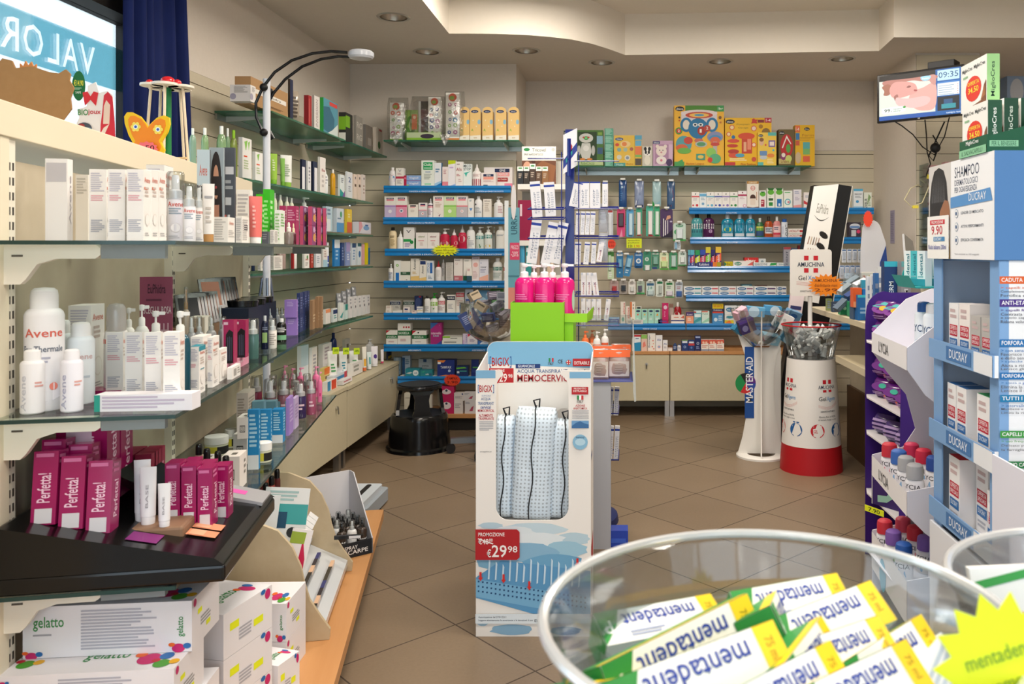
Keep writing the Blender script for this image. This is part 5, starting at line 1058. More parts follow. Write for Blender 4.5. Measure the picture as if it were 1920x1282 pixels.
R4 =[(120,1005,205,1135,'b8a09c,b83c3c~s,.25,.15,.8,.6|c.5,.36,.3,a83838','clear card with red floss disc'),
 (210,1003,292,1133,'a8a098,28303c~s,.2,.2,.8,.65|c.5,.42,.32,2c3848|r.35,.35,.7,.52,e4e4e4','clear card with dark blue disc'),
 (298,1008,370,1135,'e6e2dc,d8dcd8~s,.2,.2,.8,.6|c.48,.36,.28,b0b8b4|c.48,.36,.16,e8ece8|l.2,.7,.8,.9,2,b0a8a0','white card with grey floss ring'),
 (378,1008,455,1135,'b8ccb8,58506c~s,.15,.2,.7,.65|r0,0,1,.12,3c9c58|r.1,.8,.9,.95,c0d0c0','card with purple case and green foot'),
 (468,1010,553,1155,'d0dcd8,c0d4d4~s,.1,.06,.9,.4|r.1,.7,.9,.86,3c6c94|l.2,.1,.3,.5,1,48a8a0|r.2,.08,.27,.4,48a8a0|r.42,.08,.49,.4,48a8a0|r.64,.08,.71,.4,48a8a0|t.2,.48,.7,.64,3.8,409888','interdental card with teal brushes'),
 (560,1005,635,1160,'dce4dc,b4bcb4~s,.4,.2,.8,.7|r.2,.8,.9,.94,2c8858|r.4,.3,.65,.6,2c7c5c|l.2,.05,.8,.16,2,a0b0a8','interdental card with green case'),
 (650,1010,740,1168,'d4e0d0,dcd4e0~s,.12,.1,.85,.42|r0,0,1,.06,3cac4c|r.2,.1,.26,.4,8c78b4|r.4,.1,.46,.4,8c78b4|r.6,.1,.66,.4,8c78b4|r.15,.78,.8,.9,2c8c4c|l.2,.5,.8,.7,2,909890','interdental card with lilac brushes'),
 (750,1015,822,1170,'c8d0d8,2c5ca4~s,.1,.06,.9,.42|r.1,.8,.9,.92,98a0a8|l.2,.5,.8,.7,2,b08890','interdental card with blue brushes')]
for a in R4:hang('h',*a)
# ================================================================ floor displays
def at(px,py,Y):return Vector(((px-CX)/F*Y,Y,CH-(py-CY)/F*Y))
def pmap(Y,off=0):   # prints placed at photo points on a plane facing the room at depth Y (local = world there)
    return lambda u,v,o:(u,Y-o,v)
# ---- tall carton display of neck pillows
t =root('pillow_display','white and blue carton floor display of neck cushions in the middle aisle','carton display',(-.3025,2.88,0))
w =.396;hw =w / 2
def px2(px,py,Y=2.88,X0=-.3025):p =at(px,py,Y);return (p.x-X0,p.z)
def arc(cx_,cy_,r,a0,a1,n=6):return [(cx_+r*math.cos(R(a0+(a1-a0)*i/n)),cy_+r*math.sin(R(a0+(a1-a0)*i/n)))for i in range(n+1)]
ol,o0 =px2(930,975);or_,_ =px2(1066,975)
m =MB();tp =.915;r_ =.045
m.prism([(-hw,0),(hw,0),(hw,tp),(or_-.03,tp)]+arc(or_-.05,tp-.06,.05,60,0)+arc(or_-r_,o0+r_,r_,0,-90)+arc(ol+r_,o0+r_,r_,270,180)+arc(ol+.05,tp-.06,.05,180,120)+[(ol+.02,tp),(-hw,tp)],'efeae4',0,.004)
mp =lambda u,v,o:(u,-o,v)
def T(txt,x0,y0,x1,y1,c,rot=0,Y=2.88,mpp=None,bold=True):
    a =px2(x0,y1,Y);b =px2(x1,y0,Y);m.text(mpp or mp,a[0],a[1],b[0],b[1],txt,c,rot,bold)
def Rr(x0,y0,x1,y1,c,Y=2.88,mpp=None):
    a =px2(x0,y1,Y);b =px2(x1,y0,Y);m.rect(mpp or mp,a[0],a[1],b[0],b[1],c)
def Pl(pts,c,Y=2.88,mpp=None):o =m.nx();m.add([(mpp or mp)(*px2(x,y,Y),o)for x,y in pts],[tuple(range(len(pts)))],c)
Rr(892.3,694,929,709,'7db0d2');Rr(1068,697,1107.5,709,'7db0d2')
T('[',896,721,898.5,737,'2c5c9c');T('BIGIX',899,722,923,735,'b0242c');T(']',924,721,926.5,737,'2c5c9c')
T('GUANCIALE',903,740,920,743,'8a98b8');T('ACQUA',902,745,920,751,'4c6898');T('TRANSPIRANT',896,753,926,759,'4c6898');T('cervical',901,760,920,766,'2c3c88');T('MEMOCERVICAL',896,767,927,772,'b83040')
T('ALTAMENTE',898,776,924,781,'b83040');T('TRASPIRANTE',897,782,926,787,'b83040')
for k in range(6):Rr(899,790+3*k,925-(k==5)*8,791.2+3*k,'a0a0a8')
T('www.bigixpharma.com',900,845,922,848,'606068')
Rr(1072,725,1103,739,'b8242c');T('PRODOTTO',1076,726.5,1099,730,'f4e4e0');T('DETRAIBILE',1075,731,1100,734.5,'f4e4e0')
Rr(1082,741,1086,749,'2c8c4c');Rr(1086,741,1090,749,'f8f8f4');Rr(1090,741,1094,749,'c83038');T('ITALY',1082,750,1094,755,'303030')
T('AZIONE',1079,758,1097,762,'b83040');T('ANATOMICA',1075,763,1101,767,'b83040')
for k in range(6):Rr(1073,769+2.8*k,1104,770+2.8*k,'a0a0a8')
Rr(1072,788,1104,802,'6c9cc8');Pl([(1072,798),(1080,792),(1088,789),(1096,793),(1104,795),(1104,802),(1072,802)],'3c6ca0')
c_ =px2(1088,828);m.disc(mp,c_[0],c_[1],.026,.026,'88b8d4');m.disc(mp,c_[0],c_[1],.018,.012,'b4d4e4');T('memory',1080,818,1096,822,'2c4c70')
# cloud and perforated foam picture on the lower front
for k,(x,y,a,b,c) in enumerate(((920,985,22,6,'b8d0dc'),(1000,992,60,12,'c4d8e2'),(960,1000,45,14,'dde6ea'),(1075,1010,32,12,'b8d0dc'),(935,1015,40,20,'cfe0e8'),(1010,1012,50,14,'e0e8ec'),(1060,1030,40,16,'9cc4d8'),(985,1035,60,18,'88b4d0'),(930,1050,38,18,'7cacc8'),(1040,1060,60,22,'6ca4c8'),(960,1180,40,10,'88b0cc'),(1060,1182,30,8,'78a4c4'),(905,1165,12,8,'a0c0d4'))):
    p =px2(x,y);q_ =[mp(p[0]+a/F*2.88*math.cos(R(i*20))*(1+.12*math.sin(i*2.3+k)),p[1]+b/F*2.88*math.sin(R(i*20)),m.nx()if i==0 else .0004+.0001*k)for i in range(18)]
    q_ =[(a_[0]if abs(a_[0])<hw-.002 else math.copysign(hw-.002,a_[0]),-.0004-.0001*k,max(a_[2],.003))for a_ in q_];m.add(q_,[tuple(range(18))],c)
m.k =12
Pl([(892.5,1082),(940,1050),(1107,1070),(1107,1150),(1000,1150),(892.5,1120)],'5c98c4');Pl([(892.5,1085),(1107,1120),(1107,1158),(892.5,1118)],'78b0d4')
for k in range(26):
    for j in range(3):x =896 + k * 8;y =1088 + j * 9 + k * .95 * 1.2;Rr(x,y,x+3,y+3,'28507c')
for k in range(14):
    x =915 + k * 13;m.add([mp(*px2(x,1085+k*1.2),.004),mp(*px2(x+3,1085+k),.004),mp(*px2(x+5,1050+(k%3)*6),.004),mp(*px2(x+2,1046+(k%3)*5),.004)],[(0,1,2,3)],'c8dfee')
for x,y in ((902,1078),(945,1082),(993,1095),(1083,1052)):Pl([(x-2,y-8),(x+2,y-8),(x+2,y+2),(x+4.5,y+2),(x,y+9),(x-4.5,y+2),(x-2,y+2)],'d0302c')
Rr(892.5,1148,1107,1166,'dfe8ee');T('Autorizzazione del 27/01/2011',898,1152,950,1155.5,'404858');T('Leggere attentamente le avvertenze e le istruzioni d uso',898,1158,1000,1162,'404858');T('EU',1003,1158,1012,1163,'303848')
Pl([(892.5,990),(970,990),(975,995),(975,1042),(970,1047),(892.5,1047)],'b01f26')
T('PROMOZIONE',898,996,947,1003,'f4ecea');T('€48',898,1007,917,1018,'f4ecea');T('00',918,1007,925,1013,'f4ecea');Pl([(897,1008),(898,1006.5),(926,1016),(925,1018)],'f4ecea')
T('€',914,1027,922,1042,'f4ecea');T('29',923,1019,951,1042,'f4ecea');T('98',953,1021,971,1033,'f4ecea')
m.build('front_panel',t)
m =MB();bz =px2(1000,640,3.12)[1];HB =.24;mb_ =lambda u,v,o:(u,HB-o,v)
m.prism([(-hw,.004),(hw,.004)]+arc(hw-.035,bz-.035,.035,0,90)+arc(-hw+.035,bz-.035,.035,90,180),'f1ede8',HB,HB+.004)
def px3(px,py):return px2(px,py,3.12)
for a,b in ((920,962),):pass
m.k =0;o =m.nx();m.add([mb_(x,z,o)for x,z in[(-hw+.001,px3(0,682)[1]),(hw-.001,px3(0,690)[1])]+arc(hw-.036,bz-.036,.035,0,90)+arc(-hw+.036,bz-.036,.035,90,180)],[tuple(range(16))],'7db4d6')
kw =dict(Y=3.12,mpp=mb_)
T('[',918,668,921,689,'2c5c9c',**kw);T('BIGIX',922,670,955,686,'b0242c',**kw);T(']',956,668,959,689,'2c5c9c',**kw)
Rr(917,690,963,718,'b8242c',**kw);T('PROMOZIONE',920,692,946,697,'f4ecea',**kw);T('29',936,700,951,716,'f4ecea',**kw);T('98',953,701,961,708,'f4ecea',**kw)
Rr(967,682,1013,690,'1f3c78',**kw);T('GUANCIALE',971,683.5,1003,688.5,'e8ecf4',**kw)
T('ACQUA TRANSPIRANT',970,692,1064,700,'4c6898',bold=False,**kw);T('cervical',1067,692,1097,701,'2c3c88',**kw);T('MEMOCERVICAL',970,702,1085,715,'a82c34',**kw)
Rr(1029,671,1032,678,'2c8c4c',**kw);Rr(1035,671,1038,678,'c83038',**kw);T('ITALY',1028,679,1038,684,'303030',**kw);T('CE',1046,674,1055,681,'303030',**kw)
c_ =px3(1066,679);m.disc(mb_,c_[0],c_[1],.0095,.0095,'505058');m.disc(mb_,c_[0],c_[1],.0078,.0078,'f1ede8');Rr(1065,674.5,1067.2,683.5,'c02c34',**kw);Rr(1061.5,678,1070.5,680.2,'c02c34',**kw)
Rr(1074,672,1107,686,'b8242c',**kw);T('DETRAIBILE',1077,677,1105,683,'f4ecea',**kw)
m.build('back_panel',t)
m =MB()
m.prism([(.0045,.004),(HB-.0005,.004),(HB-.0005,.95),(.03,tp),(.0045,tp)],'efeae4',-hw,-hw+.004,'x');m.build('side_panel',t)
m =MB();m.prism([(.0045,.004),(HB-.0005,.004),(HB-.0005,.95),(.0045,tp)],'efeae4',hw-.004,hw,'x');m.rect(lambda u,v,o:(hw+o,u,v),.02,.2,.2,.3,'b8242c');m.rect(lambda u,v,o:(hw+o,u,v),.02,.6,.1,.62,'2c4c88');m.build('side_panel',t)
MB().box(-hw+.005,hw-.005,.006,HB-.002,o0-.03,o0-.026,'d8d2cc').build('tray',t)
m =MB();m.prism([(ol-.02,.66),(ol-.02,.842),(or_+.02,.842),(or_+.02,.66)]+arc(or_-.03,.72,.03,0,180,5),"e9e5df",.19,.193);m.build('inner_flap',t)
# cushions in net bags
def cushion(px0,px1,ytop,Y,lean,label,dz=0):
    w_ =(px1-px0) / F * Y;z0 =o0 - .02;h =CH - (ytop-CY) / F * Y - z0;X =at((px0+px1)/2,0,Y).x
    t =root('neck_cushion',label,'cushion',(X,Y,z0),0,'bagged neck cushions in the carton display');t.rotation_euler =(0,lean,0)
    m =MB();n =24;rows =22;v =[];rnd =random.Random(int(px0));dd =.05
    for j in range(rows+1):
        tt =j / rows;e =(1-abs(2*tt-1)**7) ** .4 if 0 < tt < 1 else .25
        for i in range(n):
            a =2 * math.pi * i / n;s_,c =math.sin(a),math.cos(a)
            bump =1 + .03 * math.sin(j*1.9) * math.sin(i*2.1) + .015 * rnd.random()
            v.append((w_/2*math.copysign(abs(s_)**.55,s_)*(.86+.14*e)*bump,-dd*math.copysign(abs(c)**.6,c)*e*bump,h*tt))
    m.add(v,[(j*n+i,j*n+(i+1)%n,(j+1)*n+(i+1)%n,(j+1)*n+i)for j in range(rows)for i in range(n)],'DOTTED',True);m.add(v[-n:],[tuple(range(n))],'DOTTED');m.add(v[:n],[tuple(range(n-1,-1,-1))],'DOTTED')
    m.build('cushion_cover',t,sharp=70)
    s =1 if px0 > 1000 else -.2
    m =MB();zz =[(w_*.12*s+.005*math.sin(k*.9),-dd*1.03-.002,h*(1-k/14))for k in range(15)];zz =[(w_*.1*s,.01,h*1.01),(w_*.12*s,-dd*.7,h*.995)] + zz[1:]
    m.tube(zz,.0022,'14161c',6);m.build('zip',t)
    m =MB();m.tube([(w_*.1*s,.0,h*.99),(w_*.1*s-.01,-.01,h+.025),(w_*.1*s+.012,-.012,h+.032),(w_*.1*s+.01,0,h+.002)],.0032,'14161c',6);m.build('cord_loop',t)
NAMED['DOTTED'] =lambda:dotted()
def dotted():
    m =bpy.data.materials.new('pale_blue_dotted_net');m.use_nodes =True;nt =m.node_tree;b =nt.nodes['Principled BSDF'];L =nt.links.new
    tc =nt.nodes.new('ShaderNodeTexCoord');mp_ =nt.nodes.new('ShaderNodeMapping');mp_.inputs['Scale'].default_value =(75,0,75);v =nt.nodes.new('ShaderNodeTexVoronoi');v.inputs['Randomness'].default_value =.15;v.inputs['Scale'].default_value =1
    L(tc.outputs['Object'],mp_.inputs[0]);L(mp_.outputs[0],v.inputs['Vector']);lt =nt.nodes.new('ShaderNodeMath');lt.operation ='LESS_THAN';lt.inputs[1].default_value =.27;L(v.outputs['Distance'],lt.inputs[0])
    mx =nt.nodes.new('ShaderNodeMix');mx.data_type ='RGBA';mx.inputs[6].default_value =lin('d8e6f2');mx.inputs[7].default_value =lin('a8b4be');L(lt.outputs[0],mx.inputs[0]);L(mx.outputs[2],b.inputs['Base Color'])
    n =nt.nodes.new('ShaderNodeTexNoise');n.inputs['Scale'].default_value =14;L(tc.outputs['Object'],n.inputs['Vector']);bp =nt.nodes.new('ShaderNodeBump');bp.inputs['Distance'].default_value =.01;bp.inputs['Strength'].default_value =.6;L(n.outputs[0],bp.inputs['Height']);L(bp.outputs[0],b.inputs['Normal']);b.inputs['Roughness'].default_value =.35
    return m
cushion(926,963,778,2.99,.03,'left dotted pale blue cushion in the carton display, partly hidden')
cushion(958,1036,763,2.965,.05,'middle dotted pale blue cushion with crooked black zip')
cushion(1029,1074,785,2.98,.02,'right dotted pale blue cushion with straight black zip')
# ---- black plastic step stool
t =root('step_stool','round black plastic step stool in front of the left-hand shelves','step stool',(-1.355,5.62,0))
m =MB();m.lathe([(.218,.012),(.222,.0),(.218,.02),(.205,.03),(.198,.10),(.188,.2),(.186,.222),(.178,.235),(.165,.238)],'0e0e10~s',48,caps=False);m.lathe([(0,.2385),(.167,.2385),(.17,.233)],'26272a',48,caps=False)
m.build('base_drum',t)
m =MB();m.lathe([(.0,.432),(.13,.432),(.146,.426),(.15,.418),(.147,.402),(.138,.398),(.0,.398)],'141416~s',40,caps=False);m.lathe([(0,.4328),(.135,.4328)],'303336',40,caps=False);m.build('top_step',t)
for a in (20,110,200,290):
    m =MB();ca,sa =math.cos(R(a)),math.sin(R(a));v =[]
    for z,r,hw_ in ((.238,.16,.082),(.27,.157,.064),(.34,.148,.056),(.375,.144,.066),(.40,.14,.1)):
        for rr_,q_ in ((r,-1),(r,1),(r-.022,1),(r-.022,-1)):v.append((rr_*ca-q_*hw_*sa*.8,rr_*sa+q_*hw_*ca*.8,z))
    m.add(v,[(4*j+i,4*j+(i+1)%4,4*j+4+(i+1)%4,4*j+4+i)for j in range(4)for i in range(4)],'141416~s');m.build('leg',t)
# ---- clear bowl of foil packs on a castor stand
t =root('dump_bin','clear hemispherical bowl stand on castors behind the cushion display','display bin',(-.86,5.52,0))
MB().lathe([(.01,.725),(.08,.735),(.15,.79),(.195,.89),(.205,.985),(.209,.985),(.199,.888),(.154,.786),(.08,.731),(0,.722)],'f4f6f6~g',32,caps=False).build('bowl',t)
MB().tube([(0,0,.08),(0,0,.725)],.017,'b8bcc0~m',12).build('pole',t)
for a in range(5):
    m =MB();m.T =Matrix.Rotation(R(a*72+190),4,'Z');m.box(0,.26,-.02,.02,.065,.1,'8c949c~m');l =m.build('foot_arm',t)
    m =MB();m.T =Matrix.Rotation(R(a*72+190),4,'Z') @ Matrix.Translation((.26,0,.032)) @ Matrix.Rotation(R(90),4,'X');m.lathe([(.0,-.02),(.03,-.02),(.032,0),(.03,.02),(0,.02)],'18181a',16);m.build('castor',l)
rnd =random.Random(5);GLIST =[('3c4c80~s','blue'),('8c8894~s','silver'),('4a4454~s','dark'),('c8b49c~s','beige'),('b4b8c0~s','pale grey'),('5a5c70~s','slate')]
pl_spots =[(-.1,-.05,.80,.1),(.02,-.08,.79,.6),(.09,.02,.81,-.5),(-.02,.07,.80,1.2),(-.12,.04,.87,.4),(.0,-.1,.865,-.2),(.1,-.06,.88,.9),(.04,.06,.87,.1),(-.07,-.08,.935,-.5),(.05,-.03,.94,.5),(.12,.05,.945,1.4),(-.05,.06,.94,.2),(.02,.0,1.0,.3),(-.1,.0,1.0,1.0),(.09,-.08,1.0,-.3)]
def pile(spots,cx_,cy_,dims,specs,label,name,cat,group,seed=1,kind='b',tilt=.5):
    rnd =random.Random(seed)
    for i,(x,y,z,a) in enumerate(spots):
        s =specs[i%len(specs)];o =product(kind,dims[0],dims[1],dims[2],s,name);o.location =(cx_+x,cy_+y,z);o.rotation_euler =(rnd.uniform(-tilt,tilt),rnd.uniform(-tilt,tilt),a);reg(o,label,cat,group);o['alike'] =1
pile(pl_spots,-.86,5.55,(.085,.028,.055),['38487c~s|l.1,.2,.9,.8,4,98a0c0','8c8894~s|l.1,.2,.9,.8,4,d8d8e0','4a4454~s|l.1,.2,.9,.8,3,a098a8','b8a890~s|r.1,.6,.9,.8,605848','9ca0ac~s|l.1,.2,.9,.8,4,5c6474'],'shiny foil sweets pack in the clear bowl on castors','foil_pack','foil pack','foil packs in the clear bowl')
item('b',871,905,580,5.38,.83,'33447e~s|l.15,.3,.85,.8,5,98a4cc','large blue foil box leaning in the clear bowl on castors','foil_box',d=.03).rotation_euler =(0,-.5,.2)
# ---- round disinfectant bin
t =root('gel_bin','white and red round disinfectant gel display bin with tall sign','display bin',(1.155,5.095,0))
prf =[(.188,0),(.186,.05),(.178,.16),(.162,.42),(.145,.675)]
m =MB();m.lathe(prf[2:],'efece8',48,caps=False)
def cyl(a0,zoff=0):
    return lambda u,v,o:((radius_at(prf,v)+o)*math.sin(R(a0)+u/.165),-(radius_at(prf,v)+o)*math.cos(R(a0)+u/.165),v)
def sect(a0,z):
    mp =cyl(a0);m.k =0
    for x,zz in ((-.032,.048),(.008,.048),(-.032,.0),(.008,.0)):m.rect(mp,x,z+zz+.012,x+.024,z+zz+.036,'c8202c',2)
    m.rect(mp,-.066,z+.026,.066,z+.058,'efece8',8);m.text(mp,-.062,z+.031,.062,z+.053,'AMUCHINA','1c2c48')
    m.text(mp,-.06,z-.038,-.012,z-.014,'Gel','282c30',bold=False);m.text(mp,-.008,z-.045,.06,z-.014,'Xgerm','3c8cc4',bold=False)
    for k in range(22):
        for j in range(3):x =-.06 + k * .0062;m.disc(mp,x,z-.062-j*.006-.018*math.sin(math.pi*k/24)+.022*(k/22)**2,.0016,.0016,'c85048',6,.0006)
    m.text(mp,-.05,z-.105,.05,z-.095,'DISINFETTANTE MANI','383c40');m.text(mp,-.06,z-.138,.055,z-.126,'Elimina fino al 99,9%','505458',bold=False);m.text(mp,-.065,z-.155,.06,z-.143,'di batteri, funghi e virus','505458',bold=False)
for a in (24,-68,116,208):sect(a,.475)
for a,c,k in ((-44,'1f5c9c',0),(0,'c8202c',1),(44,'1f5c9c',2),(88,'c8202c',1),(-88,'c8202c',1)):
    mp =cyl(a);m.disc(mp,0,.262,.040,.040,c,24,.0005);m.disc(mp,0,.244,.016,.026,'efece8',14,.0009)
    if k == 1:m.rect(mp,-.026,.246,.002,.276,'efece8',1,.0011);m.text(mp,-.022,.25,0,.27,'GEL','c8202c',off=.0014);m.rect(mp,.004,.25,.014,.302,'efece8',1,.0011)
    elif k == 0:m.rect(mp,-.003,.27,.003,.315,'efece8',1,.0011);m.rect(mp,-.02,.303,.02,.31,'1f5c9c',1,.001)
    else:
        m.rect(mp,-.024,.262,.024,.272,'efece8',1,.0011)
        for i in (-1,0,1):m.rect(mp,i*.012-.004,.28,i*.012+.004,.294,'efece8',1,.0011)
m.build('printed_cone',t,sharp=60)
m =MB();m.lathe(prf[:3],'b41822',48,caps=True);m.build('red_base',t,sharp=60)
m =MB();m.lathe([(.132,.676),(.142,.72),(.176,.872)],'eef2f2~g',40,caps=False);m.lathe([(0,.677),(.132,.677)],'eef2f2~g',30,caps=False);b =m.build('clear_basket',t,sharp=60)
m =MB();m.tube([(.177*math.cos(R(a)),.177*math.sin(R(a)),.874)for a in range(0,360,10)],.0045,'b41822',8,True);m.build('red_rim',b)
MB().tube([(.0,.03,.68),(.0,.03,1.06)],.014,'ebe8e4',12).build('sign_pole',t)
m =MB();sw,sh_ =.127,.142
m.prism([(x,z+1.19)for x,z in rr(-sw,sw,-sh_,sh_,.02)],'ece8e2',.008,.014);mp =lambda u,v,o:(u,.008-o,1.19+v)
for x,zz in ((-.042,.075),(.016,.075),(-.042,.0),(.016,.0)):m.rect(mp,x,zz,x+.028,zz+.028,'c8202c')
m.text(mp,-.082,.036,.082,.064,'AMUCHINA','1c2c48');m.text(mp,-.076,-.046,-.026,-.018,'Gel','282c30',bold=False);m.text(mp,-.018,-.052,.07,-.018,'Xgerm','3c8cc4',bold=False)
for k in range(16):
    for j in range(3):m.disc(mp,-.085+k*.007,-.055-j*.008-k*.0008,.002,.002,'c85048',6,.0006)
m.text(mp,-.066,-.118,.0,-.108,'DISINFETTANTE','383c40');m.build('sign',t)
o =burst('price_star',1514,513,1583,556,5.075,'f48a1c','orange starburst price card on the disinfectant sign',('AMUCHINA','disinfettante mani','2.99'),20,.76,tcol='7c3410')
rnd =random.Random(9);first =None
for i in range(64):
    a =rnd.uniform(0,6.28);z =.70 + .155 * (i/64) ;r =math.sqrt(rnd.random()) * (.125+(z-.7)*.2-.035)
    if first is None:
        first =bpy.data.objects.new('gel_bottle',None);COL.objects.link(first)
        m =MB();m.lathe([(0,-.035),(.016,-.035),(.017,-.03),(.017,.012),(.009,.022),(0,.022)],'f2f5f6~x',12,1,.6);m.rect(lambda u,v,o:(u,-.0105-o,v),-.011,-.026,.011,.008,'c8cccc');m.build('body',first);MB().lathe([(.0105,.021),(.0105,.036),(0,.036)],'f4f4f2',12).build('cap',first);o =first
    else:o =copy_tree(first)
    o.location =(1.155+r*math.cos(a),5.095+r*math.sin(a),z);o.rotation_euler =(rnd.uniform(0,6.28),rnd.uniform(-1.2,1.2),rnd.uniform(0,6.28))
    reg(o,'tiny clear gel bottle with white cap in the red-rimmed basket','gel bottle','tiny gel bottles in the red-rimmed basket');o['alike'] =1
# ---- plaster stand
t =root('plaster_stand','white finned carton stand with blue vertical panel and clear basket','display stand',(.90,5.40,0))
m =MB();m.lathe([(.09,.004),(.09,0),(.158,0),(.158,.012),(.15,.018),(.09,.018),(.09,.004)],'ebe8e2',40,caps=False);m.build('base_ring',t)
fin =[(0,.018),(.15,.018),(.118,.13),(.096,.25),(.082,.40),(.082,.52),(.10,.64),(.135,.745),(.172,.85),(.188,.945),(.176,.945),(.155,.86),(.11,.76),(.05,.70),(0,.70)]
for a in (180,262,0):
    m =MB();m.T =Matrix.Rotation(R(a),4,'Z');m.prism(fin,'ebe8e2',-.004,.004,'y');o =m.build('fin',t)
    if a == 180:
        m =MB();mp =lambda u,v,o:(u-.075,-.006-o,v);m.box(-.105,-.045,-.0075,-.0045,.245,.705,'1c4c94');mp =lambda u,v,o:(u,-.0078-o,v)
        k6 =['5a2c84','202020','1c8c4c','1c8c4c','c82c2c','2c4ca0']
        for k in range(6):m.add([mp(-.1,.47,.0002)]+[mp(-.1+.066*math.cos(R(60*k+i*12)),.47+.066*math.sin(R(60*k+i*12)),.0002)for i in range(6)],[tuple(range(7))],k6[k])
        m.text(mp,-.099,.345,-.052,.64,'MASTER·AID','eef0f4',1,off=.0006);m.build('blue_panel',t)
m =MB();m.box(-.0,.13,.0045,.0085,.018,.70,'e6e2dc');m.text(lambda u,v,o:(u,.0044-o,v),.02,.25,.035,.60,'MEDICAZIONE AVANZATA','c8a8a4',1,False);m.build('back_card',t)
m =MB();m.lathe([(.0,.715),(.06,.72),(.14,.80),(.195,.945),(.2,.948),(.145,.797),(.06,.715),(0,.71)],'eef2f4~g',36,caps=False);m.build('clear_basket',t)
P2 =lambda px,py,Y:tuple(at(px,py,Y))
for (px,py,Y,w_,d_,h_,sp,rot,lab) in (
    (1461,615,5.29,.105,.05,.10,'f0f2f0|c.5,.62,.1,c0ccc8|r0,0,.3,.35,68b0cc#B|r0,0,1,1,fff',(.15,.45,.1),'white box with pale drawing tipped in the clear basket'),
    (1403,622,5.30,.10,.05,.085,'3a2c60|c.3,.4,.2,7c78a0|r0,.8,1,1,58408c',(.1,-.35,.2),'dark violet box tipped in the clear basket'),
    (1391,595,5.35,.085,.05,.06,'e4b8c8|o.5,.5,.3,.3,f0d8e0',(.2,-.5,.5),'pink plaster pack in the clear basket'),
    (1393,618,5.42,.09,.05,.07,'3c90bc|o.5,.5,.3,.3,90c8e0',(.2,-.9,.3),'blue plaster pack under the pink one'),
    (1415,592,5.5,.12,.05,.06,'6cb0d8|c.4,.5,.3,c8e0f0',(.1,.1,.0),'pale blue pack with white disc in the clear basket'),
    (1447,590,5.52,.11,.05,.06,'58a4d4|c.6,.5,.3,d8e8f4',(.1,.1,.1),'sky blue pack with white disc in the clear basket'),
    (1483,598,5.40,.09,.06,.06,'78a8d0|o.4,.5,.3,.25,3868a8',(.3,.3,.4),'blue wrapped pack at the right of the clear basket'),
    (1440,642,5.38,.12,.06,.06,'8ab8cc|o.5,.5,.3,.3,b8d0d8',(.4,.2,.3),'pale pack low in the middle of the clear basket'),
    (1470,640,5.42,.10,.06,.06,'4c88a8|c.5,.5,.3,a8c8d8',(.3,.6,.2),'teal pack low at the right of the clear basket'),
    (1420,640,5.46,.10,.06,.06,'506c88|c.5,.5,.3,88a0b0',(.3,-.6,.2),'slate pack low at the left of the clear basket')):
    o =product('b',w_,d_,h_,sp,'plaster_box');o.location =P2(px,py,Y);o.rotation_euler =rot;reg(o,lab,'box','plaster boxes in the clear basket')
o =item('b',1471,1497,535,5.75,.72,'f0e0e4|o.5,.85,.3,.08,c83c58|o.5,.82,.26,.07,f0e0e4|o.4,.35,.35,.18,d88098|o.6,.3,.3,.12,b0c0e0|r.1,.55,.9,.62,3c3c70|o.3,.12,.2,.08,c83060','pink and white patterned carton standing behind the finned stand','baby_carton',d=.03);o.rotation_euler =(0,.14,0)
# ---- leaning black and white cosmetics display behind
t =root('leaning_display','tall leaning black and white display with eyelash brush pictures','display board',(1.035,5.78,0));t.rotation_euler =(0,.165,0)
m =MB();m.box(0,.165,0,.12,0,1.80,'0f0f10');m.box(.1655,.262,.012,.12,0,1.835,'0c0c0d');m.box(.262,.267,.01,.125,0,1.838,'d8d6d0');m.build('black_case',t)
m =MB();m.prism([(0,1.0),(.165,1.0),(.165,1.835),(0,1.79)],'eceae6',-.004,-.0005);mp =lambda u,v,o:(u,-.004-o,v)
m.text(mp,.045,1.615,.125,1.68,'EuPhidra','8a8a80',bold=False)
m.add([mp(.03+.012*i,1.60-.03*math.sin(math.pi*i/9),.0006)for i in range(10)]+[mp(.03+.012*i,1.60-.038*math.sin(math.pi*i/9),.0006)for i in range(9,-1,-1)],[tuple(range(20))],'50504c')
for k,(x,z) in enumerate(((.12,1.47),(.112,1.39),(.095,1.315))):
    q_ =[];N =40
    for i in range(N):a =2 * math.pi * i / N;rr_ =1 if i % 2 else .84;u_,v_ =.038 * math.cos(a) * rr_,.022 * math.sin(a) * rr_;q_.append(mp(x+u_*.85+v_*.5,z-u_*.5+v_*.85,.0008))
    m.add(q_,[tuple(range(N))],'1c1816')
for j,(z,n) in enumerate(((1.42,5),(1.34,4),(1.24,4),(1.15,3))):
    for k in range(n):x =.018 + k * .017 + j * .004;m.add([mp(x,z-.03,.0007),mp(x+.008,z-.028,.0007),mp(x+.012,z+.022,.0007),mp(x+.006,z+.03,.0007)],[(0,1,2,3)],['a08070','c0a890','706058','b09888'][(k+j)%4])
m.rect(mp,.01,1.09,.06,1.105,'282420');m.rect(mp,.1,1.06,.15,1.075,'282420');m.build('picture_card',t)
# ================================================================ displays on the right
def tmap(X,o0=0):return lambda u,v,o:(X-o,u,v)     # prints on a face looking left; u runs away from the camera
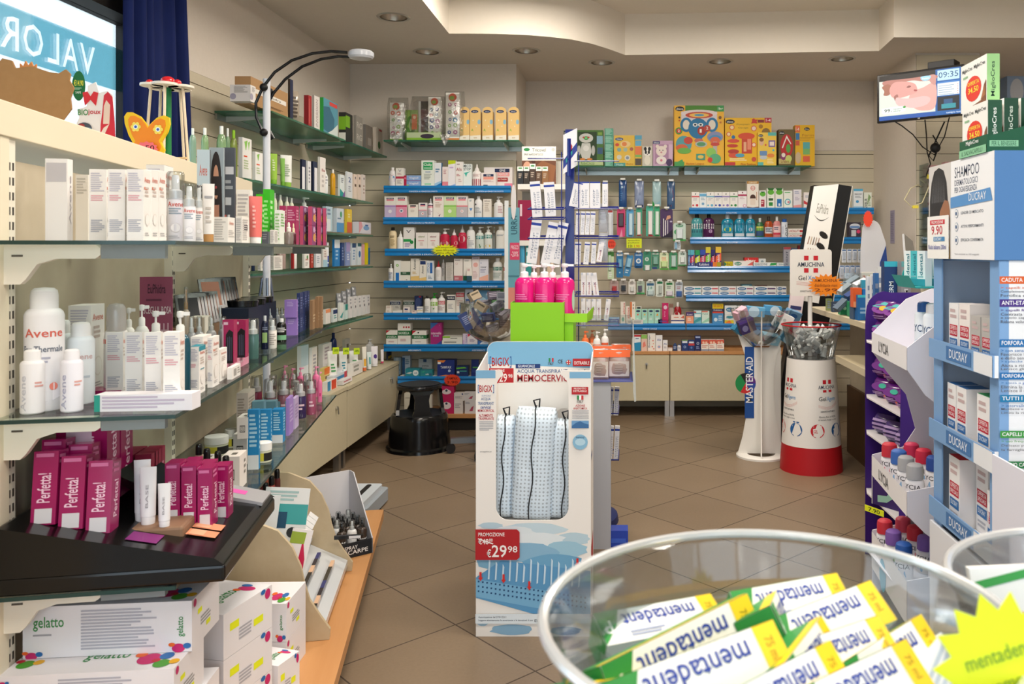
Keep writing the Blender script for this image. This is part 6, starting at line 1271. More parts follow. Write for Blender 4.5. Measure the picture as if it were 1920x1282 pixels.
# ---- purple pads display
t =root('pads_display','purple carton display of wrapped pads beside the counter','carton display',(1.04,3.15,0))
PU ='3c1c78'
m =MB();m.prism([(.026,0),(.33,0),(.33,1.143),(.14,1.143)]+arc(.12,1.06,.09,100,180,5)+[(.026,1.0)],PU,.508,.512);m.build('side_panel',t)
m =MB();m.prism([(0,0),(.3,0),(.3,1.137),(.16,1.137)]+arc(.13,1.02,.115,100,180,5),PU,0,.004);m.build('side_panel',t)
MB().box(.30,.304,.004,.508,0,1.12,PU).build('back_panel',t)
for z in (.938,.70,.545,.29):m =MB();m.prism([(.012,.44),(.02,.006),(.3,.006),(.3,.506),(.03,.506)],'e8e4e6',z-.006,z,'z');m.build('tray',t)
PK ='5c1c74~s|o.5,.62,.42,.22,8c4ca0|o.62,.68,.18,.12,e0b83c|p38a0a0,.05,.75,.5,.98,.9,.9,.4,.7|l.1,.08,.9,.3,2,b48cc8'
PK2 ='5c1c74~s|o.5,.6,.42,.22,7c3c94|o.6,.66,.18,.12,48b8a0|pe86c50,.5,.0,1,0,1,.25,.6,.2|l.1,.2,.8,.34,2,b48cc8'
def pads(z,rows,spec,lab):
    for r in range(rows):
        for k,y in enumerate((.10,.25,.40)):
            o =product('g',.115,.075,.085,spec,'pads_pack');o.location =(1.125+.0*k,3.15+y,z+r*.087);o.rotation_euler =(0,0,R(-62));reg(o,lab+(', upper row' if r else ', lower row')if rows>1 else lab,'pads pack','wrapped pads in the purple display')
pads(.939,2,PK,'wrapped pads pack on the top purple tray')
pads(.701,2,PK2,'wrapped pads pack on the second purple tray')
pads(.546,1,'44306c~s|l.1,.2,.9,.8,3,a890c0','dull violet pads pack on the third tray of the purple display')
o =product('b',.15,.1,.135,'3c2868|p9cc8b8,.2,.1,.5,.15,.8,.4,.85,.6,.7,.6,.5,.35,.2,.3|l.1,.7,.9,.9,2,8c78b0|r0,.0,.04,1,a8a4b0','insole_box');o.location =(1.11,3.4,.291);o.rotation_euler =(0,0,R(-55));reg(o,'dark violet box with mint insole on the lowest purple tray','box')
m =MB();m.box(-.05,.05,-.001,.001,-.012,.012,'e8f02c');m.text(lambda u,v,o:(u,-.001-o,v),-.03,-.008,.03,.008,'7.90','48501c');o =m.build('price_label');o.location =(1.015,3.36,.283);o.rotation_euler =(0,0,R(-60));reg(o,'yellow handwritten price label on the purple display tray edge','price label')
for k,(y,z) in enumerate(((.12,.0),(.27,.0),(.4,0),(.2,.09))):
    o =product('g',.11,.08,.09,'b82868~s|o.5,.5,.3,.2,e8b0c8|r.1,.75,.9,.9,e8d040','pads_pack');o.location =(1.12,3.15+y,.002+z);o.rotation_euler =(0,0,R(-70));reg(o,'magenta wrapped pads pack at the foot of the purple display','pads pack','magenta pads at the foot of the purple display')
# ---- white deodorant display
t =root('deodorant_display','white scalloped carton display of sprays and roll-ons, between purple and blue displays','carton display',(.785,2.30,0))
def scal(x0):
    o =[(.36,0),(.36,1.22),(.25,1.215)] ;zs =[(1.17,.14),(1.06,x0),(1.0,x0),(.93,x0+.05),(.86,.14),(.75,.17),(.69,.13),(.665,x0+.0),(.60,x0),(.55,x0+.05),(.48,.15),(.44,.12),(.42,x0),(.05,x0),(0,x0)]
    return o + [(x,z)for z,x in zs]
m =MB();m.prism(scal(.0),'dcdae4',0,.004);m.build('side_panel',t);m =MB();m.prism(scal(.03),'dcdae4',.418,.422);m.build('side_panel',t)
MB().box(.356,.36,.004,.418,0,1.22,'e4e2ea').build('back_panel',t)
for k,z in enumerate((1.0,.60,.30)):
    m =MB();lh =.062 if k < 2 else .115;m.prism([(0,.004),(.355,.004),(.355,.418),(.03,.418)],'ece9ee',z,z+.003,'z')
    zt =z + lh;m.add([(-.001,.0,z-.002),(.029,.422,z-.002),(.029,.422,zt),(-.001,.0,zt)],[(0,1,2,3)],'efedf0');m.add([(.001,.0,z-.002),(.031,.422,z-.002),(.031,.422,zt),(.001,.0,zt)],[(3,2,1,0)],'efedf0')
    mp =lambda u,v,o:(.029*(1-u/.422)-.0012-o,.422-u,v)
    if k < 2:m.text(mp,.10,z+.012,.22,z+.044,'LYCIA','58585c',bold=False)
    else:m.disc(mp,.15,z+.03,.04,.05,'78b8d4',20)
    m.build('tray',t)
def rolls(z,sp,spots,lab,k='r',w=.052,h=.105,nm='roll_on_bottle',cat='deodorant',grp=None):
    for (x,y,s,c) in spots:
        o =product(k,w,w,h,sp%(s,)if '%' in sp else sp,nm);o.location =(.785+x,2.30+y,z);o.rotation_euler =(0,R(0),R(-50));reg(o,lab%c,cat,grp)
rolls(1.004,'e6ecf4,%s|t.1,.5,.9,.62,LYCIA,405880|o.5,.26,.35,.12,a8cce4|l.2,.08,.8,.16,2,8898b8',[(.10,.15,'2c5ca0','blue-capped'),(.10,.08,'e8e8ec','white-capped'),(.19,.20,'c8d0dc','grey-capped')],'tall white and blue spray can, %s, top tray of deodorant display','a',.052,.175,'deodorant_spray','spray can','spray cans on the top deodorant tray')
SP ='eceaee,%s|t.1,.36,.9,.48,LYCIA,505058|p%s,.3,.12,.5,.05,.75,.15,.7,.3,.45,.33'
def r2(z,lst,tray):
    for i,(x,y,s,c) in enumerate(lst):
        o =product('r',.056,.05,.112,SP%(s,{'c83040':'e8909c','7c58a8':'78b048'}.get(s,'88b4dc')),'roll_on_bottle');o.location =(.785+x,2.30+y,z);o.rotation_euler =(0,0,R(-50));reg(o,'white roll-on bottle with %s cap on the %s'%(c,tray),'deodorant','roll-on bottles on the '+tray)
r2(.604,[(.07,.37,'c83040','red'),(.07,.28,'3c68b4','blue'),(.065,.20,'a8a8ac','grey'),(.06,.11,'a8a8ac','silver'),(.14,.37,'c83058','crimson'),(.15,.29,'d02c48','cherry'),(.15,.20,'2c4c98','navy'),(.15,.1,'d8d040','yellow'),(.23,.3,'c83040','scarlet'),(.23,.18,'d8d040','lemon')],'middle deodorant tray')
r2(.36,[(.055,.37,'c83040','red'),(.05,.27,'7c58a8','violet'),(.045,.16,'2858a8','blue'),(.12,.39,'d04860','rose'),(.13,.31,'c83040','scarlet'),(.13,.22,'8060b0','lilac'),(.13,.12,'3c5ca8','navy'),(.2,.38,'2c9880','teal'),(.21,.29,'38a088','green'),(.21,.2,'c83040','crimson')],'lowest deodorant tray')
m =MB();m.box(.01,.355,.01,.41,.355,.359,'e4e2ea');m.build('false_floor',t)
t =root('toothcare_crown','teal curved counter display holding white and aqua tubes','carton display',(.82,2.36,1.222))
m =MB();m.box(.0,.17,-.03,.12,0,.004,'2c9c9c');m.add([(-.0,-.03,0),(.0,.12,0),(-.02,.12,.035),(-.02,-.03,.035)],[(0,1,2,3)],'38b0ac');m.prism([(0,0)]+arc(.08,.02,.07,180,100,5)+[(.17,.09),(.17,0)],'2ca0a0',.118,.122);m.build('stand',t)
for i,(x,y,c) in enumerate(((.03,.095,'e8ecec'),(.035,.055,'50b8c0'),(.04,.015,'dfe8ea'),(.085,.08,'48a8b8'),(.09,.035,'e4e8e8'))):
    o =product('b',.028,.028,.10,c+'|r0,0,1,.2,3898a8|u.3,.3,.7,.9,dental,2c7888|l.1,.22,.9,.28,1,88b8c0','tube_box');o.location =(.82+x,2.36+y,1.227);o.rotation_euler =(0,0,R(-60));reg(o,'upright %s tube box in the teal display'%('aqua' if c in('50b8c0','48a8b8')else 'white'),'box','tube boxes in the teal display')
# ---- blue shampoo display, its open side looks left
DX,DY,DL =.835,1.85,.385
t =root('shampoo_display','blue and white carton shampoo display with open shelves, far right','carton display',(DX,DY,0))
BL ='7ea6d4'
m =MB();m.box(.0,.45,0,.004,0,1.306,'eceef2');mp =lambda u,v,o:(u,-.0-o,v)
def D2(px,py):p =at(px,py,DY);return p.x - DX,p.z
def bar(y0,y1,c,txt,x1=1990):
    a =D2(1874,y1);b =D2(x1,y0);m.rect(mp,a[0],a[1],b[0],b[1],c);m.text(mp,a[0]+.004,a[1]+.004,a[0]+.004+.0062*len(txt),b[1]-.003,txt,'f2f2f4')
def ln(y,txt,c='585c68',w=.0048,x=1876):a =D2(x,y+5.5);b =D2(x,y);m.text(mp,a[0],a[1],a[0]+w*len(txt),b[1],txt,c,bold=False)
a =D2(1866,492);m.rect(mp,0,0,.021,1.306,BL)
bar(518,532,'d8602c','CADUTA DEI CAPELLI');ln(537,'> capelli indeboliti','d8602c');ln(544,'Complementa a');ln(551,'Fortifica e rivitalizza')
bar(561,575,'482c84','ANTI-ETA CAPELLI');ln(579,'> capelli fini, meno','482c84');ln(586,'Contrasta l invecc');ln(593,'e cuoio capelluto');ln(600,'Ridona volume e')
bar(636,650,'1c6cac','FORFORA SEVERA');ln(654,'> con sensazione di','1c6cac');ln(661,'Favorisce l elimina');ln(668,'e dello sensazione');ln(675,'> e placche - KERTYOL','1c6cac');ln(682,'Aiuta a ridurre le');ln(689,'Lenisce gli arross')
bar(698,711,'1c6cac','FORFORA SEMPLICE');ln(715,'> secca o grassa - SQ','1c6cac');ln(722,'Elimina la forfora');ln(729,'Lenisce il cuoio c')
bar(740,753,'1878a8','TUTTI I TIPI DI CAPELLI');ln(757,'> intervallo e mante','1c6cac');ln(764,'Mantiene e prolunga');ln(771,'Limita la ricomparsa')
bar(807,820,'3c9440','CAPELLI DEVITALIZZATI');bar(864,877,'2c7c48','CUOIO CAPELLUTO');ln(824,'> uso frequente','3c9440');ln(832,'Delicato per tutta');ln(840,'la famiglia')
m.rect(mp,.022,.4,.45,.5,'e4e8f0');m.build('front_panel',t)
m =MB();m.box(.0,.45,DL-.004,DL,0,1.306,'b8c8dc');m.box(.446,.45,.004,DL-.004,0,1.306,'dfe3ea');m.build('back_panel',t)
m =MB();m.box(.02,.445,.0045,DL-.0045,1.302,1.306,BL);m.build('top_panel',t)
MB().box(-.001,.003,.0,.045,0,1.306,BL).build('edge_strip',t);MB().box(-.001,.003,DL-.055,DL,0,1.306,BL).build('edge_strip',t)
MB().box(.16,.164,.0045,DL-.0045,.0,1.30,'e6d8d6').build('inner_wall',t)
for z in (1.05,.838,.632):
    m =MB();m.box(.0,.159,.0045,DL-.0045,z-.004,z,'e4e6ec');m.box(-.014,-.0105,-.0,DL,z-.004,z+.045,BL);m.box(-.0105,-.0015,-.0,.003,z-.004,z+.045,'e8ecf2')
    mp2 =lambda u,v,o:(-.0145-o,DL-u,v);m.rect(mp2,DL-.10,z-.003,DL-.002,z+.044,'eceef2');m.rect(mp2,.12,z+.004,.27,z+.038,'4878b0');m.text(mp2,.14,z+.01,.25,z+.032,'DUCRAY','e8eef6',bold=False);m.build('tray',t)
MB().box(-.012,-.0015,.0,DL,.0,.61,'e6e8ee').build('lower_front',t)
OS ='|r.1,.42,.92,.62,c02038|t.16,.53,.86,.6,OFFERTA,f4e8e8|t.16,.45,.86,.51,SPECIALE,f4e8e8|r.1,.24,.92,.38,3870ac|t.2,.28,.82,.35,DUCRAY,e8eef4|l.15,.7,.85,.9,2,c8b0b0|l.15,.06,.85,.18,2,b8b8c0'
def onside(y0,y1,z,h,spec,lab,d=.06,x=.012,k='b',nm='shampoo_box',grp=None,cat=None):
    w_ =y1 - y0;o =product(k,w_*.97,d,h,spec,nm);o.location =(DX+x+d/2,(y0+y1)/2,z);o.rotation_euler =(0,0,R(-90));reg(o,lab,cat or NAMES[k][1],grp);return o
W2 ='f0eeee'
onside(2.105,2.165,1.051,.142,W2+OS,'taller white box with red offer label, first blue-display shelf',grp='boxes on the first blue-display shelf');onside(2.035,2.10,1.051,.145,'f0e8e4'+OS,'white box with red offer label, first blue-display shelf',x=.012,grp='boxes on the first blue-display shelf')
onside(1.975,2.03,1.051,.12,'b8b4b0'+OS,'grey box with red offer label, first blue-display shelf',grp='boxes on the first blue-display shelf');onside(1.915,1.97,1.051,.12,'b8b4b0'+OS,'grey box with red offer label, first blue-display shelf',grp='boxes on the first blue-display shelf')
BT =lambda c:W2 + OS + '#T|r0,0,1,1,' + c
onside(2.12,2.175,.839,.148,BT('2c68a8'),'white box with blue top, second blue-display shelf',grp='boxes on the second blue-display shelf');onside(2.055,2.115,.839,.148,BT('2c68a8'),'white box with blue top, second blue-display shelf',grp='boxes on the second blue-display shelf')
onside(1.925,1.995,.839,.15,BT('2c9458'),'white box with green top, second blue-display shelf',grp='boxes on the second blue-display shelf')
onside(2.095,2.165,.633,.17,BT('c83038')+'#L|l.1,.1,.9,.92,16,c0b8bc','white box with red top, lowest blue-display shelf',grp='boxes on the lowest blue-display shelf');onside(2.02,2.09,.633,.17,BT('c83038')+'#L|l.1,.1,.9,.92,16,c0b8bc','white box with red top, lowest blue-display shelf',x=.05,grp='boxes on the lowest blue-display shelf')
onside(1.925,1.985,.633,.135,'f2eeee,f2eeee|r0,.42,1,.62,c02038|t.1,.53,.9,.6,OFFERTA,f4e8e8|t.1,.45,.9,.51,SPECIALE,f4e8e8|r.1,.2,.9,.34,3870ac','white bottle with red offer label, lowest blue-display shelf',k='f',nm='shampoo_bottle')
# header block
t =root('shampoo_header','large blue header block with shampoo advert and grey-haired head','display header',(DX-.012,DY-.004,1.307))
m =MB();m.box(0,.47,0,DL+.008,0,.242,'4f7fb8');mp2 =lambda u,v,o:(-o,DL+.008-u,v);LL,HH =DL + .008,.242
m.rect(mp2,0,0,LL*.38,HH,'d0ccc8');m.rect(mp2,LL*.38,0,LL,HH,'f0f0f2')
q_ =[(.02,.36),(.02,.62),(.05,.82),(.1,.94),(.18,.97),(.26,.93),(.31,.8),(.33,.62),(.34,.45),(.3,.42),(.2,.36),(.1,.3)]
m.add([mp2(x*LL,y*HH,.0009)for x,y in q_],[tuple(range(12))],'2c2c2e');m.add([mp2(x*LL,y*HH,.0012)for x,y in((.18,.3),(.2,.5),(.28,.62),(.34,.6),(.365,.5),(.36,.3))],[tuple(range(6))],'9c6c50');m.add([mp2(x*LL,y*HH,.0011)for x,y in((0,.1),(.06,.34),(.2,.38),(.34,.34),(.37,.1),(.37,0),(0,0))],[tuple(range(7))],'b89860')
for k in range(12):m.add([mp2((.06+.02*k)*LL,.6*HH,.0014),mp2((.065+.02*k)*LL,.6*HH,.0014),mp2((.075+.018*k)*LL,(.9-.002*(k-5)**2)*HH,.0014)],[(0,1,2)],'8c8c90')
m.text(mp2,.44*LL,.82*HH,.8*LL,.93*HH,'SHAMPOO','303c54',bold=False);m.text(mp2,.44*LL,.74*HH,.78*LL,.80*HH,'DERMATOLOGICI','485470',bold=False);m.text(mp2,.44*LL,.67*HH,.77*LL,.725*HH,'PER OGNI ESIGENZA','485470',bold=False)
m.add([mp2(x*LL,y*HH,.0016)for x,y in((.38,.52),(.98,.55),(.95,.67),(.38,.63))],[(0,1,2,3)],'5c94cc');m.text(mp2,.66*LL,.57*HH,.9*LL,.645*HH,'DUCRAY','eef2f8',bold=False,off=.002)
for k,s in enumerate(('LEADER DI MERCATO','ATTIVI PERFORMANTI','EFFICACIA CONFERMATA')):
    z =(.46-.135*k) * HH;m.disc(mp2,.47*LL,z,.011,.011,'8ca0b8',20,.0012);m.disc(mp2,.47*LL,z,.0095,.0095,'f0f0f2',20,.0016);m.disc(mp2,.47*LL,z,.005,.005,'3c5c88',10,.0019);m.text(mp2,.54*LL,z-.003,.86*LL,z+.004,s,'505868',bold=False)
m.text(mp2,.44*LL,.04*HH,.8*LL,.06*HH,'Test condotti su 100 soggetti','8c8c94',bold=False);m.build('block',t)
m =MB();m.box(-.004,-.002,DL-.14,DL+.0,.0,.11,'f4f2ee');mp3 =lambda u,v,o:(-.004-o,DL-u,v);m.rect(mp3,.02,.088,.12,.1,'d02c3c');m.text(mp3,.03,.09,.11,.098,'PROMOZIONE','f6f0ee');m.text(mp3,.03,.062,.105,.085,'9.90','c83848',bold=False);m.rect(mp3,.045,.045,.12,.056,'4888bc');m.text(mp3,.05,.0465,.1,.0545,'DUCRAY','eef4f8');m.text(mp3,.01,.024,.13,.036,'Fluido balsamo 200ml','2c3c9c',bold=False)
o =m.build('price_sheet');o.location =(DX-.014,DY,1.307);reg(o,'white promotion sheet with red 9.90 price on the blue display','price sheet')
# hair supplement boxes on top
ZT =1.5495
t =root('capsule_tray','dark green counter tray of capsule boxes on top of the blue display','carton display',(.82,1.88,ZT))
m =MB();m.box(0,.003,.0,.15,0,.04,'1c5a3e');m.box(0,.36,-.003,0,0,.035,'14563a');m.prism([(0,.035),(.36,.035),(.36,.105),(.2,.09)],'14563a',-.003,0);m.box(.003,.36,.0,.15,0,.002,'1c5a3e');mp =lambda u,v,o:(u,-.003-o,v)
m.text(mp,.085,.045,.26,.085,'MiglioCres','ecf0ec');m.text(mp,.085,.02,.2,.042,'Capelli','dce8dc',bold=False);m.rect(mp,.005,.012,.07,.026,'8cc49c');m.text(mp,.01,.014,.065,.024,'PER IL BENESSERE','1c5a3e',bold=False);m.rect(mp,.085,.004,.3,.015,'d8403c');m.text(mp,.09,.0055,.26,.0135,'CON SERENOA REPENS','f4ecec');mp2 =lambda u,v,o:(-o,.15-u,v)
m.rect(mp2,0,0,.15,.018,'8cc49c');m.text(mp2,.015,.004,.13,.014,'IL SALVACAPELLI','1c5a3e',bold=False);m.text(mp2,.04,.024,.11,.036,'MiglioCres','f0f4f0');m.build('tray',t)
MG ='f0eee8|t.06,.80,.46,.9,MiglioCres,404848|t.52,.80,.94,.9,MiglioCres,404848|l.1,.66,.4,.74,1,90b890|o.5,.42,.3,.26,e0382c|t.28,.5,.72,.58,OFFERTA,f0e040|t.3,.34,.7,.46,34.50,f4e840|t.34,.26,.66,.31,34,50,f4e8e0|p7a4c30,.3,.0,.98,.0,.98,.5,.9,.4,.8,.12,.3,.04|pa06840,.7,.1,.8,.15,.92,.4,.96,.2#L|r0,0,1,1,%s|u.3,.15,.7,.85,MiglioCres,%s'
MG =MG.replace('t.34,.26,.66,.31,34,50,f4e8e0|','')
def mgb(x,z,c,tc,lab,y=1.955,h=.115,w=.14):
    o =product('b',w,.032,h,(MG%(c,tc)).replace('#L','#R'),'capsule_box');o.location =(x+.016,y,z);o.rotation_euler =(0,0,R(-90));reg(o,lab,'box','hair capsule boxes on the blue display')
mgb(.825,ZT+.003,'1c5038','e8ece8','white-faced capsule box, frontmost in the dark green tray')
for k in range(5):mgb(.864+k*.038,ZT+.003,'164430','d0dcd0','dark green capsule box in the dark green tray',y=1.96,h=.12)
o =product('b',.15,.03,.118,(MG%('94c484','1c4030')).replace('#L','#R'),'capsule_box');o.location =(.875,2.045,ZT+.124);o.rotation_euler =(0,0,R(-90));reg(o,'upper capsule box with pale green side above the dark green tray','box')
# white tray and bottle in front of the blue display
t =root('lotion_tray','white tray with blue hexagons in front of the blue display','carton display',(.735,1.46,0))
m =MB();m.prism([(0,.0),(.35,0),(.35,.93),(.12,.86),(.09,.85),(.0,.925)],'eceaf0',0,.004);m.box(.0,.004,.0045,.2,0,.925,'e2e0ea');m.box(.005,.35,.0045,.2,.80,.803,'e8e6ee');mp =lambda u,v,o:(u,-o,v)
for x,z,s,c in ((.012,.86,.012,'b8c4e0'),(.02,.79,.018,'c0b8d8'),(.055,.80,.018,'7890c4'),(.09,.84,.012,'a8b8dc'),(.05,.72,.02,'b0b8dc'),(.1,.74,.016,'8098c8')):m.add([mp(x+s*math.cos(R(60*i)),z+s*math.sin(R(60*i)),.0006)for i in range(6)],[tuple(range(6))],c)
m.build('tray',t)
o =product('p',.085,.06,.165,'f0eef0,f0eef0|r0,.55,1,.6,c83048|t.15,.42,.85,.52,LYCIA,405c84|o.5,.22,.3,.12,e8a0b0|l.2,.06,.8,.14,2,c090a0','lotion_bottle');o.location =(.81,1.53,.804);reg(o,'white pump bottle with red stripe in the hexagon tray','pump bottle')
# ================================================================ clear bowls in front
def bowl(cx_,cy_,r,zr,lab):
    t =root('clear_bowl',lab,'bowl',(cx_,cy_,zr));D =.2;pr =[(0,-D),(r*.62,-D),(r*.66,-D+.012),(r*.82,-D*.5),(r*.965,-.006),(r+.001,-.001),(r+.003,.003),(r,.006),(r-.004,.004),(r-.007,-.004),(r*.8,-D*.5),(r*.63,-D+.016),(0,-D+.004)]
    MB().lathe(pr,'f2f6f8~g',64,caps=False).build('shell',t,sharp=70);MB().tube([((r-.001)*math.cos(R(a)),(r-.001)*math.sin(R(a)),.003)for a in range(0,360,6)],.0044,'eef0f2~x',8,True).build('rim',t);return t
ta =bowl(.119,.648,.18,1.047,'large clear plastic bowl of toothpaste boxes in the foreground')
tb_ =bowl(.44,.72,.15,1.035,'second clear plastic bowl at the right edge of the foreground')
m =MB();m.box(-.12,.62,.47,.90,0,.846,'e4e0d8');o =m.build('display_plinth',None,bevel=.004);reg(o,'white plinth carrying the two clear bowls','plinth')
ME ='f2f3f0|r.86,0,1,1,f0cc20|v.2,.42,.8,.84,mentadent,1c3c9c|w.9,.3,.95,.75,75 ml,a88c14|l.22,.1,.5,.3,2,98a4c4|p2c8c3c,.20,1,.14,.55,.03,.1,0,.0,0,1|v.03,.3,.1,.7,P,f4f8f4#T|r0,0,1,1,2c8c3c|r0,0,1,.3,f0cc20#L|r0,0,1,1,2c8c3c#R|r0,0,1,1,e8ece4|p58a848,0,0,.5,.3,1,0|p58a848,0,1,.4,.8,1,1#B|r0,0,1,1,2c8c3c|l.1,.2,.7,.8,5,d8e8d8'
# each: centre seen at photo px,py; distance; long side direction in the room (deg), lean
def ment(px,py,Y,az,pitch,roll,L=.17,lab='',sp=ME,up=0):
    o =product('b',L,.034,.038,sp,'toothpaste_box');p =at(px,py+22,Y)
    # faces: printed front, lying so that the print looks up towards the camera
    Mx =Matrix.Rotation(R(az),4,'Z') @ Matrix.Rotation(R(pitch),4,'Y') @ Matrix.Rotation(R(roll),4,'X') @ Matrix.Translation((0,0,-.019))
    Mx.translation =Vector(p) + Mx.translation;o.matrix_world =Mx;reg(o,lab,'toothpaste box','toothpaste boxes in the foreground bowl');return o
for a in ((1270,1205,.68,34,-8,-30,.15,'long toothpaste box at the left of the bowl, yellow edge up'),
 (1300,1262,.60,30,-4,-42,.15,'toothpaste box nearest the camera with inverted blue name'),
 (1478,1125,.76,18,-2,-55,.11,'toothpaste box at the far side of the bowl heap'),
 (1545,1160,.72,28,-6,-50,.12,'white toothpaste box with half its name shown, right of centre'),
 (1565,1225,.66,26,-4,-50,.10,'toothpaste box below the right-hand one, shaded'),
 (1440,1150,.73,75,12,-30,.09,'toothpaste box end with green chevrons in the middle'),
 (1500,1235,.64,60,0,-35,.09,'toothpaste box under the middle one with yellow end'),
 (1655,1232,.67,38,-5,-40,.11,'toothpaste box leaning at the right of the heap'),
 (1600,1292,.60,32,-4,-45,.12,'toothpaste box at the bottom right of the heap'),
 (1450,1300,.58,36,-4,-40,.12,'toothpaste box at the bottom centre of the heap'),
 (1745,1265,.66,60,0,-40,.09,'pale toothpaste box against the right bowl wall','e8eef4|l.1,.1,.9,.9,5,b8c8d8|r0,0,.1,1,3c8c4c'),
 (1190,1290,.64,16,-3,-20,.14,'green-edged toothpaste box at the left bottom of the heap'),
 (1235,1165,.77,22,0,-70,.12,'green toothpaste box behind the long one'),
 (1390,1255,.68,30,5,-40,.13,'toothpaste box buried under the front two')):ment(*a[:7],lab=a[7],sp=a[8]if len(a)>8 else ME)
o =product('b',.058,.02,.12,'f2f2ee|p3c9c48,0,.9,1,1,1,.94,0,.84|v.15,.5,.85,.75,Dimagra,c83c38|l.2,.2,.8,.4,2,98a098','medicine_box');o.location =(.355,.735,.925);o.rotation_euler =(-.25,-.12,-.2);reg(o,'white box with red lettering and green edge in the second bowl','box')
m =MB();pts =[(x*1.0,z)for x,z in starburst(15,.05,.038)];m.prism(pts,'e6f01c',-.0006,.0006);mp =lambda u,v,o:(u,-.0008-o,v)
m.text(mp,-.026,.008,.02,.017,'mentadent','6c9c28',bold=False);m.text(mp,-.022,-.010,.022,-.001,'promo 2x','6c9c28',bold=False);m.text(mp,-.02,-.03,.02,-.018,'1.99','6c9c28',bold=False)
o =m.build('price_star');o.location =at(1892,1262,.545);o.rotation_euler =(-.3,-.25,.1);reg(o,'bright yellow starburst price card at the bottom right corner','price card')
# ================================================================ goods on the sales counter
CZ =.953
def cb(k,x0,x1,yt,Y,spec,lab,**kw):return item(k,x0,x1,yt,Y,kw.pop('z',CZ),spec,lab,**kw)
cb('b',1658,1683,490,4.02,'1c3c70|r0,.92,1,1,38b0c8|u.35,.1,.7,.7,MONODERM,dce8f0','dark blue upright box on the counter beside purple display',d=.05)
cb('b',1690,1708,490,3.95,'8c8c94|r0,.92,1,1,60a0a8|u.3,.1,.7,.6,DERM,c8c8d0','grey upright box on the counter beside purple display',d=.05)
cb('b',1608,1631,553,4.47,'2068ac|r0,.9,1,1,40b8c8|l.2,.2,.8,.5,2,88b0d8','blue box at the counter edge',d=.05)
cb('b',1576,1592,566,4.85,'248858|c.5,.5,.2,a8d8b8','left green box in the counter tray',d=.06);cb('b',1593,1607,566,4.72,'2c9464|c.5,.5,.2,a8d8b8','right green box in the counter tray',d=.06)
cb('b',1600,1616,540,4.5,'e0602c|r0,0,1,.3,f0a070','orange box on the counter heap',d=.06,z=1.02);cb('b',1617,1640,542,4.5,'1f74b8|r0,0,1,.3,a8d0e8','bright blue box on the counter heap',d=.06,z=1.02)
cb('b',1600,1640,562,4.52,'3c5878|l.1,.2,.9,.8,2,90a8c0','slate box under the orange and blue ones',d=.08)
cb('r',1625,1635,572,4.4,'eceae8,eceae8','tiny white roll-on at the counter edge')
for i,(x0,x1,yt,Y,c,n) in enumerate(((1634,1640,515,4.25,'e4e8f0','white'),(1626,1632,518,4.3,'dce4f0','pale'),(1640,1648,512,4.2,'3c70b0','blue'),(1616,1624,525,4.6,'38a0c0','teal'),(1646,1655,500,4.4,'d8dce0','grey'),(1560,1575,566,5.05,'34445c','dark'),(1550,1560,560,5.2,'90a068','olive'))):
    cb('b',x0,x1,yt,Y,c+'|l.15,.1,.85,.8,4,8898b8','slim %s upright box in the counter heap'%n,d=.03,z=CZ+(.001 if yt>550 else .0))
for i,(x,y,Y,c,n,r_) in enumerate(((1590,525,4.85,'284078','navy',.5),(1578,515,5.0,'a8b0b8','silver',.6),(1606,505,4.9,'d8dce0','white',.4),(1570,545,4.8,'586878','slate',.7),(1592,500,5.1,'909ca8','grey',.5),(1620,530,4.7,'c0d0dc','ice blue',.3))):
    o =product('b',.085,.04,.028,c+'|l.1,.2,.9,.8,2,788498','medicine_box');p =at(x+8,y+30,Y);o.location =p;o.rotation_euler =(.3,-r_,.3);reg(o,'%s box tilted in the clear counter tray'%n,'box','tilted boxes in the clear counter tray')
m =MB();m.prism([(-.15,0),(.15,0),(.19,.2),(-.12,.2)],'eef2f2~g',0,.004);m.prism([(-.15,0),(.15,0),(.19,.24),(-.12,.24)],'eef2f2~g',.3,.304);m.box(-.15,.15,.005,.3,0,.004,'eef2f2~g')
for k in (-.05,.05):m.box(k-.0015,k+.0015,.005,.3,.004,.17,'eef2f2~g')
o =m.build('clear_tray');o.location =(1.43,4.62,CZ);reg(o,'clear acrylic divided tray on the sales counter','tray')
t =root('offer_stand','white counter stand with grey arch back and red 4,99 prices','counter display',(1.50,5.0,CZ))
m =MB();m.prism([(-.07,0),(.115,0),(.10,.22),(.085,.42)]+arc(.0,.50,.055,20,170,6)+[(-.065,.38)],'d0d0d6',.02,.024);m.prism([(.05,.1),(.115,0),(.10,.22),(.085,.4),(.05,.3)],'1c3c84',.015,.0195);m.build('arch_back',t)
m =MB();m.box(-.065,.01,0,.004,.02,.245,'f0ece6');mp =lambda u,v,o:(u,-o,v);m.text(mp,-.06,.205,-.03,.225,'Offerta','c83038');m.disc(mp,-.01,.205,.02,.022,'e8cc20',16);m.text(mp,-.03,.13,.005,.155,'4,99','c83038');m.text(mp,-.03,.05,.005,.075,'2,99','c83038');m.rect(mp,-.025,.162,.0,.166,'505860');m.rect(mp,-.025,.082,.0,.086,'505860');m.build('price_panel',t)
burst('price_star',1618,394,1637,427,4.98,'f0482c','orange starburst card on the arch-backed counter stand',(),18,.8)
for r in range(3):
    for k in range(4):item('h',1578+k*10-r*4,1587+k*10-r*4,448+r*24,5.2+r*.0,1.25-r*.1,('c8ccd4','b8bcc8','d4d4d4')[r]+',a0a8b4~s,.2,.2,.8,.8|r.1,.86,.9,.95,4c6c98','grey carded pack on the counter stand','blister_pack',h=.085,group='grey carded packs behind the counter stand')
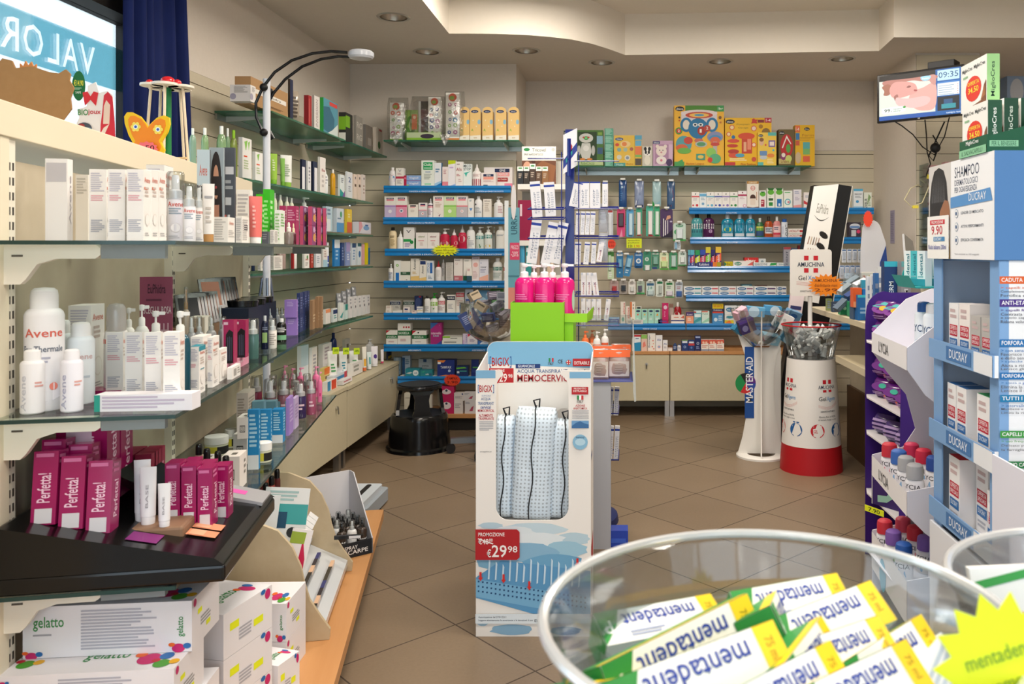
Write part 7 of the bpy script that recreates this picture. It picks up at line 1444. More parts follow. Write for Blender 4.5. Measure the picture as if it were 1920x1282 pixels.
m =MB();m.prism([(-.055,0),(.05,0),(.0,.42),(-.055,.46)],'b8b4ac~x',0,.005);m.prism([(-.062,0),(-.055,0),(-.055,.46),(-.062,.46)],'e8e8ea',-.001,.006);o =m.build('counter_screen');o.location =(1.44,4.05,CZ);o.rotation_euler =(0,-.1,.5);reg(o,'clear acrylic screen with white edge on the sales counter','screen')
m =MB();m.box(-.05,.05,0,.002,0,.26,'b0a8bc');mp =lambda u,v,o:(u,-o,v)
for k in range(16):m.rect(mp,-.04,.02+k*.014,.04-(k%3)*.01,.025+k*.014,'8c86a0')
o =m.build('notice');o.location =(XR-.004,6.6,1.38);o.rotation_euler =(0,0,R(-90));reg(o,'lilac printed notice on the wall right of the blue-edged shelves','notice')
burst('price_star',1707,470,1724,516,3.85,'c8e020','yellow-green burst card on the counter beside the teal display',(),14,.6)
# clear rack of boxes on the pillar
t =root('pillar_rack','clear acrylic shelf rack fixed to the slatted pillar','shelf',(2.16,5.90,1.1))
m =MB()
for k in range(7):m.box(0,.40,0,.17,k*.125,k*.125+.005,'e4ecec~g')
for x in (0,.2,.4):m.box(x,x+.005,0,.17,0,.84,'e4ecec~g')
m.build('acrylic_shelves',t)
PC =[('d8a8a8','b03848'),('e0c0bc','b85860'),('c8b8c8','9c506c'),('dce0e8','5c7cac'),('d0dcc8','88a848'),('c83c54','e8c8c8'),('e4dccc','c8744c')]
for r in range(7):
    for k in range(3):
        a,b =PC[(6-r)%7];o =product('b',.115,.08,.1 if(r+k)%3 else .075,'%s|r0,%s,1,%s,%s|l.1,.1,.9,.3,2,a89898'%(a,.4+.1*k,.6+.1*k,b),'cosmetic_box');o.location =(2.235+k*.128-.005*(k==0),5.99,1.1056+r*.125)
        reg(o,'%s box on row %s of the clear pillar rack'%(('pale','banded','tinted')[k],('one','two','three','four','five','six','seven')[6-r]),'box','boxes on the clear pillar rack')
# far room corner: toys past the pillar
item('b',1888,1925,133,6.9,2.39,'a8c0e0|o.5,.6,.35,.25,e8ecf4|o.3,.3,.2,.1,3c68a8|c.8,.2,.1,d06030','pale blue toy box past the slatted pillar','toy_box');item('b',1890,1930,188,6.9,2.2,'e8d0dc|o.5,.5,.35,.25,c85c88','pink and white toy box past the slatted pillar','toy_box')
for z,n in ((2.375,'upper'),(2.185,'lower')):m =MB();m.box(3.1,3.8,6.85,YB+.01,z,z+.014,'5c6c90');o =m.build('wall_shelf');reg(o,'%s blue-grey shelf past the slatted pillar'%n,'shelf')
# ================================================================ middle: green display, orange tray, blue spinner rack, white tower
GR ='86c61e'
t =root('soap_display','bright green carton display box on a white column, pink pump bottles in it','carton display',(-.437,3.30,0))
MB().box(0,.21,0,.003,.80,1.122,GR).build('front_panel',t)
m =MB();m.box(0,.003,.0035,.26,.80,1.122,GR);m.box(.207,.21,.0035,.26,.80,1.122,GR);m.box(.0035,.2065,.0035,.26,1.062,1.066,GR);m.box(.0,.21,.257,.26,.80,1.10,GR);m.build('box',t)
m =MB();m.box(.2105,.245,.05,.24,.80,1.055,GR);m.box(.2105,.30,.045,.049,1.04,1.075,'94d028');m.add([(.30,.045,1.04),(.30,.045,1.075),(.325,.12,1.10),(.32,.12,1.05)],[(0,1,2,3)],'94d028');m.build('side_step',t)
MB().box(.02,.19,.03,.24,0,.799,'e4e2de').build('column',t)
PB ='d81878~s,f4f0f2|l.15,.3,.7,.42,3,e878b0'
for x0,x1,Y,z,yt in ((963,1000,3.31,1.067,494),(1000.5,1038,3.31,1.067,494),(1039,1077,3.36,1.062,494),(985,1015,3.42,1.067,496),(1020,1050,3.42,1.067,496)):
    item('p',x0,x1,yt,Y,z,PB+('|o.9,.3,.1,.2,b8d8c0' if x0==1039 else ''),'pink white-headed pump bottle in the %s of the green display'%('rear' if Y>3.4 else 'front'),'soap_bottle',group='pink pump bottles in the green display')
# narrow teal and white poster edge
t =root('cosmetics_poster','narrow teal and white poster panel with pink tag, left of the spinner rack','poster',tuple(at(962,579,5.0)))
k5 =5.0 / F
m =MB();m.box(-16*k5,-9*k5,-.002,.02,0,203*k5,'e8ecec');m.box(-9*k5,12*k5,.001,.006,0,190*k5,'6aa8b8');mp =lambda u,v,o:(u,.001-o,v);m.rect(mp,-9*k5,0,12*k5,40*k5,'e09080');m.text(mp,-4*k5,140*k5,8*k5,175*k5,'URRA','2c5868',1,False);m.rect(mp,-6*k5,92*k5,12*k5,124*k5,'d8486c');m.text(mp,-4*k5,112*k5,10*k5,119*k5,'PREZZI','f0d0d8');m.text(mp,-4*k5,98*k5,10*k5,108*k5,'-20%','f0d0d8');m.rect(mp,-9*k5,60*k5,12*k5,63*k5,'4c8494')
m.add([(5*k5*math.cos(R(20*i))+1*k5,-.003,200*k5+33*k5*math.sin(R(20*i)))for i in range(18)],[tuple(range(18))],'e4e0e0');m.build('panel',t);MB().box(-6*k5,8*k5,.02,.06,-at(962,579,5.0).z,0,'d8d8d8').build('stem',t)
# white tower with small shelves between the wall bays
t =root('shelf_tower','white narrow shelf tower behind the blue spinner rack','shelving unit',(-.695,5.62,0))
m =MB();m.box(0,.36,.24,.25,.1,1.95,'b8b4aa');m.build('back_panel',t)
for z in (.25,.6,.95,1.155,1.392,1.77):MB().box(0,.36,0,.239,z-.035,z,'e2e0da').build('shelf',t)
m =MB();m.box(.0,.36,.02,.24,0,.1,'d0cec8');m.build('plinth',t)
def tw(k,x0,x1,yt,z,sp,lab,**kw):return item(k,x0,x1,yt,5.63,z+.0005,sp,lab+' white tower',**kw)
tw('b',974,1040,270,1.77,'eceae4|r.02,.72,.98,.98,f0f0ea|o.14,.92,.09,.04,2c8c4c|t.3,.87,.7,.95,Tricovel,70746c|t.06,.77,.62,.82,SPRAY RAPIDO RITOCCO,4c504c|r0,0,1,.64,6c4430|p8c5c3c,.3,.1,.9,.0,1,.5,.6,.64,.4,.5|o.15,.42,.13,.2,d8a488|p4c2c20,.2,.64,.4,.64,.3,.3,.22,.1,.3,.6|c.92,.92,.05,c8ccc8','header card with brown-haired portrait on the',name='header_card',cat='header card',d=.01).location.y += .13
for i,c in enumerate(('282c30','34302c','4c3c34','5c4434','8c6440')):tw('b',970+i*11.6,981+i*11.6,(312,312,307,312,312)[i],1.77,c+'|r0,.74,1,1,eceee4|r.2,.86,.8,.94,3c8c4c|l.2,.3,.8,.6,3,b8a898',('black','dark grey','taller brown','mid brown','light brown')[i]+' hair colour box on the',d=.04,group='hair colour boxes on the white tower')
tw('b',971,997,375,1.392,'8c1440|r.15,.6,.3,.9,d8c0c8','dark magenta box on the');tw('b',987,1000,390,1.392,'c8ccd0|r0,.2,1,.6,a0a4a8','small silver box on the',d=.05).location.y += .1
tw('o',974,984,435,1.155,'e0e8ec,e8e8e4|r0,.3,1,.7,3c98c0','white bottle with blue label on the');tw('b',986,996,442,1.155,'2c9090|l.1,.3,.9,.7,2,c8e0e0','teal box on the');tw('o',1004,1012,452,1.155,'a89080,b0a090','beige bottle on the');tw('b',1026,1038,450,1.155,'d0b8a0|r0,.4,1,.6,a87850','tan box on the')
# blue wire spinner rack
NB ='14237c~s';RX,RY =-.253,4.12
t =root('spinner_rack','dark blue wire spinner rack of boxed hosiery packs with a tilted top sign','rack',(RX,RY,0))
MB().box(-.022,.022,-.012,.012,.04,1.92,NB).build('pole',t)
MB().lathe([(0,.05),(.2,.045),(.235,.03),(.24,0),(0,0)],'1c2860',32).build('base',t)
def K(px,py,Y=4.0):p =at(px,py,Y);return (p.x-RX,p.y-RY,p.z)
def wr(side,y,y2=None,lip=True):
    x0,x1 =((990,1056)if side<0 else(1078,1160));m =MB()
    a,b =K(x0,y,3.98),K(x1,y,3.98);c,d =(a[0],.0,a[2]+.015),(b[0],.0,b[2]+.015)
    m.tube([c,a,b,d],.0035,NB,6);m.tube([(a[0],-.05,a[2]+.01),(b[0],-.05,b[2]+.01)],.0025,NB,5);m.tube([c,d],.003,NB,5);m.tube([(0,0,c[2]),((b if side<0 else a)[0],0,c[2])],.004,NB,6);return m.build('wire_pocket',t)
for y in (297,392,411,447):wr(-1,y)
for y in (302,391,447,500,555,610,775,862):wr(1,y)
for px in (1053,1085):m =MB();m.tube([K(px,285),K(px,640)],.003,NB,6);m.build('wire_upright',t)
m =MB();a,b,c,d =K(1056,253),K(1082,240),K(1082,310),K(1056,326);m.add([a,b,c,d],[(0,1,2,3)],'eceaf0');e =.003
m.add([(p[0],p[1]+e,p[2])for p in(a,b,c,d)],[(3,2,1,0)],'eceaf0');f =lambda u,v,o=.001:tuple(a[i]+(b[i]-a[i])*u+(d[i]-a[i])*v+(-o if i==1 else 0)for i in range(3))
m.add([f(0,.66),f(1,.36),f(1,.58),f(0,.88)],[(0,1,2,3)],'283c90');m.add([f(.35,.42),f(.5,.28),f(.66,.4),(f(.62,.58)),f(.38,.64)],[(0,1,2,3,4)],'b03038');m.add([f(.2,.66,.002),f(.66,.5,.002),f(.66,.6,.002),f(.2,.76,.002)],[(0,1,2,3)],'2c9c98');m.tube([K(1067,260),K(1067,330)],.01,NB,6);m.build('top_sign',t)
HB_ ='ecebef|r0,.86,1,.92,28409c|u.3,.1,.5,.7,CINOP,8890a4|l.6,.1,.9,.7,9,c0c4d0'
HC ='eeebee|t.2,.5,.8,.6,x,8890a4|u.35,.1,.65,.6,Oroskin,b05c68|r.0,.9,.4,1,c8ccd8'
xs =lambda v:920 + v * .3274
ys =lambda v:240 + v * .3274
def pk(x0,y0,x1,y1,lean,sp,lab,Y=4.03,n=[0]):
    w_ =(x1-x0) * .3274 / F * Y;h =(y1-y0) * .3274 / F * Y;o =product('b',w_,.018,h,sp,'hosiery_box');n[0] += 1
    p =at(xs((x0+x1)/2),ys(y1),Y);o.location =(p.x,Y+.001*(n[0]%5),p.z);o.rotation_euler =(0,lean,0);reg(o,lab,'box','boxed packs in the blue spinner rack')
for a in ((240,305,298,510,-.08),(315,310,375,505,-.06)):pk(*a,HB_,'white blue-striped box in the upper left rack pocket')
for a in ((205,520,262,775,.13),(285,535,340,780,.2),(340,535,395,775,.22)):pk(*a,HB_,'tall white blue-striped box in the lower left rack pocket')
for a in ((448,310,500,450,.22),(503,308,565,460,0),(568,308,628,460,0),(640,312,670,450,0)):pk(*a,HB_.replace('r0,.86,1,.92,28409c|','r0,.95,1,1,28409c|'),'white box in the top right rack pocket')
for a in ((485,478,508,610,.04),(512,478,536,610,.05),(540,478,564,610,.05),(568,478,594,610,.05)):pk(*a,HB_,'narrow blue-striped box in the second right rack pocket')
for a in ((480,652,515,780,.03),(530,652,560,780,.08),(574,652,600,775,.05),(605,652,635,765,.15)):pk(*a,HC if a[0]==605 else HB_,'narrow box in the third right rack pocket')
for a in ((517,828,546,965,0),(550,828,578,965,0),(590,828,622,965,-.12)):pk(*a,HC,'red-lettered box in the fourth right rack pocket')
for a in ((519,975,543,1145,0),(547,980,573,1100,0),(577,980,603,1100,0),(606,980,632,1100,0),(648,980,674,1100,.12)):pk(*a,HC,'red-lettered box in the fifth right rack pocket')
for y0,y1 in ((725,778),(798,862)):
    for k in range(3):pk((1128+k*11-920)/.3274,(y0-240)/.3274,(1137+k*11-920)/.3274,(y1-240)/.3274,.05,HB_,'blue-striped box in %s rack pocket near the floor'%('an upper' if y0<750 else 'a lower'))
for y in (600,655):
    item('g',1122,1140,ys(480 if y==600 else 655),4.08,1.33-(y-165-CY)*4.08/F,'dcdfe6~x|l.2,.4,.8,.8,4,b0b4c0','clear hosiery pouch in the %s right rack pocket'%('second' if y==600 else 'third'),'clear_pouch',h=.14,d=.02)
m =MB();m.box(-.04,.045,-.03,.05,0,.075,'2444b0~s');m.box(-.03,.035,-.031,-.03,.02,.04,'3c60c8');o =m.build('step_box',None,bevel=.01);o.location =(-.015,3.77,0);reg(o,'small bright blue plastic box on the floor by the grey column','plastic box')
# column with the tray of orange pouches
t =root('pouch_display','grey-white column display with clear-sided tray of orange travel pouches','carton display',(-.30,3.72,0))
MB().box(0,.253,0,.14,0,.742,'aeb0b8').build('column',t);MB().box(.0,.352,-.01,.27,.743,.749,'5c64a8').build('tray',t)
m =MB();m.box(.346,.349,-.01,.26,.749,1.0,'eef2f2~g');m.box(.0,.346,.261,.264,.749,1.02,'eef2f2~g');m.prism([(.350,1.0),(.354,1.0),(.366,.66),(.358,.655),(.352,.7)],'e8ecec~x',-.012,-.008);m.build('clear_sides',t)
OP ='f0d8cc~x|r0,.7,1,.98,f06830~x|o.45,.4,.3,.25,f0f0ee|r.3,.1,.6,.15,303030'
for x0,x1,yt,Y,lab in ((1108,1142,655,3.73,'front'),(1140,1182,655,3.76,'right'),(1110,1150,648,3.86,'rear left'),(1145,1183,645,3.9,'rear right')):
    item('g',x0,x1,yt,Y,.7495,'ecd4cc~x|r.05,.08,.95,.6,e8dcd8|l.3,.2,.7,.5,4,b8a8a4|r0,.74,1,.97,f06428','clear travel pouch with orange zip top, %s of the tray'%lab,'travel_pouch','travel pouch',d=.05)
for x0,x1,yt,Y,c,n in ((1090,1104,621,3.93,'f07840','orange'),(1103,1117,619,3.98,'f07840','orange'),(1112,1126,622,3.9,'f2eeec','white'),(1127,1141,617,3.93,'f2eeec','white')):
    item('p',x0,x1,yt,Y,.7495+.08,c+','+('f07840' if n=='orange' else 'f4f2f0')+'|r.1,.3,.9,.5,%s|l.2,.1,.8,.25,2,e89070'%('f8c0a0' if n=='orange' else 'e86840'),'%s pump bottle rising behind the orange pouches'%n,'soap_bottle')
m =MB();m.box(.0,.16,.14,.26,.75,.8285,'f0ece8');o =m.build('riser_box');o.location =(-.235,3.70,0);reg(o,'white riser box under the pump bottles, orange pouch tray','box')
# ================================================================ goods on the window shelving
GC =-.915
def gY(px,n):return (GC+n/.9814) / ((px-CX)/F+.1955)
def gX(px,n):return (px-CX) / F * gY(px,n)
def zoomed(ox,oy,s):return lambda x,y:(ox+x*s,oy+y*s)
XF =zoomed(0,0,1)
GRZ =R(101.06)
def gbox(x0,x1,x2,yt,n,z,spec,lab,name=None,grp=None,dz=0,hh=None,cat='box',inset=0):
    """a carton squared to the shelf: end face seen from x0 to x1, printed face from x1 to x2, its face n out from the back"""
    (a,y),(b,_),(c,_) =XF(x0,yt),XF(x1,yt),XF(x2,yt);Y =gY(b,n) if n < 2 else (CH-z) * F / (XF(0,n)[1]-CY);X =(b-CX) / F * Y;u0,u2 =(a-CX) / F,(c-CX) / F
    d =min(.14,max(.012,(X-u0*Y)/(.9814-.1918*u0)));w =min(.3,max(.012,(X-u2*Y)/(.1918+.9814*u2)))
    h =hh or CH - (y-CY) / F * Y - z - dz
    o =product('b',w*.97,d*.97,max(.01,h),spec,name);p =Vector((X,Y,z+dz)) - GN * d / 2 + GD * w / 2;o.location =p;o.rotation_euler =(0,0,GRZ)
    return reg(o,lab,cat,grp)
def gi(k,x0,x1,yt,n,z,spec,lab,rz=.5,dz=0,**kw):
    (a,y),(b,_) =XF(x0,yt),XF(x1,yt);Y =gY((a+b)/2,n) if n < 2 else (CH-z) * F / (XF(0,n)[1]-CY);w =(b-a) / F * Y;h =kw.pop('h',None) or CH - (y-CY) / F * Y - z - dz
    nm =kw.pop('name',None);o =product(k,w,kw.pop('d',w*.6),max(.012,h),spec,nm);o.location =(((a+b)/2-CX)/F*Y,Y,z+dz);o.rotation_euler =(0,0,rz)
    return reg(o,lab,kw.pop('cat',NAMES[k][1]),kw.pop('group',None))
S1,S2,S3 ='on upper glass shelf','on middle glass shelf','on lower glass shelf'
FP ='|l.1,.68,.9,.95,9,c4c0cc|l.1,.55,.9,.64,3,e0a8b0|l.1,.12,.9,.3,7,b0b0bc'
AV ='f2eeea|t.12,.82,.88,.9,Avene,d88878|l.2,.6,.8,.76,3,c8b8b0|c.5,.3,.3,e4ddd6|c.5,.3,.26,f2eeea|l.2,.06,.8,.12,2,b8b4b4#L' + FP
AVO =AV.replace('c.5,.3,.3','r.1,.72,.5,.76,e07858|c.5,.3,.3')
XF =zoomed(0,280,.39)
gbox(215,325,352,45,.085,GZ1,'eeeae8|u.3,.2,.7,.8,Avene,b0aab0#L|r.05,.72,.95,.95,c4c0c4','tallest pale box standing alone %s, far left'%S1)
gbox(362,424,440,122,.03,GZ1,'eae4da#L|l.1,.7,.9,.95,6,c4beb4','cream box half hidden %s'%S1)
for i,(a,b,n) in enumerate(((427,513,.15),(517,602,.225))):gbox(a,b,b+22,96,n,GZ1,AVO,'lavender-white box back with fine print, %s %s'%(('first','second')[i],S1),grp='tall printed boxes on upper glass shelf')
gbox(607,690,727,96,.268,GZ1,AVO,'lavender-white box back with fine print, third %s'%S1,grp='tall printed boxes on upper glass shelf')
gbox(690,727,762,97,.2685,GZ1,AVO,'white box with orange mark, fourth %s'%S1,grp='tall printed boxes on upper glass shelf');gbox(727,763,798,98,.2685,GZ1,AVO,'white box with orange mark, fifth %s'%S1,grp='tall printed boxes on upper glass shelf')
gbox(700,790,835,75,.17,GZ1,AVO+'#T|r0,0,1,1,2c4478','box with dark blue top behind printed row %s'%S1)
AB ='|t.15,.5,.85,.57,Avene,d05848|l.2,.38,.8,.48,3,98a8b8|c.5,.2,.22,d8d4d8|c.5,.2,.19,efedf0|l.2,.04,.8,.09,2,b8b8c0'
gi('q',806,882,108,.26,GZ1,'e8e6ee,f0f0f4'+AB,'tall lavender spray bottle with clear overcap %s'%S1);gi('q',882,938,165,.30,GZ1,'f0eef2,f4f4f4'+AB,'shorter white spray bottle with clear overcap %s'%S1)
gi('q',938,976,172,.22,GZ1,'eeecec,f2f2f2'+AB,'slim white spray bottle %s'%S1);gi('t',976,1028,165,.30,GZ1,'f0ece8,b88850|r.1,.75,.9,.79,a8a8ac|l.2,.3,.8,.6,4,c8c0b8','white tube on wooden cap %s'%S1)
gi('b',952,1008,2,.2,GZ1,'58585e|r0,.62,1,1,c0d0d8|t.2,.72,.8,.84,Avene,c86858|r.2,.4,.8,.48,c8c8cc|l.2,.5,.8,.6,2,a8a8b0|r.3,.14,.7,.2,a0a0a8','grey and pale blue advert card %s'%S1,rz=.25,d=.01,name='advert_card',cat='card')
gi('b',1010,1075,-8,.22,GZ1,'9ca8ae|o.48,.66,.36,.3,2c2422|o.48,.64,.2,.18,c89478|p2c2422,.14,.7,.86,.7,.92,.2,.74,.18,.66,.5,.3,.5,.24,.18,.06,.2|r.3,.0,.7,.4,b8846c|o.48,.585,.07,.015,a84848|r.34,.0,.64,.2,c09078','advert card with portrait of dark-haired woman %s'%S1,rz=.2,d=.01,name='advert_card',cat='card')
gi('b',1076,1130,-8,.24,GZ1,'50545c|r.2,.72,.9,.8,d0d0d4|r.2,.4,.7,.48,c8ccd0|l.2,.54,.9,.66,2,a0a4a8|r.05,.0,.3,.3,c86a60|r.4,.0,.6,.3,dcdcdc','dark grey advert card with product pictures %s'%S1,rz=.15,d=.01,name='advert_card',cat='card')
XF =zoomed(340,340,.2184)
WB ='eeeae4|l.1,.1,.9,.9,10,c0bcb8#L|l.1,.08,.9,.92,12,bcb8b8'
for a in ((190,270,300,58,.16,'cream-white box with lined print, back row nearest'),(300,440,468,62,.20,'wide white box with grey panel in the middle cluster'),(470,590,615,72,.20,'stack-height white box with small black codes')):gbox(*a[:4],a[4],GZ1,WB,'%s %s'%(a[5],S1))
gbox(275,400,462,305,.32,GZ1,'f0ece6|t.2,.7,.8,.85,Avene,d09080|l.1,.2,.9,.5,4,c8c4c0#L|l.05,.08,.95,.92,9,c4c0bc','low white box with lined print in front %s'%S1)
gbox(465,520,580,300,.30,GZ1,WB.replace('#L','|r.3,.5,.8,.7,404048#L'),'low white box with black code label %s'%S1)
gi('t',585,690,128,.30,GZ1,'e8756e,f0ece8|l.2,.3,.5,.8,6,f4b8b0','coral tube standing on white cap %s'%S1)
gbox(640,690,738,108,.22,GZ1,'3cb41c|l.1,.2,.6,.8,6,b8e8a8#L|l.1,.2,.8,.8,8,a0dc8c','left bright green box %s'%S1);gbox(700,760,800,66,.24,GZ1,'3cb41c|l.1,.2,.6,.8,6,b8e8a8#L|l.1,.2,.8,.8,8,a0dc8c','taller right bright green box %s'%S1)
gbox(690,745,760,430,.32,GZ1,'5c6068#L|l.1,.3,.9,.8,3,90949c','small dark grey box below the green ones %s'%S1);gbox(760,800,830,415,.32,GZ1,WB,'small white box below the green ones %s'%S1)
gbox(800,850,890,245,.28,GZ1,'eaeee6|l.1,.5,.9,.9,5,88b878#L|l.1,.1,.9,.9,9,98c088','white box with green print %s'%S1)
MG2 ='a83060|l.1,.6,.9,.9,4,d890ac#L|l.1,.6,.9,.9,5,d08ca8'
gbox(905,985,1012,210,.28,GZ1,MG2,'tall magenta box beside the dropper bottles %s'%S1);gbox(840,890,905,208,.2,GZ1,MG2,'magenta box partly behind white box %s'%S1)
MP ='8c4878|o.5,.4,.3,.2,d8a858|o.4,.8,.2,.15,c8b0d0|l.6,.1,.9,.8,5,c890b0#L|r0,0,1,1,b8486c'
for a in ((1015,1045,1090,240,.27),(1088,1122,1165,240,.30),(1165,1195,1222,258,.318),(1222,1240,1250,262,.334)):
    gbox(*a[:4],a[4],GZ1,MP,'upper patterned magenta box %s'%S1,dz=.085,hh=.078);gbox(*a[:4],a[4],GZ1,MP,'lower patterned magenta box %s'%S1,hh=.084)
gi('d',885,960,350,.33,GZ1,'b8a8a0~x,f0e8e0,7c6458','left dropper bottle %s'%S1);gi('d',940,985,360,.30,GZ1,'7c3040~x,e8d8b8,602030','right amber dropper bottle %s'%S1)
# middle glass shelf
XF =zoomed(0,280,.39)
AE ='eceaec,f4f2f2|t.15,.6,.9,.67,Avene,d86858|t.12,.48,.9,.53,Eau Thermale,606878|l.2,.38,.8,.44,2,a8a8b8|c.7,.2,.08,e88878|o.5,.16,.4,.08,e4e0e4'
gi('a',130,296,662,1248,GZ2,AE,'largest white water spray can %s'%S2);gi('a',105,207,960,1266,GZ2,'eceaec,f2f0f0|l.6,.4,.9,.5,2,e0a8a0|u.15,.05,.35,.6,Avene,c8c8d0','small white spray can at the left %s'%S2)
gi('a',298,393,958,1257,GZ2,'eceaf2,f2f0f4|l.6,.4,.9,.5,2,e0a8a0|u.15,.05,.35,.6,Avene,b0b0c8','small white spray can right of the large one %s'%S2)
gi('a',330,447,828,1218,GZ2,'dde4ea,f0f0f0|t.2,.55,.85,.62,Avene,c8a8a8|l.2,.2,.8,.4,4,b0bcc8','medium pale blue spray can %s'%S2);gi('a',275,345,818,1195,GZ2,'dce2e6,ecebea','pale spray can at the back %s'%S2)
gbox(325,437,505,750,1178,GZ2,AV,'tall cream box behind the spray cans %s'%S2)
gi('w',507,612,738,1165,GZ2,'f0ecea,e8e4e0~x|r0,.55,1,.6,e0502c','white bottle with orange-red ring %s'%S2)
for i,(a,b,n,c) in enumerate(((590,650,1120,'f0eeea'),(648,716,1135,'f0eeea'),(706,792,1150,'f0eeea'),(822,926,1195,'1f7088~x'))):
    gi('p',a,b if i<3 else 912,(760,745,775,776)[i],n,GZ2,c+',f2f0ec'+(',1f6c84,.6' if i==3 else ''),('white pump bottle behind tall boxes' if i<3 else 'teal pump bottle beside tall boxes')+' '+S2,rz=.3)
for i,(a,b,c,n) in enumerate(((507,592,600,1182),(600,685,693,1200),(693,775,783,1220),(783,865,890,1240))):gbox(a,b,c,878,n,GZ2,AV,'white lilac-printed box %s'%S2,grp='row of four printed boxes on middle glass shelf')
o =product('b',.19,.045,.034,'eceaf0|r0,0,.06,1,2c9c8c|l.08,.1,.95,.9,4,c4b8cc','cream_box');o.location =(-.98,1.735,GZ2);o.rotation_euler =(0,0,.1);reg(o,'flat white box with teal end lying %s'%S2,'box')
TE =AV.replace('c.5,.3,.3,e4ddd6','r0,.9,1,1,2c8ca0|r.2,.5,.8,.52,2c8ca0')
gbox(912,957,988,948,1176,GZ2,TE+'#T|r0,0,1,1,2c8ca0','white box with teal top %s'%S2);gbox(915,975,1018,900,1140,GZ2,AV,'white box behind teal-topped box %s'%S2);gbox(1000,1022,1055,904,1145,GZ2,AVO,'white box with orange mark %s'%S2);gbox(1050,1058,1092,963,1116,GZ2,AV,'lower white box after orange-marked one %s'%S2)
XF =zoomed(240,540,.2652)
gi('b',95,305,-80,.08,GZ2,'a0526e|t.25,.82,.8,.92,EuPhidra,50283c|l.2,.72,.9,.76,1,703850|t.12,.6,.98,.68,SCEGLI IL ROSA,f0dce4|u.6,.1,.9,.5,LIFE,d8b0c0|o.3,.36,.2,.06,7c2c4c','rounded mauve sign card behind the pump bottles %s'%S2,rz=.2,d=.006,name='sign_card',cat='sign card')
gbox(435,545,585,32,.14,GZ2,'efe8dc#L|r.05,.1,.95,.95,cdc0ac|l.1,.15,.9,.9,12,a8987c','beige printed box in the back row %s'%S2,dz=.05,hh=.075);gbox(420,545,590,120,.14,GZ2,'e0d4c8','cream riser box in the back row %s'%S2,hh=.049)
gi('s',385,435,-10,.18,GZ2,'e8dcc8~x,b88c50','perfume bottle with gold neck %s'%S2)
CS_ ='d8dce0~x,f0f0ee'
for i,x in enumerate((415,470,555,640)):gi('s',x,x+68,200,.22,GZ2,CS_+',%s,.5'%('a89878','c8b8a0','78685c','b8a8a8')[i],'clear-capped small bottle in the middle row %s'%S2,group='clear-capped bottles on middle glass shelf')
for i,x in enumerate((630,720,765,825,858,905,945)):gi('s',x,x+44,132+(i%3)*4,.12,GZ2,CS_+',%s,.5'%('b8b0a0','a8a8b0')[i%2],'clear-capped slim bottle in the back row %s'%S2,group='slim clear-capped bottles on middle glass shelf')
for i,x in enumerate((983,1035,1068)):gi('s',x,x+40,138,.2,GZ2,'c8ccd0~x,d8dce0,%s,.6'%('283848','58606c','404c50')[i],'silver-capped dark bottle %s'%S2)
BRU ='a81c58~s|l.1,.84,.6,.95,1,e8c0d0|p181418,.3,0,.95,0,.95,.72,.6,.78,.3,.66|r.42,.06,.5,.6,484c60|r.58,.06,.66,.62,484c60|r.74,.06,.82,.6,484c60|r0,.0,.1,.9,d0b0c0'
for x0,x1 in ((683,757),(764,840)):gi('b',x0,x1,222,.30,GZ2,BRU,'upright magenta and black brush pack %s'%S2,rz=.15,d=.03,name='brush_pack',cat='pack',dz=.028)
gbox(640,700,857,475,.30,GZ2,'d890a8|l.1,.3,.9,.7,1,e8b8c8','low pink carton tray under the brush packs %s'%S2,hh=.0275)
gbox(702,735,797,545,.335,GZ2,'f0ece8|r.2,.2,.5,.8,a8a4a0|l.6,.2,.9,.8,3,a8a4a0','small low white box at the shelf edge %s'%S2,hh=.03)
gi('q',847,922,215,.29,GZ2,'70a4a0~x,f0f0ec,8ca048,.5','green and teal two-tone bottle %s'%S2);gi('o',944,992,195,.27,GZ2,'141c38~s,c8ccd0|r.2,.2,.7,.5,90b070|l.2,.56,.8,.66,2,8088a0','dark navy bottle with green label %s'%S2)
gi('q',994,1050,215,.29,GZ2,'efe9e2,f0f0ee|l.2,.1,.8,.5,6,b0a8a0','white bottle with printed back %s'%S2);gi('o',1053,1118,215,.28,GZ2,'14140f~s,e4e4e4|r.1,.1,.9,.3,78b088|l.1,.4,.9,.62,3,d0d0d0','black bottle with mint label %s'%S2)
LI ='9878c4|l.2,.3,.8,.7,4,bca4dc#L|l.2,.6,.8,.9,3,bca4dc';NV ='2c3868|l.2,.2,.8,.8,5,6c78a8#L|l.2,.3,.8,.8,3,6c78a8'
gbox(1112,1195,1204,285,.29,GZ2,LI,'lower lilac box %s'%S2,hh=.068);gbox(1105,1192,1203,155,.29,GZ2,LI,'upper lilac box %s'%S2,dz=.069,hh=.068)
for i,(a,b,c) in enumerate(((1200,1215,1240),(1238,1248,1266),(1264,1270,1284))):gbox(a,b,c,250,.28,GZ2,NV,'lower navy box %s'%S2,hh=.07);gbox(a-6,b,c,125,.28,GZ2,NV,'upper navy box %s'%S2,dz=.071,hh=.085)
for i,(a,b,c,yt) in enumerate(((1284,1305,1330,88),(1328,1345,1362,62),(1360,1370,1380,62))):gbox(a,b,c,yt,(.31,.322,.333)[i],GZ2,'9c7c5c|l.1,.2,.9,.5,3,c8b090#L|r0,0,1,1,8c6c4c','brown kraft box near the far end %s'%S2)
m =MB();m.box(-.07,.07,-.22,.22,0,.13,'1c2438');o =m.build('display_riser');p =GO + GN * .13 + GD * 1.36;o.location =(p.x,p.y,GZ2);o.rotation_euler =(0,0,R(11.06));reg(o,'dark carton riser behind the bottles %s'%S2,'riser')
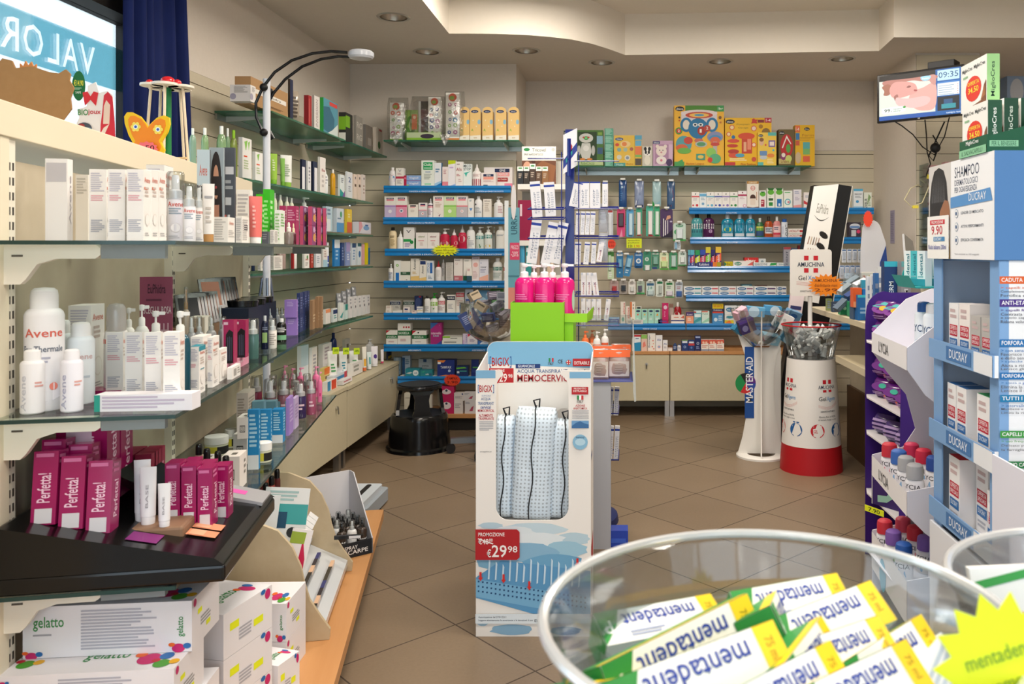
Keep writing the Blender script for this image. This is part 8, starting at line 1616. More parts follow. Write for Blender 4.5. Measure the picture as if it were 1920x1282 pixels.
for i in range(3):o =product('j',.11,.11,.022,'0f1012~s,0c0c0e~s','compact_case');p =GO + GN * .15 + GD * (1.25+.12*i);o.location =(p.x,p.y,GZ2+.1305);reg(o,'round black compact case on the dark riser','compact case','black compact cases on the dark riser')
PAL =['26262a','5c4038','4c4c58','8c6048','6c3c34','3c3438','9c6c58','b07864','46404c','a86850']
for i in range(14):o =product('b',.075,.006,.105,'%s~s|r.1,.1,.9,.9,%s'%('18181a',PAL[i%10]),'makeup_palette');p =GO + GN * .09 + GD * (.90+.034*i);o.location =(p.x,p.y,GZ2+.0+(.131 if i>6 else .09));o.rotation_euler =(-.35,0,.9);reg(o,'slim makeup palette leaning on middle glass shelf','makeup palette','leaning makeup palettes')
m =MB();m.box(-.05,.05,-.13,.13,0,.09,'8c6c54');o =m.build('palette_holder');p =GO + GN * .07 + GD * .99;o.location =(p.x,p.y,GZ2);o.rotation_euler =(0,0,R(11.06));reg(o,'brown holder box under the leaning palettes','holder')
# lower glass shelf, far half
ZN ='ece4de|l.6,.3,.9,.8,3,8c8880#L|r.24,.3,.72,.62,46443f|r.28,.34,.68,.58,ece4de|t.31,.47,.65,.56,ZERO,46443f|t.31,.36,.65,.45,NOSE,46443f#T|r.3,.3,.6,.6,6c6860'
for a,b,c,n in ((360,478,520,.20),(480,622,660,.24),(655,790,842,.30),(742,842,885,.25)):gbox(a,b,c,1165,n,GZ3,ZN,'low pinkish-white box with square black logo %s'%S3,grp='pinkish-white logo boxes on lower glass shelf',hh=.095)
gbox(770,850,890,1040,.27,GZ3,ZN,'pinkish-white logo box on top of the others %s'%S3,dz=.096,hh=.065)
for a,b,yt,n,z_ in ((550,702,1098,.12,0),(688,772,1075,.14,0),(895,1012,1085,.29,0),(885,965,1088,.2,0)):gi('j',a,b,yt,n,GZ3,'d8d8c0,f0f0ec|r.0,.1,.5,.5,d8cc40|r.5,.1,1,.5,202020','white-lidded cream jar with yellow and black label %s'%S3,h=.062)
TB_ ='cbbfb4|l.1,.5,.9,.9,7,a09488#L|l.1,.1,.9,.9,16,a09488'
gbox(765,848,900,742,.20,GZ3,TB_,'tall taupe printed box %s'%S3);gbox(962,1050,1078,738,.2,GZ3,TB_,'tall taupe box behind the blue ones %s'%S3);gbox(1082,1150,1182,735,.22,GZ3,TB_,'second tall taupe box behind the blue ones %s'%S3)
for a,b,c in ((845,925,935),(929,1010,1020),(1015,1095,1114)):gbox(a,b,c,858,.30,GZ3,'2488c4|l.2,.3,.8,.9,7,a8d8f0#L|l.15,.35,.85,.92,8,a8d8f0|r0,0,1,.24,dfe4e8','bright blue box with white foot %s'%S3,grp='bright blue boxes on lower glass shelf');gbox(a+30,b+35,c+42,800,.24,GZ3,'6c98a8|l.1,.2,.9,.8,5,98bcc8','grey-blue box behind a bright blue one %s'%S3)
gbox(1128,1140,1170,780,.30,GZ3,'a888d0|l.1,.3,.9,.8,5,c8b0e4','lilac box right of the blue ones %s'%S3);gbox(1160,1180,1208,782,.30,GZ3,'c8b4dc|l.1,.3,.9,.8,5,a890c0','pale lilac box right of the blue ones %s'%S3)
for i,(x0,x1,yt,n,c) in enumerate(((1180,1258,665,.28,'5c4488'),(1262,1328,648,.31,'e080a8'),(870,945,620,.10,'c04870'),(965,1045,642,.2,'c8909c'),(1060,1140,642,.22,'d08ca0'),(1155,1230,645,.23,'c87898'),(1000,1050,612,.10,'a82c54'),(1090,1135,605,.17,'b83460'),(1150,1195,600,.20,'d0486c'),(1240,1290,605,.25,'c03c60'))):gi('q',x0,x1,yt,n,GZ3,c+'~x,f0e8ea,'+c+',.6|l.3,.2,.7,.4,2,e8c8d4','%s foaming bottle with clear cap %s'%(('purple','light pink','raspberry','dusty pink','rose','mauve pink','dark crimson','ruby','coral pink','cherry')[i],S3),group='foaming bottles on lower glass shelf')
for i,(x0,x1,yt,n) in enumerate(((1085,1130,545,.15),(1140,1185,565,.175),(1195,1245,560,.20),(1305,1352,552,.26),(1340,1372,590,.30))):gi('p',x0,x1,yt,n,GZ3,'f07cac,f8a0c4'+'|r.4,.2,.6,.3,d02878','bright pink pump bottle at the far end %s'%S3)
# ---- black makeup display tray with magenta cartons
p =GO + GN * .20 + GD * .06
t =root('makeup_tray','black glossy stepped makeup display tray holding magenta cartons','makeup display',(p.x,p.y,GZ3),R(101.06))
m.box(-.14,.335,-.235,.20,.0,.035,'0b0b0c~s');m.prism([(-.235,.035),(-.215,.05),(.18,.135),(.20,.10),(.20,.035)],'0d0d0e~s',-.14,.335,'x');m.build('tray',t,bevel=.006)
TY =lambda u,v,o:(u*.62-.06,v*.978-.215,.05+v*.21+o)
for a in (.03,.105):m =MB();m.rect(TY,a,.025,a+.06,.085,'e0906c',off=.004);m.rect(TY,a+.004,.05,a+.056,.08,'e8a884',off=.005);m.build('blush_pan',t)
for a,b,c in ((-.08,.0,.06),(.2,.26,.05),(.34,.40,.05),(.5,.58,.04)):m =MB();m.rect(TY,a,.12,b,.12+c,'7c2470',off=.002);m.build('colour_strip',t)
m =MB();m.T =Matrix.Translation((.17,-.02,.12)) @ Matrix.Rotation(.5,4,'X');m.box(-.09,.09,-.08,.1,0,.016,'0c0c0d~s');m.box(-.07,.07,-.06,.04,.0161,.019,'1c1c20~s');m.text(lambda u,v,o:(u,v,.019+o),-.03,.05,.03,.065,'EUPH','a0a0a0');m.build('palette_case',t)
m =MB();m.T =Matrix.Translation((.26,-.13,.07)) @ Matrix.Rotation(.25,4,'X');m.box(-.035,.06,-.1,.08,0,.008,'a8a8ac~s');m.rect(lambda u,v,o:(u,v,.008+o),-.0,-.05,.03,.03,'d858a8');m.build('mirror_plate',t)
TW =Matrix.Translation((p.x,p.y,GZ3)) @ Matrix.Rotation(R(101.06),4,'Z')
PF ='a0185c~s|u.3,.2,.72,.72,Perfetta!,f0c8dc|l.1,.8,.9,.95,2,d070a0#L|u.2,.3,.75,.7,Perfetta!,f0c8dc|r.15,.02,.85,.22,d8d4d8|l.1,.88,.9,.97,1,d070a0'
def mk(x,y,z,w,d,h,lab,rx=0,ry=0,sp=PF,k='b',nm='makeup_box',cat='box',grp='magenta makeup boxes'):
    o =product(k,w,d,h,sp,nm);q =TW @ Vector((-.14+(x+.1)*.64,y,z));o.location =q;o.rotation_euler =(ry,rx,R(101.06)if k=='b' else .3);reg(o,lab,cat,grp)
for i,y in enumerate((.12,.07,.02)):mk(.02,y,.118-i*.012,.045,.045,.145,'tall magenta box at the left of black tray, %s'%('back','middle','front')[i],.12)
for i,y in enumerate((.13,.08)):mk(.11,y,.125-i*.012,.045,.045,.15,'magenta box of the second row, %s, on black tray'%('back','front')[i],.1)
mk(.24,.10,.115,.07,.10,.22,'large magenta set box with white script, nearer one',sp=PF+'|r.2,.6,.7,.75,d8b8cc');mk(.36,.10,.115,.07,.10,.24,'large magenta set box with white script, farther one',sp=PF)
for i in range(3):mk(.20,-.085-i*.033,.075-i*.007,.045,.03,.13,'small magenta box in left trio, %s'%('back','middle','front')[i]);mk(.31,-.10-i*.033,.072-i*.007,.045,.03,.12,'small magenta box in right trio, %s'%('back','middle','front')[i])
for i,(x,y,w,h) in enumerate(((.06,-.09,.024,.09),(.10,-.05,.032,.12),(.14,-.03,.032,.13))):mk(x,y,.09,w,w,h,'small white cosmetic tube on black tray, %s'%('front','middle','back')[i],k='t',nm='cosmetic_tube',cat='tube',sp='eeebec,e4e0e0|u.4,.3,.6,.7,BASE,a8a4a8',grp='white cosmetic tubes')
for i in range(4):mk(.56+(i%2)*.02,-.13+i*.022,.07+.01*i,.02,.02,.09,'nude lip gloss with black cap, right end of black tray',k='w',nm='lip_gloss',cat='lip gloss',sp='c09080~s,141414~s',grp='lip glosses on the black tray');mk(.36+i*.02,.12,.125,.02,.02,.10,'lip gloss with tall black cap, back of black tray',k='w',nm='lip_gloss',cat='lip gloss',sp='8c3048~s,141414~s',grp='lip glosses on the black tray')
for i in range(8):mk(.45+(i%4)*.034,.03+(i//4)*.04,.105,.03,.035,.085,'small dark crimson box in the block on black tray',sp='8c1c3c|l.2,.2,.8,.6,3,c88098',grp='small dark crimson boxes')
# ---- things on the top ledge and in the window
def led(px,n):Y =gY(px,n);return ((px-CX)/F*Y,Y)
X_,Y_ =led(62,-.12);k =Y_ / F
m =MB();Q =[(-70,0),(-62,60),(-75,85),(-60,112),(-52,122),(-36,118),(-30,104),(0,108),(30,98),(46,96),(58,104),(66,96),(64,84),(72,70),(66,50),(68,30),(50,4),(38,-8),(20,-4),(-40,0)]
m.prism([(a*k,(b+8)*k)for a,b in Q],'BOARD',-.003,.003);
o =m.build('cardboard_figure');o.location =(X_,Y_,1.626);o.rotation_euler =(0,0,.12);reg(o,'brown cardboard cutout seen from behind on the window ledge','cardboard cutout')
m =MB();m.prism([(-.02,0),(-.02,.012),(-.012,.004),(-.006,.018),(0,.006),(.008,.016),(.013,.004),(.02,.01),(.02,0)],'c88040',-.002,.002);o =m.build('crown_trim');o.location =(X_-.012,Y_+.001,1.626+113*k);reg(o,'small orange crown edge on top of the cardboard cutout','crown trim')
X_,Y_ =led(178,-.08);k =Y_ / F
m =MB();S =lambda pts:[(a*k,b*k)for a,b in pts];m.prism(S([(-32,0),(-32,10),(-28,20),(-32,34),(-27,45),(-31,60),(-14,66),(-12,105),(2,112),(8,92),(22,96),(32,88),(36,0)]),'f0ecea',-.002,.002);mp =lambda u,v,o:(u*k,-.002-o,v*k)
m.disc(mp,0,0,1,1,'f0ecea',4);ops(m,lambda u,v,o:(u-32*k,-.0022-o,v),70*k,112*k,'o.06,.93,.17,.25,1c6c38|t-.06,.93,.18,1.03,€14.90,e8e040|t-.02,.8,.12,.84,SAFE,d8e8d8|l-.06,.86,.16,.9,2,a8c8a8|t.04,.44,.3,.54,BIO,3c8c44|t.3,.44,.62,.54,joux,c83c48|pd83038,.22,.6,.36,.7,.5,.6,.56,.82,.44,.84,.36,.76,.28,.84,.16,.82|pd03040,.6,.0,1,.0,.98,.3,.92,.75,.8,.84,.7,.78,.66,.5,.62,.3|pe8d0c0,.68,.3,.84,.3,.86,.62,.76,.7,.7,.6|pf0dcd0,.5,.0,.7,.24,.84,.3,.7,.1|o.2,.22,.2,.1,48505c|o.3,.18,.12,.06,7c98a8|o.14,.26,.08,.04,a83c38')
o =m.build('advert_cutout');o.location =(X_,Y_,1.626);o.rotation_euler =(0,0,.1);reg(o,'white cutout advert with green price disc and red-haired woman','advert')
X_,Y_ =led(277,-.10);k =Y_ / F
t =root('butterfly_sign','yellow and orange butterfly sign with pink 2,50 price','sign',(X_,Y_,1.626))
m =MB();B =[(-16,0),(-28,5),(-32,17),(-26,28),(-33,40),(-40,60),(-41,72),(-36,79),(-27,79),(-13,72),(-4,61),(0,54),(6,61),(16,70),(28,74),(37,70),(38,59),(34,46),(27,35),(23,29),(29,16),(24,5),(15,0)]
B =[(a*1.08,b*1.12)for a,b in B];m.prism(S(B),'f0c418',0,.008);m.prism([(a*k*.82,(b*.82+9)*k)for a,b in B],'f08c1c',-.001,0);mp =lambda u,v,o:(u*k,-.0012-o,v*k)
for cx_,cz in ((-22,61),(20,56)):
    for i in range(6):m.disc(mp,cx_+6*math.cos(R(60*i)),cz+6*math.sin(R(60*i)),3.6,3.6,'f8e060',10)
    m.disc(mp,cx_,cz,4.5,4.5,'e8f0f4',12);m.disc(mp,cx_,cz,2.6,2.6,'3858b0',10)
m.build('butterfly',t);m =MB();m.prism(starburst(11,22*k,18*k,1,.62),'f07078',-.004,-.0025);m.T =Matrix.Translation((0,0,0));m.text(lambda u,v,o:(u*k,-.0042-o,v*k),-15,-5,15,6,'2,50','50141c',bold=False);c =m.build('price_tag',t);c.location =(0,-.004,20*k)
X_,Y_ =led(315,-.06);k =Y_ / F
t =root('wooden_toy','wooden toy with red balls, green pole and thin pegs on the ledge','wooden toy',(X_,Y_,1.626))
m =MB();m.T =Matrix.Translation((0,0,142*k))
for a in range(5):m.disc(lambda u,v,o:(u,v,o),.55*45*k*math.cos(R(72*a)),.55*45*k*math.sin(R(72*a)),22*k,22*k,'ece2d4',16,off=.0005*a)
for a in range(5):m.lathe([(0,-.006),(22*k,-.006),(22*k,.001+a*.0002)],'ece2d4',16,c=(.55*45*k*math.cos(R(72*a)),.55*45*k*math.sin(R(72*a))))
m.build('petal_top',t);MB().tube([(0,0,0),(0,0,138*k)],6*k,'1c7c44',14).build('green_pole',t)
for a in range(5):MB().tube([(38*k*math.cos(R(72*a)),38*k*math.sin(R(72*a)),0),(28*k*math.cos(R(72*a)),28*k*math.sin(R(72*a)),138*k)],2.6*k,'e8d4b8',8).build('peg',t)
m =MB();m.sph((0,0,150*k),13*k,'d0242c~s',16,.8);m.build('red_ball',t)
for x in (-30,22):m =MB();m.sph((x*k,-8*k,146*k),7*k,'d0242c~s',12);m.build('red_ball',t)
MB().tube([(-40*k,-10*k,5*k),(45*k,-20*k,5*k)],2*k,'e0c090').build('stick',t)
# curtain and rail
m =MB();n =60;v =[]
for z in (2.72,1.9,.5):
    for i in range(n+1):s =i / n;v.append((-2.0+.035*math.sin(s*38)*(.6+.4*math.sin(s*9)),3.36+s*(.46 if z>1.95 else .52),z))
m.add(v,[(j*(n+1)+i,j*(n+1)+i+1,(j+1)*(n+1)+i+1,(j+1)*(n+1)+i)for j in range(2)for i in range(n)],'CURTAIN',True);so =m.build('curtain',sharp=80);so.modifiers.new('thick','SOLIDIFY').thickness =.004;reg(so,'dark blue pleated curtain drawn to the far side of the window','curtain')
m =MB();m.tube([(-1.99,.2,2.60),(-1.99,3.93,2.60)],.016,'3c3836',10);m.sph((-1.99,3.94,2.60),.022,'3c3836');o =m.build('curtain_rail');reg(o,'dark curtain rail above the left window','curtain rail')
# ================================================================ goods on the left wall shelves (they face right)
def lw(k,x0,x1,yt,z,spec,lab,X=-1.83,dz=0,h=None,f=.5,grp=None,rz=90):
    (a,y),(b,_) =XF(x0,yt),XF(x1,yt);c =a + f * (b-a);Y =X * F / (c-CX);u0,u2 =(a-CX) / F,(b-CX) / F
    d =min(.2,max(.012,X-u0*Y));w =max(.012,X/u2-Y);h =h or CH - (y-CY) / F * Y - z - dz
    if k != 'b':w =(b-a) / F * Y;d =w
    o =product(k,w*.97,d*.97,max(.012,h),spec);o.location =(X-d/2,Y+w/2,z+dz) if k == 'b' else (X-w/2,Y,z+dz);o.rotation_euler =(0,0,R(rz if k=='b' else 45));reg(o,lab,NAMES[k][1],grp);return o
XF =zoomed(400,120,.234);A1 =' on highest left-wall shelf';Z1 =2.051
for k,x0,x1,yt,sp,lab,f in (('b',165,602,95,'b08a60|r.1,.45,.95,.62,e8e4dc|t.3,.49,.8,.58,EuPhidra,6c6458|l.5,.12,.9,.2,3,6c4c30#L|r0,0,1,1,b08a60','large kraft box with white band',.3),('b',604,640,118,'28304c#L|r0,0,1,1,403428','dark book-like box behind the kraft one',.3),
    ('b',725,788,248,'a82c30|r.1,.1,.4,.9,c86460#L|r0,0,1,1,98242c','red box',.6),('b',790,852,248,'e4e0dc|u.3,.1,.7,.9,INVERSION,a89898#L|r0,0,1,1,b8b0ac','white box with grey vertical name',.3),
    ('b',852,1000,265,'5c9cb0|p3c7088,0,.1,.7,.0,.75,.5,.4,.8,0,.75|pd8e4e0,.2,.0,1,.0,1,.4,.6,.16|r.4,.85,.95,.96,d8504c#L|r0,0,1,1,34a848','green-edged box with ocean wave picture',.2),('b',1003,1118,385,'2c2c2c|r0,.5,.6,.9,7cb428#L|r0,0,1,.3,e0e0d8|r0,.4,1,.85,7cb428','black box with lime panel',.5),
    ('b',1122,1196,408,'98948c|t.1,.6,.9,.8,RG,d0ccc4|t.1,.2,.9,.4,RG,d0ccc4#L|r0,0,1,1,8c8880','grey box with pale letters',.3),('b',1198,1276,482,'7c746c|r.3,.2,.8,.5,a09890#L|r0,0,1,1,74706c','dull brown box',.3),('b',1278,1356,502,'d8ccc0|o.5,.35,.2,.15,3c6c38|r.5,.9,.9,.97,c04048#L|r0,0,1,1,ccc0b4','pale box with green leaf',.3)):lw(k,x0,x1,yt,Z1,sp,lab+A1,f=f)
lw('b',130,342,165,Z1,'e8e4e2|o.2,.3,.3,.2,a8a4b8|l.3,.6,.9,.9,5,a8a4a4#L|l.2,.5,.9,.92,7,a8a4a0|c.15,.3,.15,a8a4b8','white cube box with grey sphere'+A1,X=-1.80,f=.8)
lw('g',642,724,215,Z1,'a89c8c~s|l.2,.1,.8,.8,6,584c40','crumpled clear bag with rope'+A1)
A2 =' on second left-wall shelf';Z2 =1.679
for x0,x1,yt,sp,lab in ((-190,-140,515,'b8dcc8~x,e8f0ec,88c0a0','first'),(-95,-40,512,'b8dca8~x,f0f4f0,98c888','second'),(30,100,498,'b8dca8~x,f0f4f0,98c888','third'),(96,134,515,'a8d0a0~x,f0f4f0,88b880','fourth'),(136,190,530,'b8cc60~x,98cc30,a8bc40|l.2,.1,.8,.6,3,d87858','lime-capped fifth')):gi('o',x0,x1,yt,-.10,1.6255,sp,lab+' green bottle from the left at the end of the window ledge')
for i,(k,x0,x1,yt,sp,lab) in enumerate((
    ('b',200,308,585,'f0f0ec|p90c860,.2,.9,.35,.7,.4,.7,.55,.95|p90c860,.6,.9,.7,.7,.8,.95|l.15,.5,.6,.56,1,e05838|l.15,.2,.7,.45,4,b8c8a0','tall white box with green leaves'),('b',310,398,700,'f0f0ec|p90c860,.2,.9,.35,.7,.4,.7,.55,.95|l.15,.5,.6,.58,1,e05838|l.15,.2,.7,.45,3,b8c8a0','lower white box with green leaves'),
    ('t',492,562,718,'a0cc48,78b828|l.3,.4,.7,.8,5,e0f0c0','lime green tube'),('t',562,600,755,'88c058,70b030','narrow green tube'),('t',602,697,730,'eef0ea,98c850|l.2,.3,.8,.7,6,a8b8a0','white tube with green cap'),('b',697,743,762,'28304c|r0,.0,.7,.75,e8e8ec#L|r0,0,1,1,1c2440','navy topped white box, nearer'),('b',745,782,775,'e8e8ea|l.3,.2,.8,.8,5,90909c','narrow white box'),('b',784,834,778,'2c3450|r.3,.0,1,.8,e8e8ec#L|r0,0,1,1,1c2440','navy topped white box, farther'),
    ('b',836,900,742,'f0ebe6|t.3,.6,.9,.68,Bios,a03038|l.3,.1,.8,.5,3,c8c0bc#T|r0,0,1,1,c04040','tall white box with red top'),('n',902,960,808,'eef0f0,eef0f0|l.2,.3,.8,.6,3,a8a8b0','white nozzle bottle'),('o',966,1010,845,'d8a020~s,f0ece4','amber bottle with white cap'),('b',997,1054,882,'e8f0f0|p2c9c98,0,0,1,0,1,.1,0,.35|p8860a8,.5,0,1,0,1,.3|l.2,.6,.8,.85,3,889098','white box with teal and violet foot'),('b',1056,1115,860,'e8ecf0|t.2,.6,.7,.8,2,3c5890|l.2,.2,.8,.45,3,a8b0b8','white box with blue numeral'),
    ('b',1118,1150,880,'f0dccc|c.5,.85,.15,404048|r.2,.5,.8,.6,6c5840','first peach-white box'),('b',1151,1184,882,'f0dccc|c.5,.85,.15,404048|r.2,.5,.8,.6,6c5840','second peach-white box'),('b',1186,1218,884,'f0e4dc|c.5,.85,.15,404048|l.2,.2,.8,.6,3,c0a898','third peach-white box'))):lw(k,x0,x1,yt,Z2,sp,lab+A2,f=.3)
XF =zoomed(340,340,.2184);A3 =' on third left-wall shelf';A4 =' on fourth left-wall shelf';A5 =' on lowest left-wall shelf'
for a in (('p',1068,1165,135,'f0f0ee,f0f0ee|t.4,.5,.7,.6,D,303038','white pump bottle'),('b',1210,1300,212,'b8d0dc|r0,0,.7,.5,e4e8ec|l.2,.6,.8,.9,2,7890a8','pale blue box'),('b',1300,1396,228,'d0dce8|r0,0,1,.4,5898cc|c.6,.75,.15,50a070|l.1,.5,.9,.6,1,7890a8','white and blue box'),('b',1399,1465,236,'e8c840|r0,0,1,.45,d86840|l.2,.6,.8,.8,2,f4e8b0','yellow and orange box'),('b',1468,1630,345,'e8e4ec|pe8a8b0,0,0,.3,.6,.2,1,0,1|o.6,.5,.25,.2,88b0dc|l.5,.6,.9,.8,1,3c5ca0','flat pink and white box')):lw(*a[:4],1.444,a[4],a[5]+A3,f=.35)
for x in (800,850,905,945):lw('o',x,x+45,100+(x-800)*.3,1.444,'dce0c8,f0f0ec|l.2,.2,.8,.5,3,b0b8a0','pale bottle'+A3)
for a in (('o',622,652,660,'1c2c4c,1c2c4c','navy bottle'),('b',655,745,605,WB,'tall white lined box'),('b',760,870,637,WB,'square white lined box'),('o',872,955,570,'d8c4bc~x,e0d8d4,d0a8a0','clear pinkish bottle'),('b',955,970,575,'a83030','thin red box'),('o',972,1036,565,'f0eeea,f0eeea','plain white bottle'),('b',1037,1100,575,'f0ece6|c.6,.55,.15,4c9048|t.2,.4,.8,.48,EMER,c04038|l.2,.1,.8,.3,3,b8b0a8','white box with green leaf'),('b',1102,1134,578,'b03c30|l.3,.2,.7,.8,4,e0a8a0','narrow red box'),
    ('b',1137,1200,578,'e8e8ec|r.1,.75,.6,.85,3c5c90|l.2,.2,.8,.6,4,a8b0bc','white box with blue mark'),('b',1202,1256,580,'ece8e4|r0,0,1,.4,a8ccdc|l.2,.5,.8,.9,3,c0a8a0','white and pale blue box'),('t',1256,1292,525,'e8ecf4,2848a8|r.1,.2,.9,.45,2848a8','white tube with royal blue foot'),('b',1294,1362,498,'2880c4|r0,.68,1,1,dce4ec|l.2,.2,.8,.6,3,a8d0f0','bright blue box, white top'),('b',1364,1400,525,'28447c|l.2,.2,.8,.8,5,8898c0','dark blue box'),('b',1402,1450,522,'90a0d0|r0,.6,1,1,a898c8|l.2,.2,.8,.5,3,e0e4f0','lilac-blue box'),
    ('b',1452,1500,530,'dce4ec|r0,.8,1,1,2c4c74|l.2,.2,.8,.7,4,80a0c0','white box with navy top'),('b',1502,1546,530,'e0e8ec|c.5,.5,.3,3c70a8|r0,.85,1,1,2c6468','white box with blue disc'),('b',1548,1574,540,'e0a8a8','pink box'),('b',1575,1604,527,'e8d418','vivid yellow box'),('b',1606,1620,570,'2c6c9c','small teal-blue box')):lw(*a[:4],1.223,a[4],a[5]+A4,f=.3)
for i in range(5):lw('b',1432+i*38,1468+i*38,992-i*4,.868,'ebe8e6|c.6,.5,.15,404048|l.2,.6,.8,.9,2,b0b0b4','white box with dark oval'+A5,f=.3,grp='five white boxes with dark ovals')
for a in (('b',1216,1282,1100,'f0e8e0|r0,.75,1,1,e89868','white box with orange top'),('b',1284,1340,1092,'e8ecec|r0,.6,1,.9,283868|l.2,.2,.8,.5,2,50a0a0','white box with navy top'),('b',1342,1394,1045,'eceee8|p40a0a0,0,.2,1,.5,.6,.1','white box with aqua sweep'),('b',1396,1430,1055,'d8ece8|r0,.6,1,1,2c8c80','white box with teal top')):lw(*a[:4],.868,a[4],a[5]+A5,f=.35)
for i in range(4):lw('g',1350+i*42,1398+i*42,0,.868,'8c8c90~s|l.2,.2,.8,.8,4,c8c8cc','silver foil sachet standing behind the boxes'+A5,X=-1.88,h=.17+.01*i)
XF =zoomed(540,520,.2808);AC =' on cream cupboard, left wall';ZC_ =.503
for a in (('b',60,138,460,'dce4ea|r0,.5,1,1,b8d0dc','pale blue-topped box',-1.9),('b',140,196,470,'ece8e4|l.2,.2,.8,.8,6,b0b0b8','white lined box',-1.88),('b',200,292,450,'ece8e6|l.2,.5,.9,.9,4,b8a8b0','wide white box',-1.9),('o',310,358,370,'1c2c68~s,1c2c68','navy bottle',-1.95),('p',555,615,412,'ececec,ececee','white pump bottle',-1.9),('b',362,415,415,'c8c4bc|r.3,.2,.7,.8,706860','beige box',-1.97),
    ('t',306,376,490,'eceeea,d8e0d8|l.2,.3,.8,.6,3,58a068','white tube with green print, nearest',-1.76),('t',376,436,492,'eceeea,d8e0d8|l.2,.3,.8,.6,3,3c8ca0','white tube with teal print, second',-1.76),('t',448,512,488,'eceeea,d8e0d8|l.2,.3,.8,.6,3,58a068','white tube with green print, third',-1.75),('t',514,546,462,'f0ece0,e0703c|r.2,.2,.8,.5,e8b040','white tube with orange cap',-1.73),('t',547,582,497,'e0eeec,e8e8e8|r.3,.3,.7,.7,68a8a8','small teal and white tube',-1.72),('t',584,636,460,'eceaf0,e8e8ec|c.5,.5,.28,50388c','white tube with purple disc',-1.72),('t',632,655,480,'f0eaee,c83c68','white tube with pink cap',-1.72),('b',656,692,492,'20284c|r0,.1,1,.4,d8b828','navy and yellow box',-1.74),
    ('b',300,452,608,'eceaea|r.7,0,1,1,2c9c90|l.1,.2,.6,.8,2,3c9c98','flat white box with teal end',-1.78),('b',395,500,578,'f0ece8|l.1,.2,.9,.8,2,a8a8a0','flat white box',-1.74),('b',212,300,608,'e0c878|r0,.6,1,1,e8782c|l.1,.2,.9,.5,1,6c5040','small yellow and orange box',-1.80),('b',228,330,700,'ece8e4|r.4,0,.9,1,d84c30|r0,0,.3,1,3c88b8','flat box with red and blue ends',-1.70),('b',250,395,662,'dce4ec|r0,.3,.8,.7,3c88c0|r.8,0,1,1,c83c50','flat blue and white box',-1.76),('b',330,430,690,'ece8e8|l.1,.3,.9,.7,1,c04858','flat white box with red print',-1.69)):lw(*a[:4],ZC_+.0055,a[4],a[5]+AC,X=a[6],f=.35)
for i,(x,y) in enumerate(((330,478),(398,480),(468,480))):
    m =MB();m.box(-.019,.019,-.001,.001,0,.042,'c4e028');m.text(lambda u,v,o:(u,-.0012-o,v),-.014,.016,.014,.03,'-20%','3c7020');o =m.build('offer_tag');a,b =XF(x,y+30);Y =-1.75 * F / (a-CX);o.location =(-1.75,Y-.03,CH-(b-CY)/F*Y);o.rotation_euler =(0,0,.5);reg(o,'lime offer tag stuck on a white tube'+AC,'tag')
# ================================================================ pole lamp at the end of the window shelving
LY =3.855;X0 =(500-CX) / F * LY
t =root('arc_lamp','white pole lamp with two black curved arms and flat head','lamp',(X0,LY,0))
MB().tube([(0,0,.0),(0,0,2.115)],.0165,'e4e8f0~s',16).build('pole',t);MB().lathe([(.052,0),(.052,.015),(.03,.03),(0,.03)],'d8dce4',24).build('base',t)
for a in (60,180,300):MB().tube([(.02*math.cos(R(a)),.02*math.sin(R(a)),1.2),(.055*math.cos(R(a)),.055*math.sin(R(a)),.96)],.006,'b0b8cc~m',8).build('strut',t)
L_2 =lambda px,py,dy=0:((px-500)/F*LY,dy,CH-(py-CY)/F*LY)
for dy,pts in ((-.03,[(498,250),(486,222),(485,195),(498,166),(520,138),(552,116),(590,103),(625,99),(655,101)]),(.03,[(508,258),(493,230),(492,200),(508,172),(530,146),(562,122),(598,108),(630,103),(655,104)])):
    MB().tube([L_2(*p,dy)for p in pts],.0065,'16171a~s',10).build('arm',t)
for py in (166,250):
    for dy in (-.032,.032):m =MB();m.sph(L_2(500,py+(4 if dy>0 else 0),dy),.018,'141416',14);m.build('joint',t)
hd =L_2(677,103);m =MB();m.lathe([(0,hd[2]-.018),(.05,hd[2]-.017),(.058,hd[2]-.008),(.058,hd[2]+.010),(.05,hd[2]+.018),(0,hd[2]+.02)],'c8ccd4~s',28,1,.9,(hd[0],0));m.build('lamp_head',t)
# ================================================================ floor level: boxes, wooden display, spray carton, scales
def gl_(t_,n,z):p =GO + GD * t_ + GN * n;return (p.x,p.y,z)
def splat(x,y,s,c):return '|o%.3f,%.3f,%.3f,%.3f,%s|o%.3f,%.3f,%.3f,%.3f,%s|o%.3f,%.3f,%.3f,%.3f,%s' % (x,y,s,s*2.2,c[0],x+s*1.3,y+s,s*.6,s*1.4,c[1],x-s,y+s*1.8,s*.5,s,c[2])
CC =('c8286c','2c6cb0','e86828');C2 =('4c9c30','e8b020','c02c3c')
GB_ ='eae8ec|t.06,.52,.24,.8,gelatto,3c8c4c|l.06,.4,.2,.46,1,a0a0a8|l.34,.1,.8,.9,13,b4b4c0|u.91,.3,.96,.7,gelatto,3c8c4c' + splat(.05,.04,.035,CC) + splat(.92,.08,.04,CC) + splat(.03,.86,.02,CC) + '#T|t.4,.3,.66,.6,gelatto,3c8c4c' + splat(.08,.3,.05,C2) + splat(.8,.3,.07,CC) + splat(.9,.15,.05,C2)
GE ='e9e7ea#L|r.3,.6,.5,.72,e8f020|r.6,.25,.8,.36,e8f020|l.3,.3,.6,.5,3,a0a0a0' + splat(.1,.9,.04,CC)
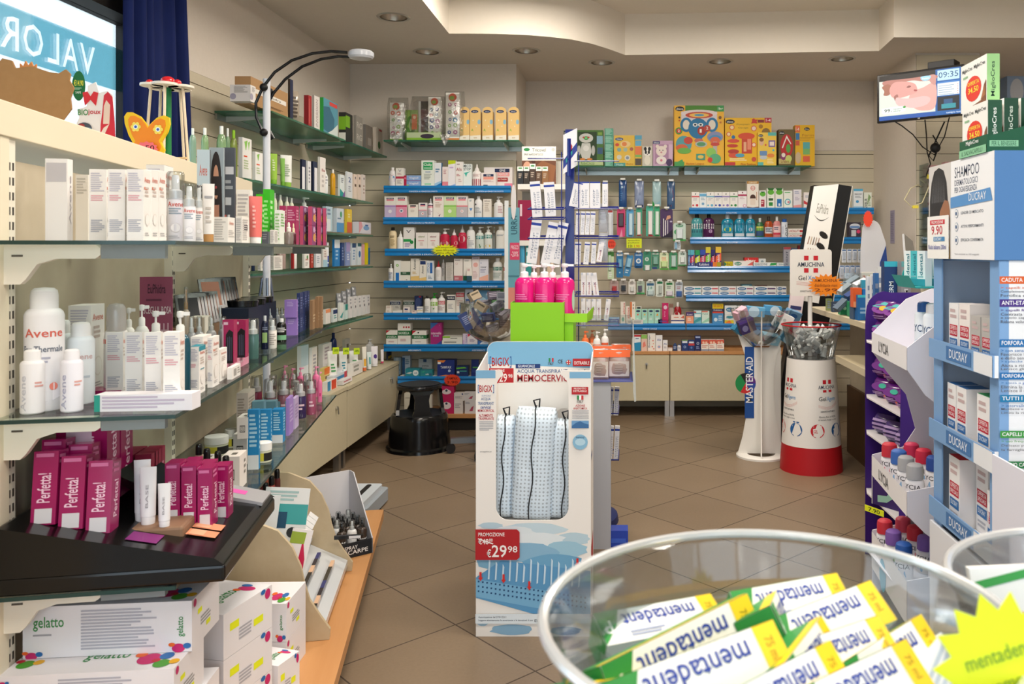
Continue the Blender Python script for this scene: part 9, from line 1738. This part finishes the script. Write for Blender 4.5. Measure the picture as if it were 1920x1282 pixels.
def gel(cx_,cy_,z,w,d,h,rz,lab,sp=None):o =product('b',w,d,h,sp or GB_+'#R|r.2,.6,.35,.7,e8f020|r.5,.2,.65,.3,e8f020|l.3,.3,.8,.5,3,a0a0a0|o.1,.9,.05,.08,c8286c','wax_kit_box');o.location =(cx_,cy_,z);o.rotation_euler =(0,0,rz);reg(o,lab,'box','white paint-splash boxes on the base deck')
GN_ ='white paint-splash box, '
for i in range(4):gel(-1.065,1.80-(.07 if i==2 else 0)-.0*i,.177+.106*i,.33,.15,.105,.1,GN_+('lowest','third from top','second from top','topmost')[i]+' of the near pile under the black tray')
GE_ ='e9e7ea|r.12,.55,.3,.72,e8f020|r.6,.3,.8,.46,e8f020|l.3,.2,.6,.5,4,b0b0b8|o.9,.85,.06,.12,c8286c|o.8,.95,.05,.06,2c6cb0' + '#T|t.3,.3,.7,.6,gelatto,3c8c4c' + splat(.8,.3,.07,CC)
for i in range(3):gel(-.965,2.02,.177+.106*i,.18,.15,.105,1.36,GN_+('lowest','middle','top')[i]+' of the pile turned end-on',GE_)
gel(-.905,2.172,.177,.085,.10,.10,1.3,GN_+'single end-on one in front of the far pair',GE_)
for i in range(2):gel(-1.00,2.315,.177+.103*i,.20,.15,.102,.03,GN_+('lower','upper')[i]+' of the far pair')
WT =(.70,.03,GZB+.001)
# wooden make-up display with scooped side panels
t =root('wooden_display','pale wooden makeup display with scooped side panels on the deck','makeup display',gl_(*WT),R(11.06))
SC_ =[(0,0),(.495,0),(.497,.03),(.47,.07),(.44,.12),(.425,.17),(.415,.22),(.39,.28),(.35,.33),(.28,.362),(.18,.375),(0,.375)]
for y in (0,.54):MB().prism(SC_,'OAK',y,y+.014).build('side_panel',t)
m =MB();m.box(0,.01,.0145,.5395,0,.375,'OAK');m.build('back_panel',t)
m =MB();m.prism([(.12,.30),(.13,.305),(.36,.13),(.36,.12)],'d8d8dc~s',.0155,.539,'y');m.prism([(.30,.02),(.30,.13),(.305,.13),(.48,.04),(.48,.02)],'c8ccd0~s',.0155,.539,'y');m.build('insert_panel',t)
def inw(k,x,y,z,w,h,sp,lab,rot=(0,0,0),grp=None,d=None,nm=None,cat=None):
    o =product(k,w,d or w,h,sp,nm);o.location =Matrix.Translation(gl_(*WT)) @ Matrix.Rotation(R(11.06),4,'Z') @ Vector((x,y,z));o.rotation_euler =(rot[0],rot[1],rot[2]+R(11));reg(o,lab,cat or NAMES[k][1],grp)
for i in range(12):inw('w',.20+(i%3)*.035,.14+(i//3)*.085,.315+.015*(2-i%3),.022,.10,('9c3c34','6c2c30','a85c48','5c2424')[i%4]+'~s,121214~s','lip gloss with black cap on top of wooden display',grp='lip glosses on the wooden display',nm='lip_gloss',cat='lip gloss')
for i in range(14):inw('b',.40+(i%2)*.045,.04+(i//2)*.06,.10-(i%2)*.03,.012,.012,('14142c','202020','1c2c70','e0b898','2c2c2c')[i%5]+'~s|r.1,.2,.9,.8,888890','dark makeup pencil lying in the wooden display',grp='makeup pencils in the wooden display',d=.06,nm='makeup_pencil',cat='makeup pencil')
for i in range(18):inw('b',.24+(i%3)*.06,.22+(i//3)*.045,.31-(i%3)*.05,.035,.03,('d8d8dc~s','a8a8ac~s','e4e4e6~s')[i%3]+'|r.1,.3,.9,.6,484848','clear-wrapped cosmetic pack in the wooden display',(0,.7,0),'clear-wrapped packs in the wooden display',.04,'cosmetic_pack','cosmetic pack')
inw('b',.25,.05,.20,.14,.22,'e4e8ea|r.08,.06,.75,.8,34507c|l.3,.2,.6,.3,1,c0ccd8','white board with navy panel leaning in wooden display',(-.2,.1,0),d=.006,nm='leaflet',cat='leaflet');inw('b',.33,.11,.18,.13,.24,'eceeee|r0,.55,1,.8,48a8a8|l.1,.82,.9,.96,3,a8c8c8|c.7,.45,.12,303438|r.3,.5,.55,.7,28506c|r.5,.0,.9,.12,c82c68','white leaflet with teal band leaning in wooden display',(-.15,.1,0),d=.004,nm='leaflet',cat='leaflet')
inw('b',.37,.06,.14,.06,.17,'f0ecee|pc82050,.6,0,1,0,.9,.5,.6,.85|r.0,.75,.7,.95,98b040','small white leaflet with magenta curve',(-.1,.25,.2),d=.003,nm='leaflet',cat='leaflet')
for i in range(3):inw('b',.30,.06+i*.03,.02,.025,.22,'14141c~s','black upright mascara pack in wooden display',grp='black mascara packs',d=.02,nm='mascara_pack',cat='mascara pack')
inw('b',.49,.50,.13,.10,.012,'101012~s|r.5,.1,.9,.9,d8d8dc','black and silver pen sticking out of wooden display',d=.012,nm='pen',cat='pen')
# spray carton
t =root('spray_carton','white and black open carton of shoe spray bottles on the deck end','carton display',(-1.123,3.198,GZB+.001),R(40))
m =MB();m.prism([(-.13,0),(.13,0),(.13,.055),(-.13,.055)],'20242a',-.12,-.116);m.box(-.1295,.1295,-.1155,.1,0,.004,'d8d8dc');mp =lambda u,v,o:(u,-.12-o,v)
m.rect(mp,-.129,.001,-.0,.054,'34506c');m.text(mp,.02,.03,.07,.044,'SPRAY','f0f0f0');m.text(mp,.02,.012,.11,.028,'SCARPE','f0f0f0');m.text(mp,-.10,.028,-.04,.042,'SPRAY','f0f0f0');m.text(mp,-.11,.008,-.02,.026,'TECH','e8ecf0');m.build('front_lip',t)
for x in (-.13,.126):m =MB();m.prism([(-.12,0),(.1,0),(.1,.27),(.06,.27),(-.12,.058)],'c8c8ce',x,x+.004,'x');m.build('side_panel',t)
m =MB();m.box(-.126,.126,.1,.104,0,.27,'d8d6da');mp =lambda u,v,o:(u,.1-o,v);m.rect(mp,-.03,.2,.0,.22,'e8f020');m.rect(mp,-.03,.15,.0,.165,'e8f020');m.build('back_panel',t)
Tm =Matrix.Translation((-1.123,3.198,GZB+.001)) @ Matrix.Rotation(R(40),4,'Z')
for r in range(4):
    for c in range(6):
        o =product('s',.036,.036,.125,'%s,%s|r0,.4,1,.7,e8e8e8'%(('3c3028~s','14161a')if(r+c)%4 else('e4e4e4','eeeeee')),'spray_bottle');o.location =Tm @ Vector((-.1+c*.04,-.09+r*.045,.005));reg(o,'small spray bottle in the shoe spray carton','spray bottle','small spray bottles in the carton');o['alike'] =1
# scales beyond the deck
t =root('scale_platform','grey weighing platform with three black rubber strips on the floor','scales',(-1.43,4.2,0))
MB().prism(rr(-.16,.18,-.19,.19,.02),'c4ccd4',.075,.105,'z').build('plate',t,bevel=.004)
for x in (-.08,.02,.12):MB().prism(rr(x-.012,x+.012,-.16,.16,.011),'18181a',.1055,.109,'z').build('rubber_strip',t)
MB().prism(rr(-.14,.20,-.16,.24,.03),'9ca4ac',.012,.0745,'z').build('base',t);
for x in (-.1,.17):m =MB();m.lathe([(.02,0),(.02,.0115),(0,.0115)],'141414',12,c=(x,-.12));m.build('foot',t)
finish_labels()
